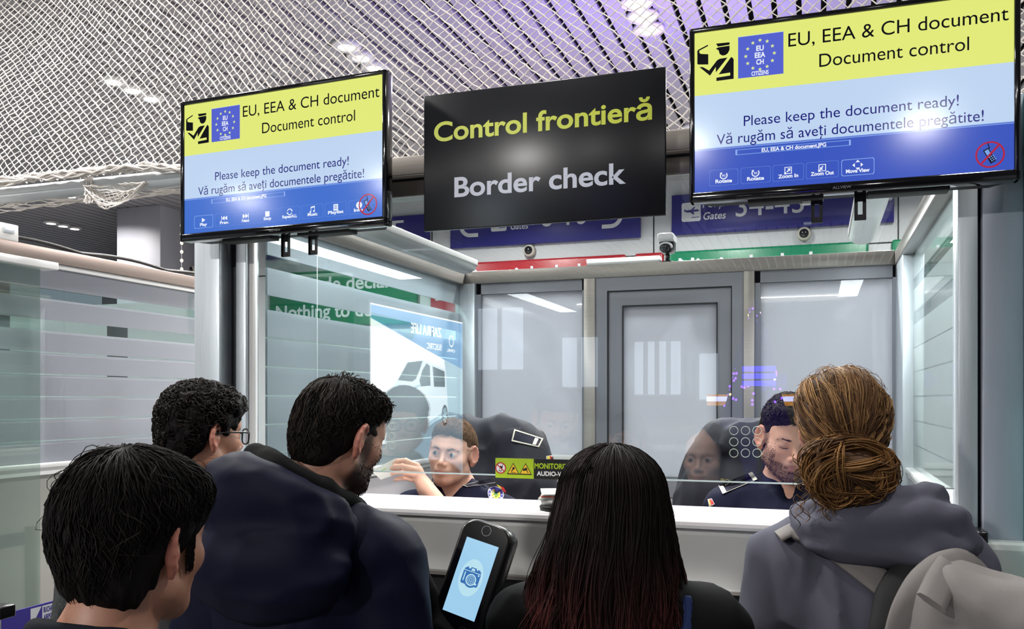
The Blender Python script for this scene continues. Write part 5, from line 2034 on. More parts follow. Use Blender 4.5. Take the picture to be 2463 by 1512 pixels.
def person(pos, yaw, label, HM, S, base, lips, w=1.0, neck=.051, eyes='open', stub=None, stub_amt=0, seated=None, arms=None, extra=None, fine=(), hands=True, z0=0.0, jaw=1.0, hs=0.003, group=None):
    """the body, one continuous surface, is the top-level mesh; clothing and hair hang on it"""
    hops = [(xform(f, HM), k * np.linalg.norm(HM[:3, 0]), m) for f, k, m in head_ops(eyes=eyes, jaw=jaw)]
    bops = body_ops(HM, S, neck, w, seated, hands, arms)
    ops = bops[:1] + hops + bops[1:] if False else hops + bops
    if extra:
        ops += extra
    c = HM[:3, 3]
    lo, hi = bounds([o for o in ops if o[2] == '+'])
    iv = []
    for q in range(3):
        r = .13
        L = [(lo[q], hi[q], GRID_FAR), (c[q] - r, c[q] + r + (.0 if q != 2 else .0), hs)]
        for fl, fh, fstep in fine:
            L.append((fl[q], fh[q], fstep))
        iv.append(axis_pts([(max(a, lo[q]), min(b, hi[q]), h) for a, b, h in L]))
    V, F = polygonise(ops, *iv)
    col = skin_tint(V, HM, base, lips, stub, stub_amt)
    o = raw_obj('person', V, F, M['skin'], None, color=col)
    # raw_obj moved the origin; put it back to the feet, then place the figure
    off = np.array(o.location)
    me = o.data
    co = np.empty(len(me.vertices) * 3, np.float32)
    me.vertices.foreach_get('co', co)
    co = co.reshape(-1, 3) + off
    me.vertices.foreach_set('co', co.astype(np.float32).ravel())
    me.update()
    o.location = (pos[0], pos[1], z0)
    o.rotation_euler = (0, 0, math.radians(yaw))
    WM[o.name] = Matrix.Translation((pos[0], pos[1], z0)) @ Matrix.Rotation(math.radians(yaw), 4, 'Z')
    props(o, label, 'person', group)
    return o, hops


def trousers(root, S, mat, seated=None, w=1.0):
    hz = (S - .46) if seated is None else seated + .09
    o = []
    a = lambda f, k=.03: o.append((f, k, '+'))
    a(dcap((0, 0, hz + .06), (0, 0, hz - .02), .145 * w, .15 * w, (1, 1.2, 1)))
    for s in (-1, 1):
        if seated is None:
            kn, an = (s * .10, .015, hz * .52), (s * .105, -.01, .08)
            a(dcap((s * .085, 0, hz), kn, .10, .075)); a(dcap(kn, an, .075, .062))
        else:
            kn, an = (s * .12, .30, seated + .05), (s * .12, .26, .30)
            a(dcap((s * .09, .02, hz), kn, .095, .072)); a(dcap(kn, an, .070, .058))
    cloth_obj('trousers', o, .012, mat, root)
    for s in (-1, 1):
        b = (s * .108, -.02, .035) if seated is None else (s * .122, .25, .235)
        e = (b[0] + s * .01, b[1] + .18, b[2] - .003)
        cloth_obj('shoe', [(dcap(b, e, .045, .038, (1, 1, 1.1)), .02, '+'), (dcap((b[0], b[1], b[2] + .03), (b[0], b[1], b[2] + .075), .046, .05), .02, '+'),
                           (dbox((b[0], b[1], b[2] - .035 - .1), (.3, .4, .1), .005), .006, '-')], .009, CLOTH['shoe'], root)


def scalp_dirs(n, zmin):
    d = rng.normal(size=(n * 3, 3))
    d /= np.linalg.norm(d, axis=1)[:, None]
    d = d[d[:, 2] > zmin]
    return d[:n]


def meridian_strands(n, ops, c0, pole, end_fn, lift=0.003, k=12, wave=0.0, wf=2.0, start=(0.02, 0.5), rad=.0011, jitter=.06, minlen=.35):
    """strands that run from the crown outward over the hair surface; end_fn(phi) gives the end angle in radians"""
    pole = np.array(pole, float); pole /= np.linalg.norm(pole)
    e1 = np.cross([0, 0, 1.0], pole)
    if np.linalg.norm(e1) < 1e-3:
        e1 = np.array([1.0, 0, 0])
    e1 = np.array([1.0, 0, 0]) - pole * pole[0]; e1 /= np.linalg.norm(e1)
    e2 = np.cross(pole, e1)
    phi = rng.uniform(-PI, PI, n)
    end = end_fn(phi) + rng.normal(0, jitter, n)
    st = rng.uniform(start[0], start[1], n) * end
    t = np.linspace(0, 1, k)
    al = st[:, None] + (end - st)[:, None] * t[None]
    ph = phi[:, None] + wave * np.sin(wf * 2 * PI * t[None] + rng.uniform(0, 6.3, (n, 1))) * t[None] + rng.normal(0, .05, (n, 1)) * t[None]
    d = np.sin(al)[..., None] * (np.cos(ph)[..., None] * e1 + np.sin(ph)[..., None] * e2) + np.cos(al)[..., None] * pole
    R = star_radius(ops, d.reshape(-1, 3), c0).reshape(n, k)
    hgt = rng.uniform(-.6, 1.0, (n, 1)) * lift
    R = R + hgt + lift * 0.4 * np.sin(wf * 5 * t[None] + rng.uniform(0, 6, (n, 1)))
    R[:, 0] -= .004
    P = c0 + d * R[..., None]
    r = rad * rng.uniform(.6, 1.4, (n, 1)) * np.concatenate([np.ones(k - 3), [.85, .6, .25]])[None]
    return P, r, phi


hl = head_ops(ears=False)
# ------------------------------------------------------------------ 1. teenager at the lower left
def ax_end(f, s, b):
    """end angle by azimuth: f at the front, s at the sides, b at the back (azimuth from e1=+x; front is +y)"""
    def g(phi):
        y = np.sin(phi); x = np.abs(np.cos(phi))
        return np.where(y > 0, f * y ** 2 + s * x ** 2, b * y ** 2 + s * x ** 2)
    return g


p = atD(290, 1300, 1.12)
HM = hmat((0.012, 0.012, 1.449), yaw=-4, pitch=4, roll=2, s=0.905)
yw = 0.0
A_, hA = person((p[0], p[1]), yw, 'teenage person with dark mop hair in a charcoal top, lower left', HM, 1.27, (176, 126, 102), (150, 88, 78), w=.92, neck=.047)
ho = [(dell((0, -.012, .045), (.088, .107, .088)), .01, '+'), (dell((0, -.040, -.006), (.078, .066, .070)), .04, '+'), (dell((0, -.046, -.060), (.058, .034, .038)), .04, '+'),
      (dell((0, .050, .070), (.074, .048, .040)), .03, '+'),
      (dell((0, .110, -.020), (.075, .058, .068)), .02, '-'),
      (dell((.094, .012, -.030), (.034, .040, .040)), .012, '-'), (dell((-.094, .012, -.030), (.034, .040, .040)), .012, '-')]
dsp = lambda X, Y, Z: -.004 * vnoise(np.arctan2(X, Y) * 9, Z * 14, Y * 6, 5) - .002 * vnoise(X * 90, Y * 90, Z * 30, 8)
parts = [hair_shell(ho + [(dsp, 0, 'd')], (-.12, -.14, -.14), (.12, .13, .15), .0036, (18, 15, 15), HM)]
P, r, phi = meridian_strands(2800, ho, np.array([0, -.01, .03]), (0.0, -.25, 1), ax_end(1.5, 1.55, 2.15), lift=.005, k=12, rad=.0009, wave=.10, jitter=.09)
parts.append(strands_part(P, r, pal(len(P), [(18, 15, 15), (24, 20, 19), (32, 27, 25), (12, 10, 10)]), HM))
# loose wisps standing off the outline
P, r, phi = meridian_strands(18, ho, np.array([0, -.01, .03]), (0.0, -.25, 1), ax_end(1.1, 1.3, 1.9), lift=.013, k=14, rad=.0006, wave=.3, jitter=.2)
P = P + (P - np.array([0, -.01, .03])) * 0.06 * np.sin(np.linspace(0, PI, 14))[None, :, None]
parts.append(strands_part(P, r, pal(len(P), [(34, 28, 26)]), HM))
# sideburn
n = 120
y0 = rng.uniform(.022, .044, n); zz = rng.uniform(-.028, .020, n)
x0 = np.full(n, .0735) - .25 * np.clip(y0 - .02, 0, 1)
P = np.stack([np.stack([x0, y0, zz], 1), np.stack([x0 + .001, y0 + .001, zz - .008], 1), np.stack([x0 - .001, y0 + .002, zz - .016], 1)], 1)
parts.append(strands_part(P, np.tile([.0008, .0008, .0003], (n, 1)), pal(n, [(24, 20, 20)]), HM))
V, F, C = join_parts(parts)
raw_obj('hair', V, F, M['hair'], A_, local=True, color=C)
for s in (-1, 1):
    obj('eye', eye_part(HM, s), [M['sclera'], M['iris'], M['pupil']], A_, True)
V, F, C = join_parts([brow(HM, s, head_ops(ears=False), (24, 18, 16)) for s in (-1, 1)])
raw_obj('eyebrows', V, F, M['hair'], A_, local=True, color=C)
ops = torso_cloth(1.27, .92, .016) + [(dtor((0, -.03, 1.335), .074, .012, -.35), .02, '+'), (dell((0, -.060, 1.300), (.075, .045, .045)), .03, '+'), (folds(.004, 9, 2, (1, 1, .6)), 0, 'd')]
cloth_obj('top', ops, .008, CLOTH['charcoal'], A_)
trousers(A_, 1.27, CLOTH['jeans'], None, .92)

# ------------------------------------------------------------------ 2. curly haired person with glasses
p = atD(452, 1000, 2.27)
HM = hmat((0.035, 0.03, 1.54), yaw=16, pitch=3, s=0.97)
B_, hB = person((p[0], p[1]), -40, 'person with curly black hair and glasses in a black lattice jacket', HM, 1.34, (182, 132, 108), (160, 96, 86))
ho = [(dell((0, -.014, .052), (.092, .108, .090)), .01, '+'), (dell((0, -.055, -.012), (.076, .062, .066)), .04, '+'), (dell((0, .055, .078), (.070, .050, .042)), .03, '+'), (dell((0, -.075, -.058), (.050, .030, .034)), .03, '+'),
      (dell((0, .112, -.020), (.080, .056, .070)), .02, '-'), (dell((.094, .006, -.030), (.036, .042, .042)), .012, '-'), (dell((-.094, .006, -.030), (.036, .042, .042)), .012, '-')]
dsp = lambda X, Y, Z: -.007 * vnoise(X * 48, Y * 48, Z * 48, 15) - .004 * vnoise(X * 95, Y * 95, Z * 95, 18)
parts = [hair_shell(ho + [(dsp, 0, 'd')], (-.125, -.15, -.14), (.125, .13, .17), .0038, (16, 13, 13), HM)]


def curls(n, ops, c0, zmin, rad=(.006, .010), turns=(1.2, 2.2), k=16, th=.0016, cols=None, HMx=None, keep=None):
    d = scalp_dirs(n, zmin)
    if keep is not None:
        d = d[keep(d)]
    n = len(d)
    R = star_radius(ops, d, c0)
    P0 = c0 + d * (R - .002)[:, None]
    t1 = np.cross(d, [0, 0, 1.0]); t1 /= np.linalg.norm(t1, axis=1)[:, None] + 1e-9
    t2 = np.cross(d, t1)
    ang = rng.uniform(0, 2 * PI, n)
    ta = np.cos(ang)[:, None] * t1 + np.sin(ang)[:, None] * t2
    tb = np.cross(d, ta)
    t = np.linspace(0, 1, k)
    rr = rng.uniform(*rad, n)[:, None]
    tn = rng.uniform(*turns, n)[:, None]
    q = tn * 2 * PI * t[None] + rng.uniform(0, 6.3, (n, 1))
    L = rng.uniform(.012, .026, n)[:, None]
    P = P0[:, None] + (rr * np.cos(q))[..., None] * d[:, None] + (rr * np.sin(q))[..., None] * tb[:, None] + (L * (t[None] - .5))[..., None] * ta[:, None]
    r = th * rng.uniform(.6, 1.3, (n, 1)) * np.concatenate([[.5], np.ones(k - 3), [.7, .3]])[None]
    return strands_part(P, r, pal(n, cols), HMx)


zk = lambda d: (d[:, 2] > -.15) | (d[:, 1] < -.35)
parts.append(curls(1500, ho, np.array([0, -.01, .03]), -.62, cols=[(22, 18, 17), (30, 25, 23), (44, 37, 33), (14, 12, 12)], HMx=HM, keep=lambda d: zk(d) & ~((d[:, 1] > .35) & (d[:, 2] < .35)) & ~((np.abs(d[:, 0]) > .6) & (d[:, 2] < -.02) & (d[:, 1] > -.4))))
V, F, C = join_parts(parts)
raw_obj('hair', V, F, M['hair'], B_, local=True, color=C)
for s in (-1, 1):
    obj('eye', eye_part(HM, s), [M['sclera'], M['iris'], M['pupil']], B_, True)
V, F, C = join_parts([brow(HM, s, head_ops(ears=False), (20, 16, 15)) for s in (-1, 1)])
raw_obj('eyebrows', V, F, M['hair'], B_, local=True, color=C)
gl = MB()
for s in (-1, 1):
    t = np.linspace(0, 2 * PI, 25)[:-1]
    sg_ = lambda v: np.sign(v) * np.abs(v) ** .7
    P = np.stack([s * .0335 + .0265 * sg_(np.cos(t)), .112 - .012 * np.abs(s * .0335 + .0265 * sg_(np.cos(t))) / .06, -.002 + .0205 * sg_(np.sin(t))], 1)
    gl.tube(ap(HM, P), .0020, 6, 0, closed=True)
    gl.tube(ap(HM, [(s * .0595, .100, .008), (s * .072, .080, .010), (s * .0775, .02, .008), (s * .079, -.012, .002), (s * .077, -.030, -.018)]), [.0028, .0028, .0026, .0024, .002], 6, 0)
gl.tube(ap(HM, [(-.008, .1115, .004), (0, .114, .007), (.008, .1115, .004)]), .0018, 6, 0)
g_ = obj('glasses', gl, M['black'], B_, True, label='black framed glasses')
mb = MB()
for s in (-1, 1):
    t = np.linspace(0, 2 * PI, 25)[:-1]
    P = np.stack([s * .0335 + .0255 * sg_(np.cos(t)), .112 - .012 * np.abs(s * .0335 + .0255 * sg_(np.cos(t))) / .06, -.002 + .0195 * sg_(np.sin(t))], 1)
    mb.add(ap(HM, P), [tuple(range(24))])
obj('lenses', mb, glassmat('spectacle_lens', (245, 248, 250), .03, 1.0), g_, True, fixn=False)
ops = torso_cloth(1.34, 1.05, .045, hem=.72, belly=.02) + [(dtor((0, -.03, 1.40), .085, .028, -.30), .03, '+'), (dell((0, -.20, 1.06), (.19, .115, .28)), .04, '+'), (folds(.006, 7, 12), 0, 'd')]
cloth_obj('jacket', ops, .010, CLOTH['lattice'], B_)
trousers(B_, 1.34, CLOTH['trouser'])

# ------------------------------------------------------------------ 3. person in the navy hooded jacket
p = atD(742, 1000, 1.85)
HM = hmat((0.060, 0.030, 1.553), yaw=-26, pitch=16, roll=4, s=.955)
C_, hC = person((p[0], p[1]), 4, 'person in a navy hooded jacket with short dark hair looking down', HM, 1.385, (172, 126, 104), (150, 92, 84), neck=.056, stub=(52, 42, 38), stub_amt=.85, w=1.05)
ho = [(dell((0, -.014, .042), (.080, .102, .084)), .01, '+'), (dell((0, -.050, -.012), (.074, .062, .066)), .04, '+'), (dell((0, -.064, -.058), (.054, .032, .034)), .03, '+'), (dell((0, .045, .082), (.062, .050, .036)), .03, '+'),
      (dell((0, .114, -.020), (.080, .056, .068)), .02, '-'), (dell((.094, .006, -.034), (.034, .034, .042)), .010, '-'), (dell((-.094, .006, -.034), (.034, .034, .042)), .010, '-')]
dsp = lambda X, Y, Z: (-.005 * vnoise(X * 60, Y * 40, Z * 60, 25) - .003 * vnoise(X * 120, Y * 90, Z * 120, 28)) * np.clip((Z + .02) / .08, 0.1, 1)
parts = [hair_shell(ho + [(dsp, 0, 'd')], (-.115, -.14, -.12), (.115, .13, .15), .0036, (22, 18, 17), HM)]
P, r, phi = meridian_strands(1800, ho + [q for q in hl if q[2] == '+'], np.array([0, -.01, .03]), (0.0, -.30, 1), ax_end(1.42, 1.5, 2.15), lift=.005, k=9, rad=.0011, start=(.02, .85), jitter=.10, wave=.12)
parts.append(strands_part(P, r, pal(len(P), [(26, 22, 20), (36, 30, 27), (50, 42, 36), (18, 15, 14)]), HM))
# tousled tufts on top
n = 420
d = scalp_dirs(n * 2, .55)
d = d[d[:, 1] > -.45][:n]
n = len(d)
c0 = np.array([0, -.01, .03])
R = star_radius(ho, d, c0)
t = np.linspace(0, 1, 7)
clump = np.stack([vnoise(d[:, 0] * 6, d[:, 1] * 6, d[:, 2] * 6, s_) for s_ in (1, 2, 3)], 1)
tng = clump * .9 + np.array([0, .5, .2])
tng = tng - d * (tng * d).sum(1)[:, None]
L = rng.uniform(.014, .034, n)
P = c0 + d[:, None] * (R[:, None] - .003 + .012 * np.sin(t * 2.2)[None] * rng.uniform(.3, 1.5, (n, 1)))[..., None] + tng[:, None] * (L[:, None] * t[None] ** 1.2)[..., None]
parts.append(strands_part(P, .0012 * rng.uniform(.6, 1.3, (n, 1)) * np.array([1, 1, 1, .9, .8, .6, .25])[None], pal(n, [(26, 22, 20), (40, 33, 29), (56, 46, 40)]), HM))
V, F, C = join_parts(parts)
raw_obj('hair', V, F, M['hair'], C_, local=True, color=C)


def beard(HMx, hops_l, n, cols, dens=1.0, ln=.005, r=.0005):
    """short beard hairs on the jaw"""
    x = rng.uniform(-.075, .075, n * 4); z = rng.uniform(-.118, .005, n * 4)
    ok = (z < -.052) | (np.abs(x) > .052)
    ok &= ~((np.abs(x) < .030) & (z > -.072) & (z < -.052))
    x, z = x[ok][:n], z[ok][:n]
    n = len(x)
    t = np.linspace(-.02, .12, 81)
    D = field(hops_l, np.repeat(x[:, None], 81, 1), np.repeat(t[None], n, 0), np.repeat(z[:, None], 81, 1))
    inn = D < 0
    hit = inn.any(1)
    y = t[80 - np.argmax(inn[:, ::-1], 1)]
    hit &= (np.abs(x) < .056) | (y > .003)
    x, y, z = x[hit], y[hit], z[hit]
    P0 = np.stack([x, y, z], 1)
    nrm = P0 - np.array([0, .0, -.03]); nrm /= np.linalg.norm(nrm, axis=1)[:, None]
    P1 = P0 + nrm * .0018 + np.array([0, 0, -1]) * ln * rng.uniform(.5, 1, (len(x), 1)) + rng.normal(0, .0008, P0.shape)
    P = np.stack([P0 - nrm * .001, P0 * .5 + P1 * .5 + nrm * .0006, P1], 1)
    return strands_part(P, np.tile([r, r, r * .4], (len(x), 1)), pal(len(x), cols), HMx)


hl = head_ops(ears=False)
V, F, C = join_parts([beard(HM, hl, 1400, [(30, 24, 22), (44, 36, 32)], ln=.006, r=.0005)])
raw_obj('beard', V, F, M['hair'], C_, local=True, color=C)
for s in (-1, 1):
    obj('eye', eye_part(HM, s, (0, -25)), [M['sclera'], M['iris'], M['pupil']], C_, True)
V, F, C = join_parts([brow(HM, s, hl, (26, 20, 18)) for s in (-1, 1)])
raw_obj('eyebrows', V, F, M['hair'], C_, local=True, color=C)
S = 1.385
ops = torso_cloth(S - .02, .97, .032, hem=.70, belly=.025) + [(folds(.007, 5.5, 31, (1.5, 1.2, .55)), 0, 'd')]
jk = cloth_obj('jacket', ops, .009, CLOTH['navy'], C_)
# big hood lying on the back and round the neck
ops = [(dtor((-.015, -.050, S + .030), .128, .040, -.46, 1.12, .90, .34), .03, '+'), (dell((-.01, -.150, S - .085), (.170, .070, .105)), .06, '+'), (dell((-.06, -.140, S + .045), (.10, .05, .05)), .05, '+'),
       (dcap((.13, -.02, S - .05), (.165, .12, S - .15), .040, .030), .05, '+'), (dcap((-.145, -.03, S + .060), (-.16, .10, S - .04), .042, .034), .05, '+'),
       (dell((.03, .02, S + .13), (.105, .10, .12)), .03, '-'), (folds(.007, 6, 37, (.7, 1, 1.8)), 0, 'd')]
cloth_obj('hood', ops, .008, CLOTH['navy'], C_)
ops = [(dtor((.012, -.035, S + .065), .090, .026, -.46, 1.08, .95, .34), .03, '+'), (dcap((-.085, -.070, S + .125), (-.02, -.115, S + .100), .030, .030), .04, '+'), (dcap((.09, .03, S + .0), (.135, .14, S - .10), .028, .022), .04, '+'), (folds(.005, 9, 41), 0, 'd')]
cloth_obj('inner_hood', ops, .007, CLOTH['blackf'], C_, label='black inner hood and collar')
# open front edge standing away at the right
ops = [(dcap((.17, .12, S - .09), (.262, .12, S - .245), .028, .020, (1, 1, 1)), .02, '+'), (dbox((.262, .12, S - .262), (.026, .05, .034), .010, Matrix.Rotation(math.radians(30), 3, 'Y')), .03, '+'), (dcap((.24, .12, S - .27), (.19, .10, S - .60), .022, .03), .05, '+')]
cloth_obj('placket', ops, .007, CLOTH['blackf'], C_, label='black open front edge of the jacket')
trousers(C_, S, CLOTH['trouser'])

# ------------------------------------------------------------------ 4. person with long dark red hair
p = atD(1478, 1300, 1.72)
HM = hmat((0.0, 0.01, 1.42), yaw=0, pitch=2, s=.95)
D_, hD = person((p[0], p[1]), 10, 'person with long dark red hair seen from behind in a black coat', HM, 1.24, (196, 150, 130), (170, 100, 92), w=.90, neck=.046)


def long_path(n, k=22):
    """strands over the crown and down the back and shoulders"""
    phi = rng.uniform(-PI * .97, PI * .97, n)            # 0 is straight back
    u = np.linspace(0, 1, k)[None]
    st = rng.uniform(0, .12, (n, 1))
    s = st + (1 - st) * u
    endz = 0.92 + .10 * np.abs(np.sin(phi)) + rng.normal(0, .035, n)
    top = 1.537
    al = np.clip(s / .34, 0, 1) * PI / 2
    rx, ry = .101, .106
    lat = np.where(s < .34, np.sin(al), 1.0)
    z = np.where(s < .34, 1.448 + (top - 1.448) * np.cos(al), 0)
    sd = np.clip((s - .34) / .66, 0, 1)
    z = np.where(s < .34, z, 1.448 + (endz[:, None] - 1.448) * sd)
    wide = 1 + .60 * sd ** .8 * np.abs(np.sin(phi))[:, None] ** .8 + .05 * np.sin(sd * 9 + phi[:, None] * 3)
    ax_ = rx * wide
    ay_ = ry * (1 + .35 * sd)
    ph = phi[:, None] - np.sign(phi)[:, None] * np.maximum(np.abs(phi) - PI * .72, 0)[:, None] * np.clip(s / .30, 0, 1) ** 1.5
    ph = ph * (1 - .10 * sd) + .10 * sd * np.sin(6 * sd + rng.uniform(0, 6.3, (n, 1)))
    x = ax_ * lat * np.sin(ph) - .03 * sd - .03 * sd ** 2 * (np.sin(ph) < 0)
    y = -ay_ * lat * np.cos(ph) - .055 * sd * (np.cos(ph) > 0)
    return np.stack([x, y - .005 - .020 * sd ** .5, z], -1), phi, sd


M['redhair'] = M['hair']
nb_, kb = 96, 40
ph = np.linspace(-PI * .98, PI * .98, nb_)
u = np.linspace(0, 1, kb)
V = []
for q in range(kb):
    s = u[q]
    al = min(s / .34, 1) * PI / 2
    sd = max(0, (s - .34) / .66)
    for f0 in ph:
        f = f0 - math.copysign(max(abs(f0) - PI * .74, 0), f0) * min(s / .30, 1) ** 1.5
        wide = 1 + .56 * sd ** .8 * abs(math.sin(f)) ** .8 + .04 * math.sin(sd * 9 + f * 3)
        nz = .006 * math.sin(f * 17 + 5 * sd) * min(1, s * 3) + .004 * math.sin(f * 31 - 9 * sd)
        lat = math.sin(al) if s < .34 else 1.0
        x = (.097 * wide + nz) * lat * math.sin(f) - .03 * sd - .03 * sd ** 2 * (f < 0)
        y = -(.100 * (1 + .35 * sd) + nz) * lat * math.cos(f) - (.055 * sd if math.cos(f) > 0 else 0)
        z = 1.448 + (1.532 - 1.448) * math.cos(al) if s < .34 else 1.448 + (.99 + .10 * abs(math.sin(f)) - 1.448) * sd
        V.append((x, y - .005 - .016 * sd ** .5, z))
Fq = [(q * nb_ + i, q * nb_ + i + 1, (q + 1) * nb_ + i + 1, (q + 1) * nb_ + i) for q in range(kb - 1) for i in range(nb_ - 1)]
V = np.array(V)


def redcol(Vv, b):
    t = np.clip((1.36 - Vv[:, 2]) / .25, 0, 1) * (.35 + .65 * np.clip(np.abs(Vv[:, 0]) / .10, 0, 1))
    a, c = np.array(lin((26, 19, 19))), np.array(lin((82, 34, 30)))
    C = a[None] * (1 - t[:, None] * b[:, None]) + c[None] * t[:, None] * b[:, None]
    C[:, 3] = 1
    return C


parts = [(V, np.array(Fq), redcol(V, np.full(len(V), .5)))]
P, phi, sd = long_path(4000)
lkid = np.floor(phi * 11 + rng.normal(0, .25, len(phi))).astype(int)
lph = rng.uniform(0, 6.3, 200)[lkid % 200]
lam = rng.uniform(.5, 1.4, 200)[(lkid * 7) % 200]
P = P + ((.018 * lam[:, None] * np.sin(sd * 9 + lph[:, None]) * sd ** .7)[..., None] * np.array([1, .35, 0])) + ((.006 * np.cos(sd * 9 + lph[:, None]) * sd)[..., None] * np.array([0, -1, 0]))
cen = np.array([0, -.005, 0])
P = P + rng.normal(0, .003, (len(P), 1, 3)) + .006 * np.sin(sd * 14 + phi[:, None] * 5)[..., None] * np.array([1, .4, 0]) * sd[..., None]
r = .0009 * rng.uniform(.6, 1.4, (len(P), 1)) * np.concatenate([np.ones(19), [.8, .5, .2]])[None]
V2, F2 = strand_mesh(P, r)
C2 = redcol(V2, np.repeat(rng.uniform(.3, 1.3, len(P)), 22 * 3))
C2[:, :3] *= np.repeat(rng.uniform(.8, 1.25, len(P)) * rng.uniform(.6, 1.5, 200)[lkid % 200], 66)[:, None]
parts.append((V2, F2, C2))
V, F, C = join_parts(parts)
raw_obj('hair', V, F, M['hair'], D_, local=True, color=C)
for s in (-1, 1):
    obj('eye', eye_part(HM, s), [M['sclera'], M['iris'], M['pupil']], D_, True)
ops = torso_cloth(1.235, .90, .030, hem=.60, belly=.02) + [(dell((.175, -.02, 1.205), (.075, .075, .060)), .04, '+'), (dtor((0, -.02, 1.265), .07, .022, -.3), .03, '+'), (folds(.006, 7, 51), 0, 'd')]
cloth_obj('coat', ops, .009, CLOTH['coat'], D_)
ops = [(dcap((.137, -.085, 1.262), (.130, -.135, 1.16), .011, .011, (1, 2.2, 1)), .01, '+'), (dcap((.130, -.135, 1.16), (.112, -.150, .98), .011, .011, (1, 2.2, 1)), .02, '+')]
cloth_obj('strap', ops, .006, CLOTH['blue'], D_, label='blue strap over the right shoulder')
trousers(D_, 1.24, CLOTH['trouser'], None, .92)

# ------------------------------------------------------------------ 5. person with the brown bun, grey hoodie and backpack
p = atD(2085, 1100, 1.93)
HM = hmat((-0.056, 0.02, 1.565), yaw=14, pitch=3, s=.98)
E_, hE = person((p[0], p[1]), 2, 'person with brown hair in a low bun, grey hoodie and grey backpack', HM, 1.345, (205, 160, 142), (176, 104, 96), neck=.048)
ho = [(dell((0, -.016, .046), (.093, .110, .088)), .01, '+'), (dell((0, -.050, -.010), (.084, .070, .075)), .04, '+'), (dell((0, -.085, -.062), (.052, .040, .036)), .03, '+'), (dell((0, .045, .075), (.070, .050, .040)), .03, '+'),
      (dell((0, .116, -.024), (.078, .058, .072)), .02, '-'), (dell((.098, .016, -.040), (.030, .030, .036)), .010, '-'), (dell((-.098, .016, -.040), (.030, .030, .036)), .010, '-')]
dsp = lambda X, Y, Z: -.004 * vnoise(X * 55, Y * 30, Z * 30, 65)
parts = [hair_shell(ho + [(dsp, 0, 'd')], (-.125, -.15, -.14), (.125, .13, .16), .004, (70, 50, 34), HM)]
c0 = np.array([0, -.01, .02])
tie = np.array([0, -.125, -.070])
td = (tie - c0) / np.linalg.norm(tie - c0)
nl, ns = 170, 15
lk = scalp_dirs(nl * 2, -.45)
lk = lk[~((lk[:, 1] > .5) & (lk[:, 2] < .30))][:nl]
nl = len(lk)
spread = rng.normal(0, .055, (nl, ns, 3))
d0 = (lk[:, None] + spread).reshape(-1, 3)
d0 /= np.linalg.norm(d0, axis=1)[:, None]
lock = np.repeat(np.arange(nl), ns)
bump = .0065 * np.exp(-(np.linalg.norm(spread, axis=2).ravel() / .07) ** 2) + np.repeat(rng.uniform(-.003, .004, nl), ns)
lph = np.repeat(rng.uniform(0, 6.3, nl), ns)
n = len(d0)
k = 14
t = np.linspace(0, 1, k)
w = (np.sin((1 - t)[None] * np.arccos(np.clip(d0 @ td, -1, 1))[:, None])[..., None] * d0[:, None] + np.sin(t[None] * np.arccos(np.clip(d0 @ td, -1, 1))[:, None])[..., None] * td) / np.sin(np.arccos(np.clip(d0 @ td, -.999, .999)))[:, None, None]
w /= np.linalg.norm(w, axis=2, keepdims=True)
side = np.cross(d0, td); side /= np.linalg.norm(side, axis=1)[:, None] + 1e-9
w = w + side[:, None] * (.045 * np.sin(2 * PI * 1.6 * t[None] + lph[:, None]) * (1 - t[None]) ** .5)[..., None]
w /= np.linalg.norm(w, axis=2, keepdims=True)
R = star_radius(ho, w.reshape(-1, 3), c0).reshape(n, k) + bump[:, None] + rng.uniform(-.001, .001, (n, 1)) + .003 * np.sin(9 * t[None] + lph[:, None])
P = c0 + w * R[..., None]
BR = [(92, 66, 44), (112, 82, 54), (136, 102, 66), (70, 50, 36), (152, 118, 78)]
lcol = pal(nl, BR, [.3, .28, .18, .16, .08])
parts.append(strands_part(P, .0011 * rng.uniform(.6, 1.4, (n, 1)) * np.concatenate([[.4], np.ones(k - 1)])[None], lcol[lock] * np.append(np.ones(3), 1)[None] * np.concatenate([rng.uniform(.8, 1.25, (n, 1)).repeat(3, 1), np.ones((n, 1))], 1), HM))
# frizz
nf = 110
P, r, phi = meridian_strands(nf, ho, c0, (0, -.2, 1), ax_end(1.2, 1.5, 1.6), lift=.012, k=12, rad=.0005, wave=.5, wf=2.5, jitter=.3)
parts.append(strands_part(P, r, pal(nf, BR[1:3]), HM))
V, F, C = join_parts(parts)
hr = raw_obj('hair', V, F, M['hair'], E_, local=True, color=C)
# bun of looping locks
bc, br = np.array([-.030, -.158, -.094]), np.array([.086, .060, .068])
bo = [(dell(bc, br * .86), .01, '+'), (lambda X, Y, Z: -.006 * vnoise(X * 40, Y * 40, Z * 40, 71), 0, 'd')]
parts = [hair_shell(bo, bc - .13, bc + .13, .005, (74, 52, 34), HM)]
nl, ns, k = 46, 24, 22
ax1 = rng.normal(size=(nl, 3)) * np.array([.6, 1.2, .6]); ax1 /= np.linalg.norm(ax1, axis=1)[:, None]
e1 = np.cross(ax1, rng.normal(size=(nl, 3))); e1 /= np.linalg.norm(e1, axis=1)[:, None]
e2 = np.cross(ax1, e1)
a0 = rng.uniform(0, 2 * PI, (nl, 1)); al = a0 + np.linspace(0, 1, k)[None] * rng.uniform(1.4, 3.2, (nl, 1))
off = rng.uniform(-.75, .75, (nl, 1, 1))
cen_ = np.sqrt(1 - off ** 2) * (np.cos(al)[..., None] * e1[:, None] + np.sin(al)[..., None] * e2[:, None]) + off * ax1[:, None]
cen_ = cen_ * (1 + .12 * np.sin(np.linspace(0, PI, k))[None, :, None] * rng.uniform(-.3, 1.0, (nl, 1, 1)))
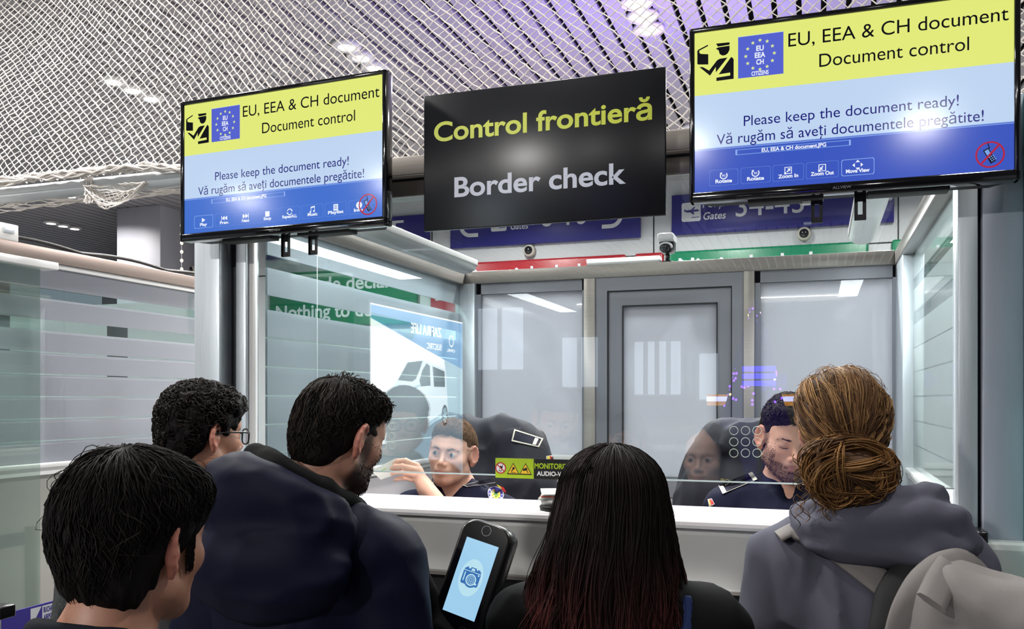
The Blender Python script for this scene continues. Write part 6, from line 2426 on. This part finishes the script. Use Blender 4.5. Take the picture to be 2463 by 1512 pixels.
so_ = rng.normal(0, .10, (nl, ns, 1, 3)) * (.35 + .65 * np.sin(np.linspace(0.1, PI - .1, k)))[None, None, :, None]
d = cen_[:, None] + so_
d = d * rng.uniform(.93, 1.04, (nl, 1, 1, 1))
P = (bc + d * br).reshape(nl * ns, k, 3)
n = nl * ns
lcol = pal(nl, [(120, 86, 50), (146, 106, 62), (96, 68, 42), (166, 124, 76), (76, 54, 36)], [.32, .25, .22, .08, .13])
parts.append(strands_part(P, .0013 * rng.uniform(.6, 1.4, (n, 1)) * np.concatenate([[.4, .8], np.ones(k - 4), [.8, .4]])[None], np.repeat(lcol, ns, 0) * np.concatenate([rng.uniform(.75, 1.3, (n, 1)).repeat(3, 1), np.ones((n, 1))], 1), HM))
# hanging curls under and beside it
n = 90
x = rng.uniform(-.11, .10, n)
P0 = np.stack([x - .03, -.15 - .03 * (1 - (x / .11) ** 2), -.11 + rng.normal(0, .02, n)], 1)
t = np.linspace(0, 1, 14)
q = 2 * PI * 1.3 * t[None] + rng.uniform(0, 6.3, (n, 1))
P = P0[:, None] + np.stack([.010 * np.cos(q), .008 * np.sin(q), -rng.uniform(.04, .085, (n, 1)) * t[None]], -1)
parts.append(strands_part(P, .0012 * rng.uniform(.6, 1.3, (n, 1)) * np.concatenate([np.ones(11), [.8, .5, .2]])[None], pal(n, BR[:4]), HM))
V, F, C = join_parts(parts)
raw_obj('bun', V, F, M['hair'], E_, local=True, color=C, label='loose low bun of curly locks')
obj('hair_tie', MB().tube(ap(HM, [tuple(tie + np.array([.020 * math.cos(a), .006, .010 * math.sin(a) + .018])) for a in np.linspace(0, 2 * PI, 15)[:-1]]), .006, 8, 0, closed=True), pmat('grey_band', (110, 108, 112), .8), E_, True)
for s in (-1, 1):
    obj('eye', eye_part(HM, s), [M['sclera'], M['iris'], M['pupil']], E_, True)
S = 1.345
ops = torso_cloth(S - .02, .90, .034, hem=.72, belly=.02) + [(folds(.006, 5.5, 81, (1.4, 1.2, .6)), 0, 'd')]
cloth_obj('hoodie', ops, .009, CLOTH['hoodie'], E_)
ops = [(dtor((.0, -.035, S + .052), .112, .030, -.24, 1.14, .95, -.16), .014, '+'), (dtor((.015, -.050, S + .014), .132, .029, -.28, 1.14, .95, -.12), .014, '+'), (dell((.03, -.135, S - .012), (.155, .055, .045)), .04, '+'),
       (dcap((.06, -.165, S + .030), (.15, -.14, S + .050), .020, .018), .012, '+'), (dcap((.15, -.14, S + .050), (.185, -.11, S - .01), .018, .022), .012, '+'), (dcap((-.11, -.145, S + .010), (.09, -.180, S - .025), .017, .021), .012, '+'),
       (dell((-.03, .02, S + .13), (.095, .10, .11)), .03, '-'), (folds(.004, 8, 87, (.6, 1, 2.2)), 0, 'd')]
cloth_obj('hood', ops, .007, CLOTH['hoodie'], E_)
hood_surface = torso_cloth(S - .02, .90, .034, hem=.72, belly=.02)
trousers(E_, S, CLOTH['jeans'])
# backpack carried on the back (a thing of its own)
EM = WM[E_.name]
bp_ = empty('backpack', (p[0] + 0.12, p[1] - 0.30, 0.85), 'grey melange backpack on the back of the grey hoodie', 'backpack', rz=math.radians(2))
BM = np.array(WM[bp_.name].inverted() @ EM)
# in the wearer's space
EI = np.array(EM.inverted())
loc_ = lambda u, v, d: ap(EI, atD(u, v, d))
RT = np.array(Matrix.Rotation(math.radians(-12), 3, 'Z') @ Matrix.Rotation(math.radians(9), 3, 'Y'))
bc_ = loc_(2352, 1400, 1.62)
bc_[2] = 1.317 - .215
ops = [(dbox(bc_, (.135, .095, .215), .07, RT), .03, '+'), (dbox(bc_ + np.array([.01, -.095, -.05]), (.105, .045, .13), .04, RT), .015, '+'),
       (dcap(bc_ + np.array([-.10, -.085, .135]), bc_ + np.array([.125, -.09, .100]), .004), .006, '-'), (dcap(bc_ + np.array([-.10, -.13, .02]), bc_ + np.array([.11, -.14, .02]), .004), .006, '-'), (folds(.005, 6, 91, (1, 1, .7)), 0, 'd')]


def pack_part(name, ops, h, mat, **kw):
    lo, hi = bounds(ops)
    V, F = polygonise(ops, *(np.arange(lo[i], hi[i], h) for i in range(3)))
    return raw_obj(name, ap(BM, V), F, mat, bp_, local=True, **kw)


pack_part('bag', ops, .008, CLOTH['pack'])


def ribbon(P, w, t, mat, name, n=1, **kw):
    """flat webbing along P, lying with its width across the given direction"""
    P = np.array(P, float)
    u = np.linspace(0, len(P) - 1, 30)
    i = np.clip(u.astype(int), 0, len(P) - 2)
    f = (u - i)[:, None]
    f = f * f * (3 - 2 * f) * .5 + f * .5
    Q = P[i] * (1 - f) + P[i + 1] * f
    for _ in range(3):
        Q[1:-1] = (Q[:-2] + 2 * Q[1:-1] + Q[2:]) / 4
    T = np.gradient(Q, axis=0); T /= np.linalg.norm(T, axis=1)[:, None]
    out_ = Q - np.array([0, -.02, S - .2]); out_ /= np.linalg.norm(out_, axis=1)[:, None]
    Bn = np.cross(T, out_); Bn /= np.linalg.norm(Bn, axis=1)[:, None]
    Nn = np.cross(Bn, T)
    prof = [(-1, -.3), (-.9, .6), (-.4, 1), (.4, 1), (.9, .6), (1, -.3), (.4, -.7), (-.4, -.7)]
    V = np.stack([Q + Bn * w * a + Nn * t * b for a, b in prof], 1)
    m_ = len(prof)
    F = []
    for q in range(29):
        for c in range(m_):
            d = (c + 1) % m_
            F.append((q * m_ + c, q * m_ + d, (q + 1) * m_ + d, (q + 1) * m_ + c))
    mb = MB().add(ap(BM, V.reshape(-1, 3)), F, 0, True)
    mb.add(ap(BM, V[0]), [tuple(range(m_))], 0); mb.add(ap(BM, V[-1]), [tuple(range(m_))], 0)
    return obj(name, mb, mat, bp_, True, **kw)


SURF = hood_surface
sp = []
for (u, v) in [(1872, 1290), (1905, 1272), (1955, 1282), (2005, 1312), (2050, 1346), (2095, 1380), (2140, 1416)]:
    R_, t_ = march([(u, v)], SURF, EM, 1.4, 2.2)
    q = np.array([0, 0, EYE]) + R_[0] * (t_[0] - .014)
    sp.append(ap(np.array(EM.inverted()), q))
ribbon(sp, .030, .007, CLOTH['pack'], 'shoulder_strap', label='strap over the left shoulder')
ribbon([loc_(2200, 1368, 1.74), loc_(2165, 1395, 1.74), loc_(2140, 1440, 1.72), loc_(2128, 1520, 1.70), loc_(2128, 1640, 1.70)], .030, .012, CLOTH['packd'], 'back_padding')
ribbon([loc_(2150, 1640, 1.66), loc_(2162, 1530, 1.64), loc_(2180, 1465, 1.62), loc_(2215, 1400, 1.62), loc_(2265, 1358, 1.64), loc_(2312, 1345, 1.68), loc_(2350, 1358, 1.74), loc_(2385, 1395, 1.80)], .027, .009, CLOTH['pack'], 'shoulder_strap', label='strap curving to the right shoulder')
ribbon([loc_(2285, 1362, 1.63), loc_(2262, 1400, 1.58), loc_(2240, 1450, 1.54)], .028, .008, CLOTH['pack'], 'top_flap')
# ================================================================== the two officers, their chairs and coats
M['epau'] = pmat('epaulette_navy', (20, 22, 42), .7)
M['epline'] = pmat('epaulette_braid', (232, 228, 214), .6)
M['embl'] = pmat('emblem_blue', (64, 60, 150), .6)
M['emwhite'] = pmat('emblem_white', (220, 220, 226), .6)
M['emgold'] = pmat('emblem_gold', (206, 190, 60), .6)
M['emred'] = pmat('emblem_red', (200, 30, 36), .6)
M['emgreen'] = pmat('emblem_green', (70, 150, 80), .6)


class Decal:
    """a cloth patch lying on a surface: the unit square is laid between four picture corners and dropped onto it"""
    def __init__(s, c, ops, Mw, d0, d1):
        s.c, s.ops, s.Mw, s.d = np.array(c, float), ops, Mw, (d0, d1)
        s.mb = MB()

    def map(s, uv):
        uv = np.asarray(uv, float)
        a, b = uv[:, 0:1], uv[:, 1:2]
        c = s.c
        return c[0] * (1 - a) * (1 - b) + c[1] * a * (1 - b) + c[2] * a * b + c[3] * (1 - a) * b

    def rect(s, a0, a1, b0, b1, mi, lift, n=8, m=4):
        g = [(a0 + (a1 - a0) * i / n, b0 + (b1 - b0) * j / m) for j in range(m + 1) for i in range(n + 1)]
        R, t = march(s.map(g), s.ops, s.Mw, *s.d)
        V = np.array([0, 0, EYE]) + R * (t - lift)[:, None]
        F = [(j * (n + 1) + i, j * (n + 1) + i + 1, (j + 1) * (n + 1) + i + 1, (j + 1) * (n + 1) + i) for j in range(m) for i in range(n)]
        s.mb.add(V, F, mi, True)
        return s

    def disc(s, ca, cb, ra, rb, mi, lift, n=22, r0=0.0):
        g = [(ca + k * ra * math.cos(q), cb + k * rb * math.sin(q)) for k in (max(r0, .02), (1 + r0) / 2, 1) for q in np.linspace(0, 2 * PI, n + 1)[:-1]]
        R, t = march(s.map(g), s.ops, s.Mw, *s.d)
        V = np.array([0, 0, EYE]) + R * (t - lift)[:, None]
        F = [(r * n + i, r * n + (i + 1) % n, (r + 1) * n + (i + 1) % n, (r + 1) * n + i) for r in range(2) for i in range(n)]
        if r0 == 0:
            F.append(tuple(range(n)))
        s.mb.add(V, F, mi, True)
        return s

    def poly(s, P, mi, lift):
        R, t = march(s.map(P), s.ops, s.Mw, *s.d)
        V = np.array([0, 0, EYE]) + R * (t - lift)[:, None]
        s.mb.add(V, [tuple(range(len(P)))], mi, False)
        return s

    def text(s, w, a0, a1, b, h, mi, lift):
        V, F = glyphs(w, .03, 3)
        lo, hi = V[:, 0].min(), V[:, 0].max()
        g = np.stack([a0 + (V[:, 0] - lo) / (hi - lo) * (a1 - a0), b - V[:, 1] * h], 1)
        R, t = march(s.map(g), s.ops, s.Mw, *s.d)
        s.mb.add(np.array([0, 0, EYE]) + R * (t - lift)[:, None], F, mi)
        return s

    def build(s, name, mats, parent, **kw):
        return obj(name, s.mb, mats, parent, fixn=False, **kw)


def epaulette(c, ops, Mw, d0, d1, parent, bar=(.74, .86), border=.05, asp=3.2):
    D = Decal(c, ops, Mw, d0, d1)
    D.rect(0, 1, 0, 1, 0, .006)
    b, a = border * asp * .8, border
    D.rect(0, 1, 0, b, 1, .008).rect(0, 1, 1 - b, 1, 1, .008).rect(0, a, 0, 1, 1, .008).rect(1 - a, 1, 0, 1, 1, .008)
    if bar:
        D.rect(bar[0], bar[1], .16, .84, 1, .0085)
    return D.build('epaulette', [M['epau'], M['epline']], parent)


def emblem(c, ops, Mw, d0, d1, parent):
    D = Decal(c, ops, Mw, d0, d1)
    D.disc(.5, .5, .5, .5, 1, .005).disc(.5, .5, .46, .46, 0, .006).disc(.5, .5, .33, .33, 1, .007).disc(.5, .5, .28, .30, 2, .0075).disc(.52, .52, .13, .18, 3, .008)
    for q in range(10):
        t = 2 * PI * q / 10
        D.rect(.5 + .39 * math.cos(t) - .03, .5 + .39 * math.cos(t) + .03, .5 + .39 * math.sin(t) - .035, .5 + .39 * math.sin(t) + .035, 1, .0075, 1, 1)
    return D.build('emblem', [M['embl'], M['emwhite'], M['emgold'], M['emgreen']], parent)


def collar(S, HM, open_=.03):
    """shirt collar: two leaves round the neck that meet at the throat"""
    mb = MB()
    for s in (-1, 1):
        t = np.linspace(0, 1, 12)
        a = -PI / 2 + s * t * PI * .92
        cx, cy = .066 * np.cos(a) * 1.05, -.022 + .062 * np.sin(a)
        cx = np.abs(.066 * np.sin(t * PI * .93)) * s * 1.06
        cy = -.088 + .150 * (1 - np.cos(t * PI * .93)) / 2
        zt = S + .072 - .062 * t
        top = np.stack([cx, cy, zt], 1)
        bot = np.stack([cx * 1.34 + s * .004, cy + .006 + .022 * t, zt - .034 - .020 * t ** 3], 1)
        V = np.vstack([top, bot, bot * 1.0 + [0, 0, -.004], top * [.96, 1, 1] + [0, 0, -.003]])
        n = 12
        F = [(r * n + i, r * n + i + 1, (r + 1) * n + i + 1, (r + 1) * n + i) for r in range(3) for i in range(n - 1)]
        F += [(3 * n + i, 3 * n + i + 1, i + 1, i) for i in range(n - 1)] + [(0, n, 2 * n, 3 * n), (n - 1, 4 * n - 1, 3 * n - 1, 2 * n - 1)]
        mb.add(V, F, 0, True)
    return mb


# ------------------------------------------------------------------ left officer
ZP = 0.20
pF = atD(1090, 1080, 3.10)
yF = 181.0
WF = Matrix.Translation((pF[0], pF[1], ZP)) @ Matrix.Rotation(math.radians(yF), 4, 'Z')
inv = np.array(WF.inverted())
toF = lambda q: tuple(ap(inv, q))
HM = hmat((0, .010, 1.245), yaw=2, pitch=2, roll=-7, s=.96)
S = 1.075
wr, el = atY(1024, 1176, 2.67), np.array([-1.02, 2.66, 1.115])
K = [atY(u, v, y) for u, v, y in ((1003, 1119, 2.668), (1009, 1131, 2.664), (1009, 1144, 2.664), (1004, 1156, 2.668))]
Pj = [atY(u, v, y) for u, v, y in ((976, 1107, 2.640), (969, 1120, 2.634), (967, 1134, 2.634), (972, 1149, 2.640))]
Dj = [atY(u, v, y) for u, v, y in ((958, 1108, 2.640), (950, 1121, 2.636), (949, 1135, 2.636), (956, 1151, 2.642))]
Tj = [atY(u, v, y) for u, v, y in ((949, 1113, 2.648), (942, 1126, 2.646), (943, 1139, 2.646), (950, 1154, 2.650))]
ex = []
for i in range(4):
    f = (.0085, .0088, .0084, .0074)[i]
    ex.append((dcap(toF(wr + (K[i] - wr) * .18), toF(K[i]), .0135, .0105), .014, '+'))
for i in range(4):
    f = (.0084, .0088, .0084, .0074)[i]
    ex.append((dcap(toF(K[i]), toF(Pj[i]), f * 1.08, f), .0045, '+'))
    ex.append((dcap(toF(Pj[i]), toF(Dj[i]), f, f * .92), .003, '+'))
    ex.append((dcap(toF(Dj[i]), toF(Tj[i]), f * .92, f * .80), .003, '+'))
th = [atY(1016, 1158, 2.690), atY(998, 1136, 2.702), atY(974, 1126, 2.690), atY(958, 1123, 2.676)]
for a_, b_, r0, r1 in ((th[0], th[1], .013, .0115), (th[1], th[2], .0108, .0098), (th[2], th[3], .0098, .0085)):
    ex.append((dcap(toF(a_), toF(b_), r0, r1), .005, '+'))
ex.append((dcap(toF(wr + (el - wr) * .15), toF(wr + (K[1] - wr) * .25), .021, .020, (1, 1, 1)), .02, '+'))
arms = {1: [(.185, -.02, S - .055), (.215, .04, S - .30), (.16, .25, S - .26), (.13, .30, S - .25)], -1: [(-.185, -.02, S - .055), toF(el), toF(wr)]}
lo = np.min([toF(q) for q in Tj + K + [wr] + th], 0) - .02
hi = np.max([toF(q) for q in Tj + K + [wr] + th], 0) + .02
F_, hF = person((pF[0], pF[1]), yF, 'police officer with short brown hair holding out a white card', HM, S, (218, 170, 148), (186, 112, 104), neck=.052, seated=.50, arms=arms, extra=ex, fine=[(lo, hi, .0026)], hands=False, z0=ZP, hs=.0024, stub=(150, 112, 96), stub_amt=.35)
hl = head_ops(ears=False)
ho = [(dell((0, -.014, .036), (.0765, .0965, .0855)), .01, '+'), (dell((0, -.050, -.010), (.0735, .060, .064)), .04, '+'), (dell((0, .046, .074), (.056, .044, .034)), .03, '+'),
      (dell((0, .118, -.004), (.090, .058, .080)), .02, '-'), (dell((.094, .010, -.034), (.030, .036, .040)), .010, '-'), (dell((-.094, .010, -.034), (.030, .036, .040)), .010, '-'), (dbox((0, 0, -.19), (.2, .2, .12), .01), .01, '-')]
parts = [hair_shell(ho + [(lambda X, Y, Z: -.002 * vnoise(X * 110, Y * 70, Z * 110, 33), 0, 'd')], (-.11, -.13, -.10), (.11, .12, .14), .0034, (92, 70, 54), HM)]
P, r, phi = meridian_strands(2600, ho + [q for q in hl if q[2] == '+'], np.array([0, -.01, .03]), (0.0, -.30, 1), ax_end(1.42, 1.46, 2.0), lift=.003, k=8, rad=.0007, start=(.05, .9), jitter=.06, wave=.1)
parts.append(strands_part(P, r, pal(len(P), [(104, 80, 60), (124, 96, 72), (88, 66, 50), (140, 110, 84)]), HM))
# brushed-up fringe
n = 380
d = scalp_dirs(n * 3, .45); d = d[(d[:, 1] > -.1)][:n]; n = len(d)
c0 = np.array([0, -.01, .03]); R = star_radius(ho, d, c0); t = np.linspace(0, 1, 7)
dirv = np.array([.35, .55, .55]); dirv = dirv - d * (d @ dirv)[:, None]
P = c0 + d[:, None] * (R[:, None] - .002 + .008 * np.sin(2.4 * t)[None])[..., None] + dirv[:, None] * (rng.uniform(.010, .026, (n, 1)) * t[None])[..., None] + rng.normal(0, .001, (n, 7, 3))
parts.append(strands_part(P, .0009 * rng.uniform(.6, 1.3, (n, 1)) * np.array([1, 1, 1, .9, .8, .6, .25])[None], pal(n, [(120, 92, 68), (146, 114, 86), (98, 74, 56)]), HM))
V, Fq, C = join_parts(parts)
raw_obj('hair', V, Fq, M['hair'], F_, local=True, color=C)
for s in (-1, 1):
    obj('eye', eye_part(HM, s, (22, 4)), [M['sclera'], M['iris'], M['pupil']], F_, True)
V, Fq, C = join_parts([brow(HM, s, hl, (72, 52, 42), 130) for s in (-1, 1)])
raw_obj('eyebrows', V, Fq, M['hair'], F_, local=True, color=C)
sl = {1: [(.185, -.02, S - .055), (.205, .01, S - .20)], -1: [(-.185, -.02, S - .055), tuple(np.array([-.185, -.02, S - .055]) * .35 + np.array(toF(el)) * .65)]}
so = torso_cloth(S, 1.02, .014, hem=.52, arms=sl, belly=.01) + [(dell((0, .075, S + .055), (.036, .05, .055)), .02, '-'), (folds(.004, 9, 101), 0, 'd')]
cloth_obj('shirt', so, .007, CLOTH['police'], F_)
obj('collar', collar(S, HM), CLOTH['police'], F_, True)
trousers(F_, S, CLOTH['trouser'], .50)
epaulette([(1112, 1166), (1178, 1150), (1192, 1160), (1124, 1170)], so, WF, 2.7, 3.5, F_, (.60, .78), .04, 2.2)
epaulette([(1022, 1172), (1042, 1158), (1046, 1180), (1030, 1186)], so, WF, 2.7, 3.5, F_, None, .06, 1.2)
emblem([(1172, 1166), (1212, 1172), (1212, 1206), (1174, 1206)], so, WF, 2.7, 3.5, F_)
D = Decal([(1194, 1164), (1212, 1172), (1218, 1184), (1206, 1182)], so, WF, 2.7, 3.5)
D.rect(0, .5, 0, .5, 1, .0085).rect(.5, 1, 0, 1, 0, .0085)
D.build('flag_patch', [M['emred'], M['emgold']], F_)

# the card in the hand
cc = [atY(u, v, y) for u, v, y in ((892, 1131, 2.640), (953, 1101, 2.660), (972, 1134, 2.668), (916, 1153, 2.648))]
nrm = np.cross(cc[1] - cc[0], cc[3] - cc[0]); nrm /= np.linalg.norm(nrm)
cf = lambda a, b, d: tuple((cc[0] * (1 - a) * (1 - b) + cc[1] * a * (1 - b) + cc[2] * a * b + cc[3] * (1 - a) * b) - np.sign(nrm[1]) * nrm * d)
card = obj('identity_card', MB().prism([(0, 0), (1, 0), (1, 1), (0, 1)], cf, -.0006, .0006), pmat('card_white', (228, 226, 218), .45), label='white card with green stripes held in the left officer hand', cat='card')
mb = MB()
mb.face([(.22, .34), (.62, .30), (.62, .36), (.22, .40)], cf, .0009, 0)
mb.face([(.50, .86), (.84, .80), (.84, .90), (.50, .95)], cf, .0009, 0)
obj('stripe', mb, pmat('card_green', (140, 190, 60), .5), card, fixn=False)


def office_chair(x, y, yaw, label, top):
    r = empty('office_chair', (x, y, ZP), label, 'chair', 'office chairs in the booth', rz=math.radians(yaw))
    z = lambda v: v - ZP
    f = lambda n, ops, h, mat: (lambda lo, hi: raw_obj(n, *polygonise(ops, *(np.arange(lo[i], hi[i], h) for i in range(3))), mat, r, local=True))(*bounds(ops))
    f('backrest', [(dbox((0, 0, z(top - .34)), (.20, .040, .33), .04), .01, '+'), (dbox((0, -.02, z(top - .12)), (.15, .04, .10), .035), .02, '+')], .011, M['blackm'])
    f('seat', [(dbox((0, .26, .43), (.24, .23, .045), .04), .01, '+')], .012, M['blackm'])
    obj('back_bar', MB().tube([(0, -.05, z(top - .4)), (0, -.07, .5), (0, .0, .38), (0, .2, .37)], .022, 10), M['black'], r, True)
    obj('gas_lift', MB().cyl((0, .26, .08), (0, .26, .39), .028, 14), M['steeld'], r, True)
    for q in range(5):
        a = q * 2 * PI / 5 + .3
        lg = obj('leg', MB().tube([(0, .26, .10), (.27 * math.cos(a), .26 + .27 * math.sin(a), .075)], [.026, .018], 8), M['black'], r, True)
        obj('caster', MB().lathe([(.025, -.018), (.028, 0), (.025, .018)], (.27 * math.cos(a), .26 + .27 * math.sin(a), .028), 'x', 12), M['black'], lg, True)
    return r


def coat_on_chair(x, y, yaw, label, top, seed, skew=0.0, wl=1.0, wr_=1.0):
    r = empty('police_jacket', (x, y, top - .60), label, 'jacket', 'uniform jackets over the chairs', rz=math.radians(yaw))
    ops = [(dbox((0, 0, .40), (.185, .075, .20), .075), .02, '+'), (dbox((0, .015, .20), (.225, .075, .22), .07), .08, '+'),
           (dcap((-.15 * wl, 0, .47), (-.235 * wl, .03, .10), .068, .060), .05, '+'), (dcap((.15 * wr_, 0, .47), (.235 * wr_, .03, .10), .068, .060), .05, '+'),
           (dcap((-.09, .03, .555), (.09, .03, .555), .045, .045), .05, '+'), (dcap((-.05, .07, .54), (-.03, .085, .05), .016, .016), .03, '+'), (dcap((.10, .075, .52), (.13, .085, .05), .016, .016), .03, '+'),
           (folds(.009, 6, seed, (1, 1, .5)), 0, 'd')]
    lo, hi = bounds(ops)
    V, Fq = polygonise(ops, *(np.arange(lo[i], hi[i], .008) for i in range(3)))
    raw_obj('cloth', V, Fq, CLOTH['police2'], r, local=True)
    return r, ops, WM[r.name]


CLOTH['police2'] = pmat('police_jacket_cloth', (17, 18, 32), 0.7, noise=0.06, nscale=300)
cF = atY(1190, 1005, 3.22)
office_chair(cF[0], 3.25, 180, 'black office chair behind the left officer under a uniform jacket', cF[2] - .03)
r, ops, Mw = coat_on_chair(cF[0], 3.20, 180, 'navy uniform jacket draped over the left officer chair', cF[2], 111)
epaulette([(1237, 1031), (1307, 1054), (1296, 1075), (1230, 1060)], ops, Mw, 2.9, 3.8, r, (.74, .86), .045, 3.0)
D = Decal([(1314, 1096), (1331, 1094), (1332, 1106), (1314, 1106)], ops, Mw, 2.9, 3.8)
D.rect(0, 1, 0, 1, 0, .006).rect(.1, .5, .1, 1, 1, .007).rect(.5, .95, .1, 1, 2, .007)
D.build('sleeve_badge', [M['emwhite'], M['emgold'], M['emred']], r)

# ------------------------------------------------------------------ right officer
pG = atD(1896, 1050, 2.74)
yG = 184.0
WG = Matrix.Translation((pG[0], pG[1], ZP)) @ Matrix.Rotation(math.radians(yG), 4, 'Z')
HM = hmat((0.0, .03, 1.312), yaw=10, pitch=15, roll=-3, s=1.03)
S = 1.135
arms = {s: [(s * .190, -.02, S - .055), (s * .235, .02, S - .34), (s * .15, .26, S - .36), (s * .10, .31, S - .36)] for s in (-1, 1)}
G_, hG = person((pG[0], pG[1]), yG, 'bearded police officer with curly dark hair looking down', HM, S, (212, 160, 138), (186, 112, 104), neck=.056, eyes='closed', stub=(92, 66, 54), stub_amt=.62, seated=.52, arms=arms, z0=ZP, hs=.0024, w=1.05)
ho = [(dell((0, -.014, .044), (.0785, .100, .086)), .01, '+'), (dell((0, -.050, -.010), (.074, .060, .064)), .04, '+'), (dell((0, .045, .090), (.064, .056, .042)), .03, '+'),
      (dell((0, .122, -.016), (.082, .058, .078)), .035, '-'), (dell((.094, .010, -.034), (.030, .036, .040)), .010, '-'), (dell((-.094, .010, -.034), (.030, .036, .040)), .010, '-'), (dbox((0, 0, -.20), (.2, .2, .12), .01), .01, '-')]
dsp = lambda X, Y, Z: -.005 * vnoise(X * 55, Y * 55, Z * 55, 45) * np.clip((Z - .02) / .05, .1, 1)
parts = [hair_shell(ho + [(dsp, 0, 'd')], (-.115, -.135, -.10), (.115, .14, .16), .0034, (30, 24, 22), HM)]
parts.append(curls(700, ho, np.array([0, -.01, .03]), .35, rad=(.005, .009), cols=[(36, 30, 28), (48, 40, 36), (26, 21, 20)], HMx=HM))
P, r, phi = meridian_strands(1500, ho + [q for q in hl if q[2] == '+'], np.array([0, -.01, .03]), (0.0, -.30, 1), ax_end(1.40, 1.5, 2.05), lift=.002, k=6, rad=.0007, start=(.5, .95), jitter=.05)
parts.append(strands_part(P, r, pal(len(P), [(40, 32, 30), (30, 24, 22)]), HM))
V, Fq, C = join_parts(parts)
raw_obj('hair', V, Fq, M['hair'], G_, local=True, color=C)
V, Fq, C = join_parts([beard(HM, hl, 2800, [(58, 42, 34), (74, 54, 42), (44, 32, 28)], ln=.004, r=.0004)])
raw_obj('beard', V, Fq, M['hair'], G_, local=True, color=C)
V, Fq, C = join_parts([brow(HM, s, hl, (50, 36, 30), 150) for s in (-1, 1)])
raw_obj('eyebrows', V, Fq, M['hair'], G_, local=True, color=C)
mb = MB()
for s in (-1, 1):
    mb.tube(ap(HM, [(s * .0185, .0885, -.0045), (s * .0255, .0905, -.0062), (s * .0335, .0895, -.0066), (s * .044, .084, -.0045)]), [.0006, .0012, .0012, .0006], 6, 0)
obj('eyelashes', mb, M['pupil'], G_, True)
sl = {s: [(s * .190, -.02, S - .055), (s * .215, .0, S - .22)] for s in (-1, 1)}
so = torso_cloth(S, 1.08, .016, hem=.54, arms=sl, belly=.01) + [(dell((0, .080, S + .045), (.036, .05, .065)), .02, '-'), (folds(.004, 9, 121), 0, 'd')]
cloth_obj('shirt', so, .007, CLOTH['police'], G_)
obj('collar', collar(S, HM), CLOTH['police'], G_, True)
mb = MB()
for q in range(2):
    mb.lathe([(.005, .002), (.005, 0), (.002, -.001)], (.0, .105 + .012 * q, S - .045 - .05 * q), 'y', 12)
obj('button', mb, M['pupil'], G_, True)
trousers(G_, S, CLOTH['trouser'], .52)
epaulette([(1822, 1152), (1809, 1134), (1728, 1167), (1738, 1187)], so, WG, 2.3, 3.2, G_, (.74, .84), .045, 3.2)
D = Decal([(1702, 1200), (1712, 1198), (1719, 1212), (1706, 1219)], so, WG, 2.3, 3.2)
D.rect(0, 1, 0, 1, 0, .006).rect(.12, .4, .1, .9, 1, .007).rect(.4, .92, .1, .9, 2, .007)
D.build('flag_patch', [M['emwhite'], M['emgold'], M['emred']], G_)

cG = atY(1808, 1013, 3.10)
office_chair(cG[0], 3.13, 178, 'black office chair behind the right officer under a uniform jacket', cG[2] - .03)
r, ops, Mw = coat_on_chair(cG[0], 3.08, 178, 'navy uniform jacket draped over the right officer chair', cG[2], 131, wl=.95, wr_=1.0)
D = Decal([(1726, 1144), (1800, 1156), (1800, 1190), (1718, 1178)], ops, Mw, 2.7, 3.6)
D.text('POLIȚIA', .12, .95, .38, .36, 0, .006).text('FRONTIEREI', .05, .95, .95, .36, 0, .006)
D.build('lettering', [pmat('faded_gold_print', (150, 136, 78), .6)], r)
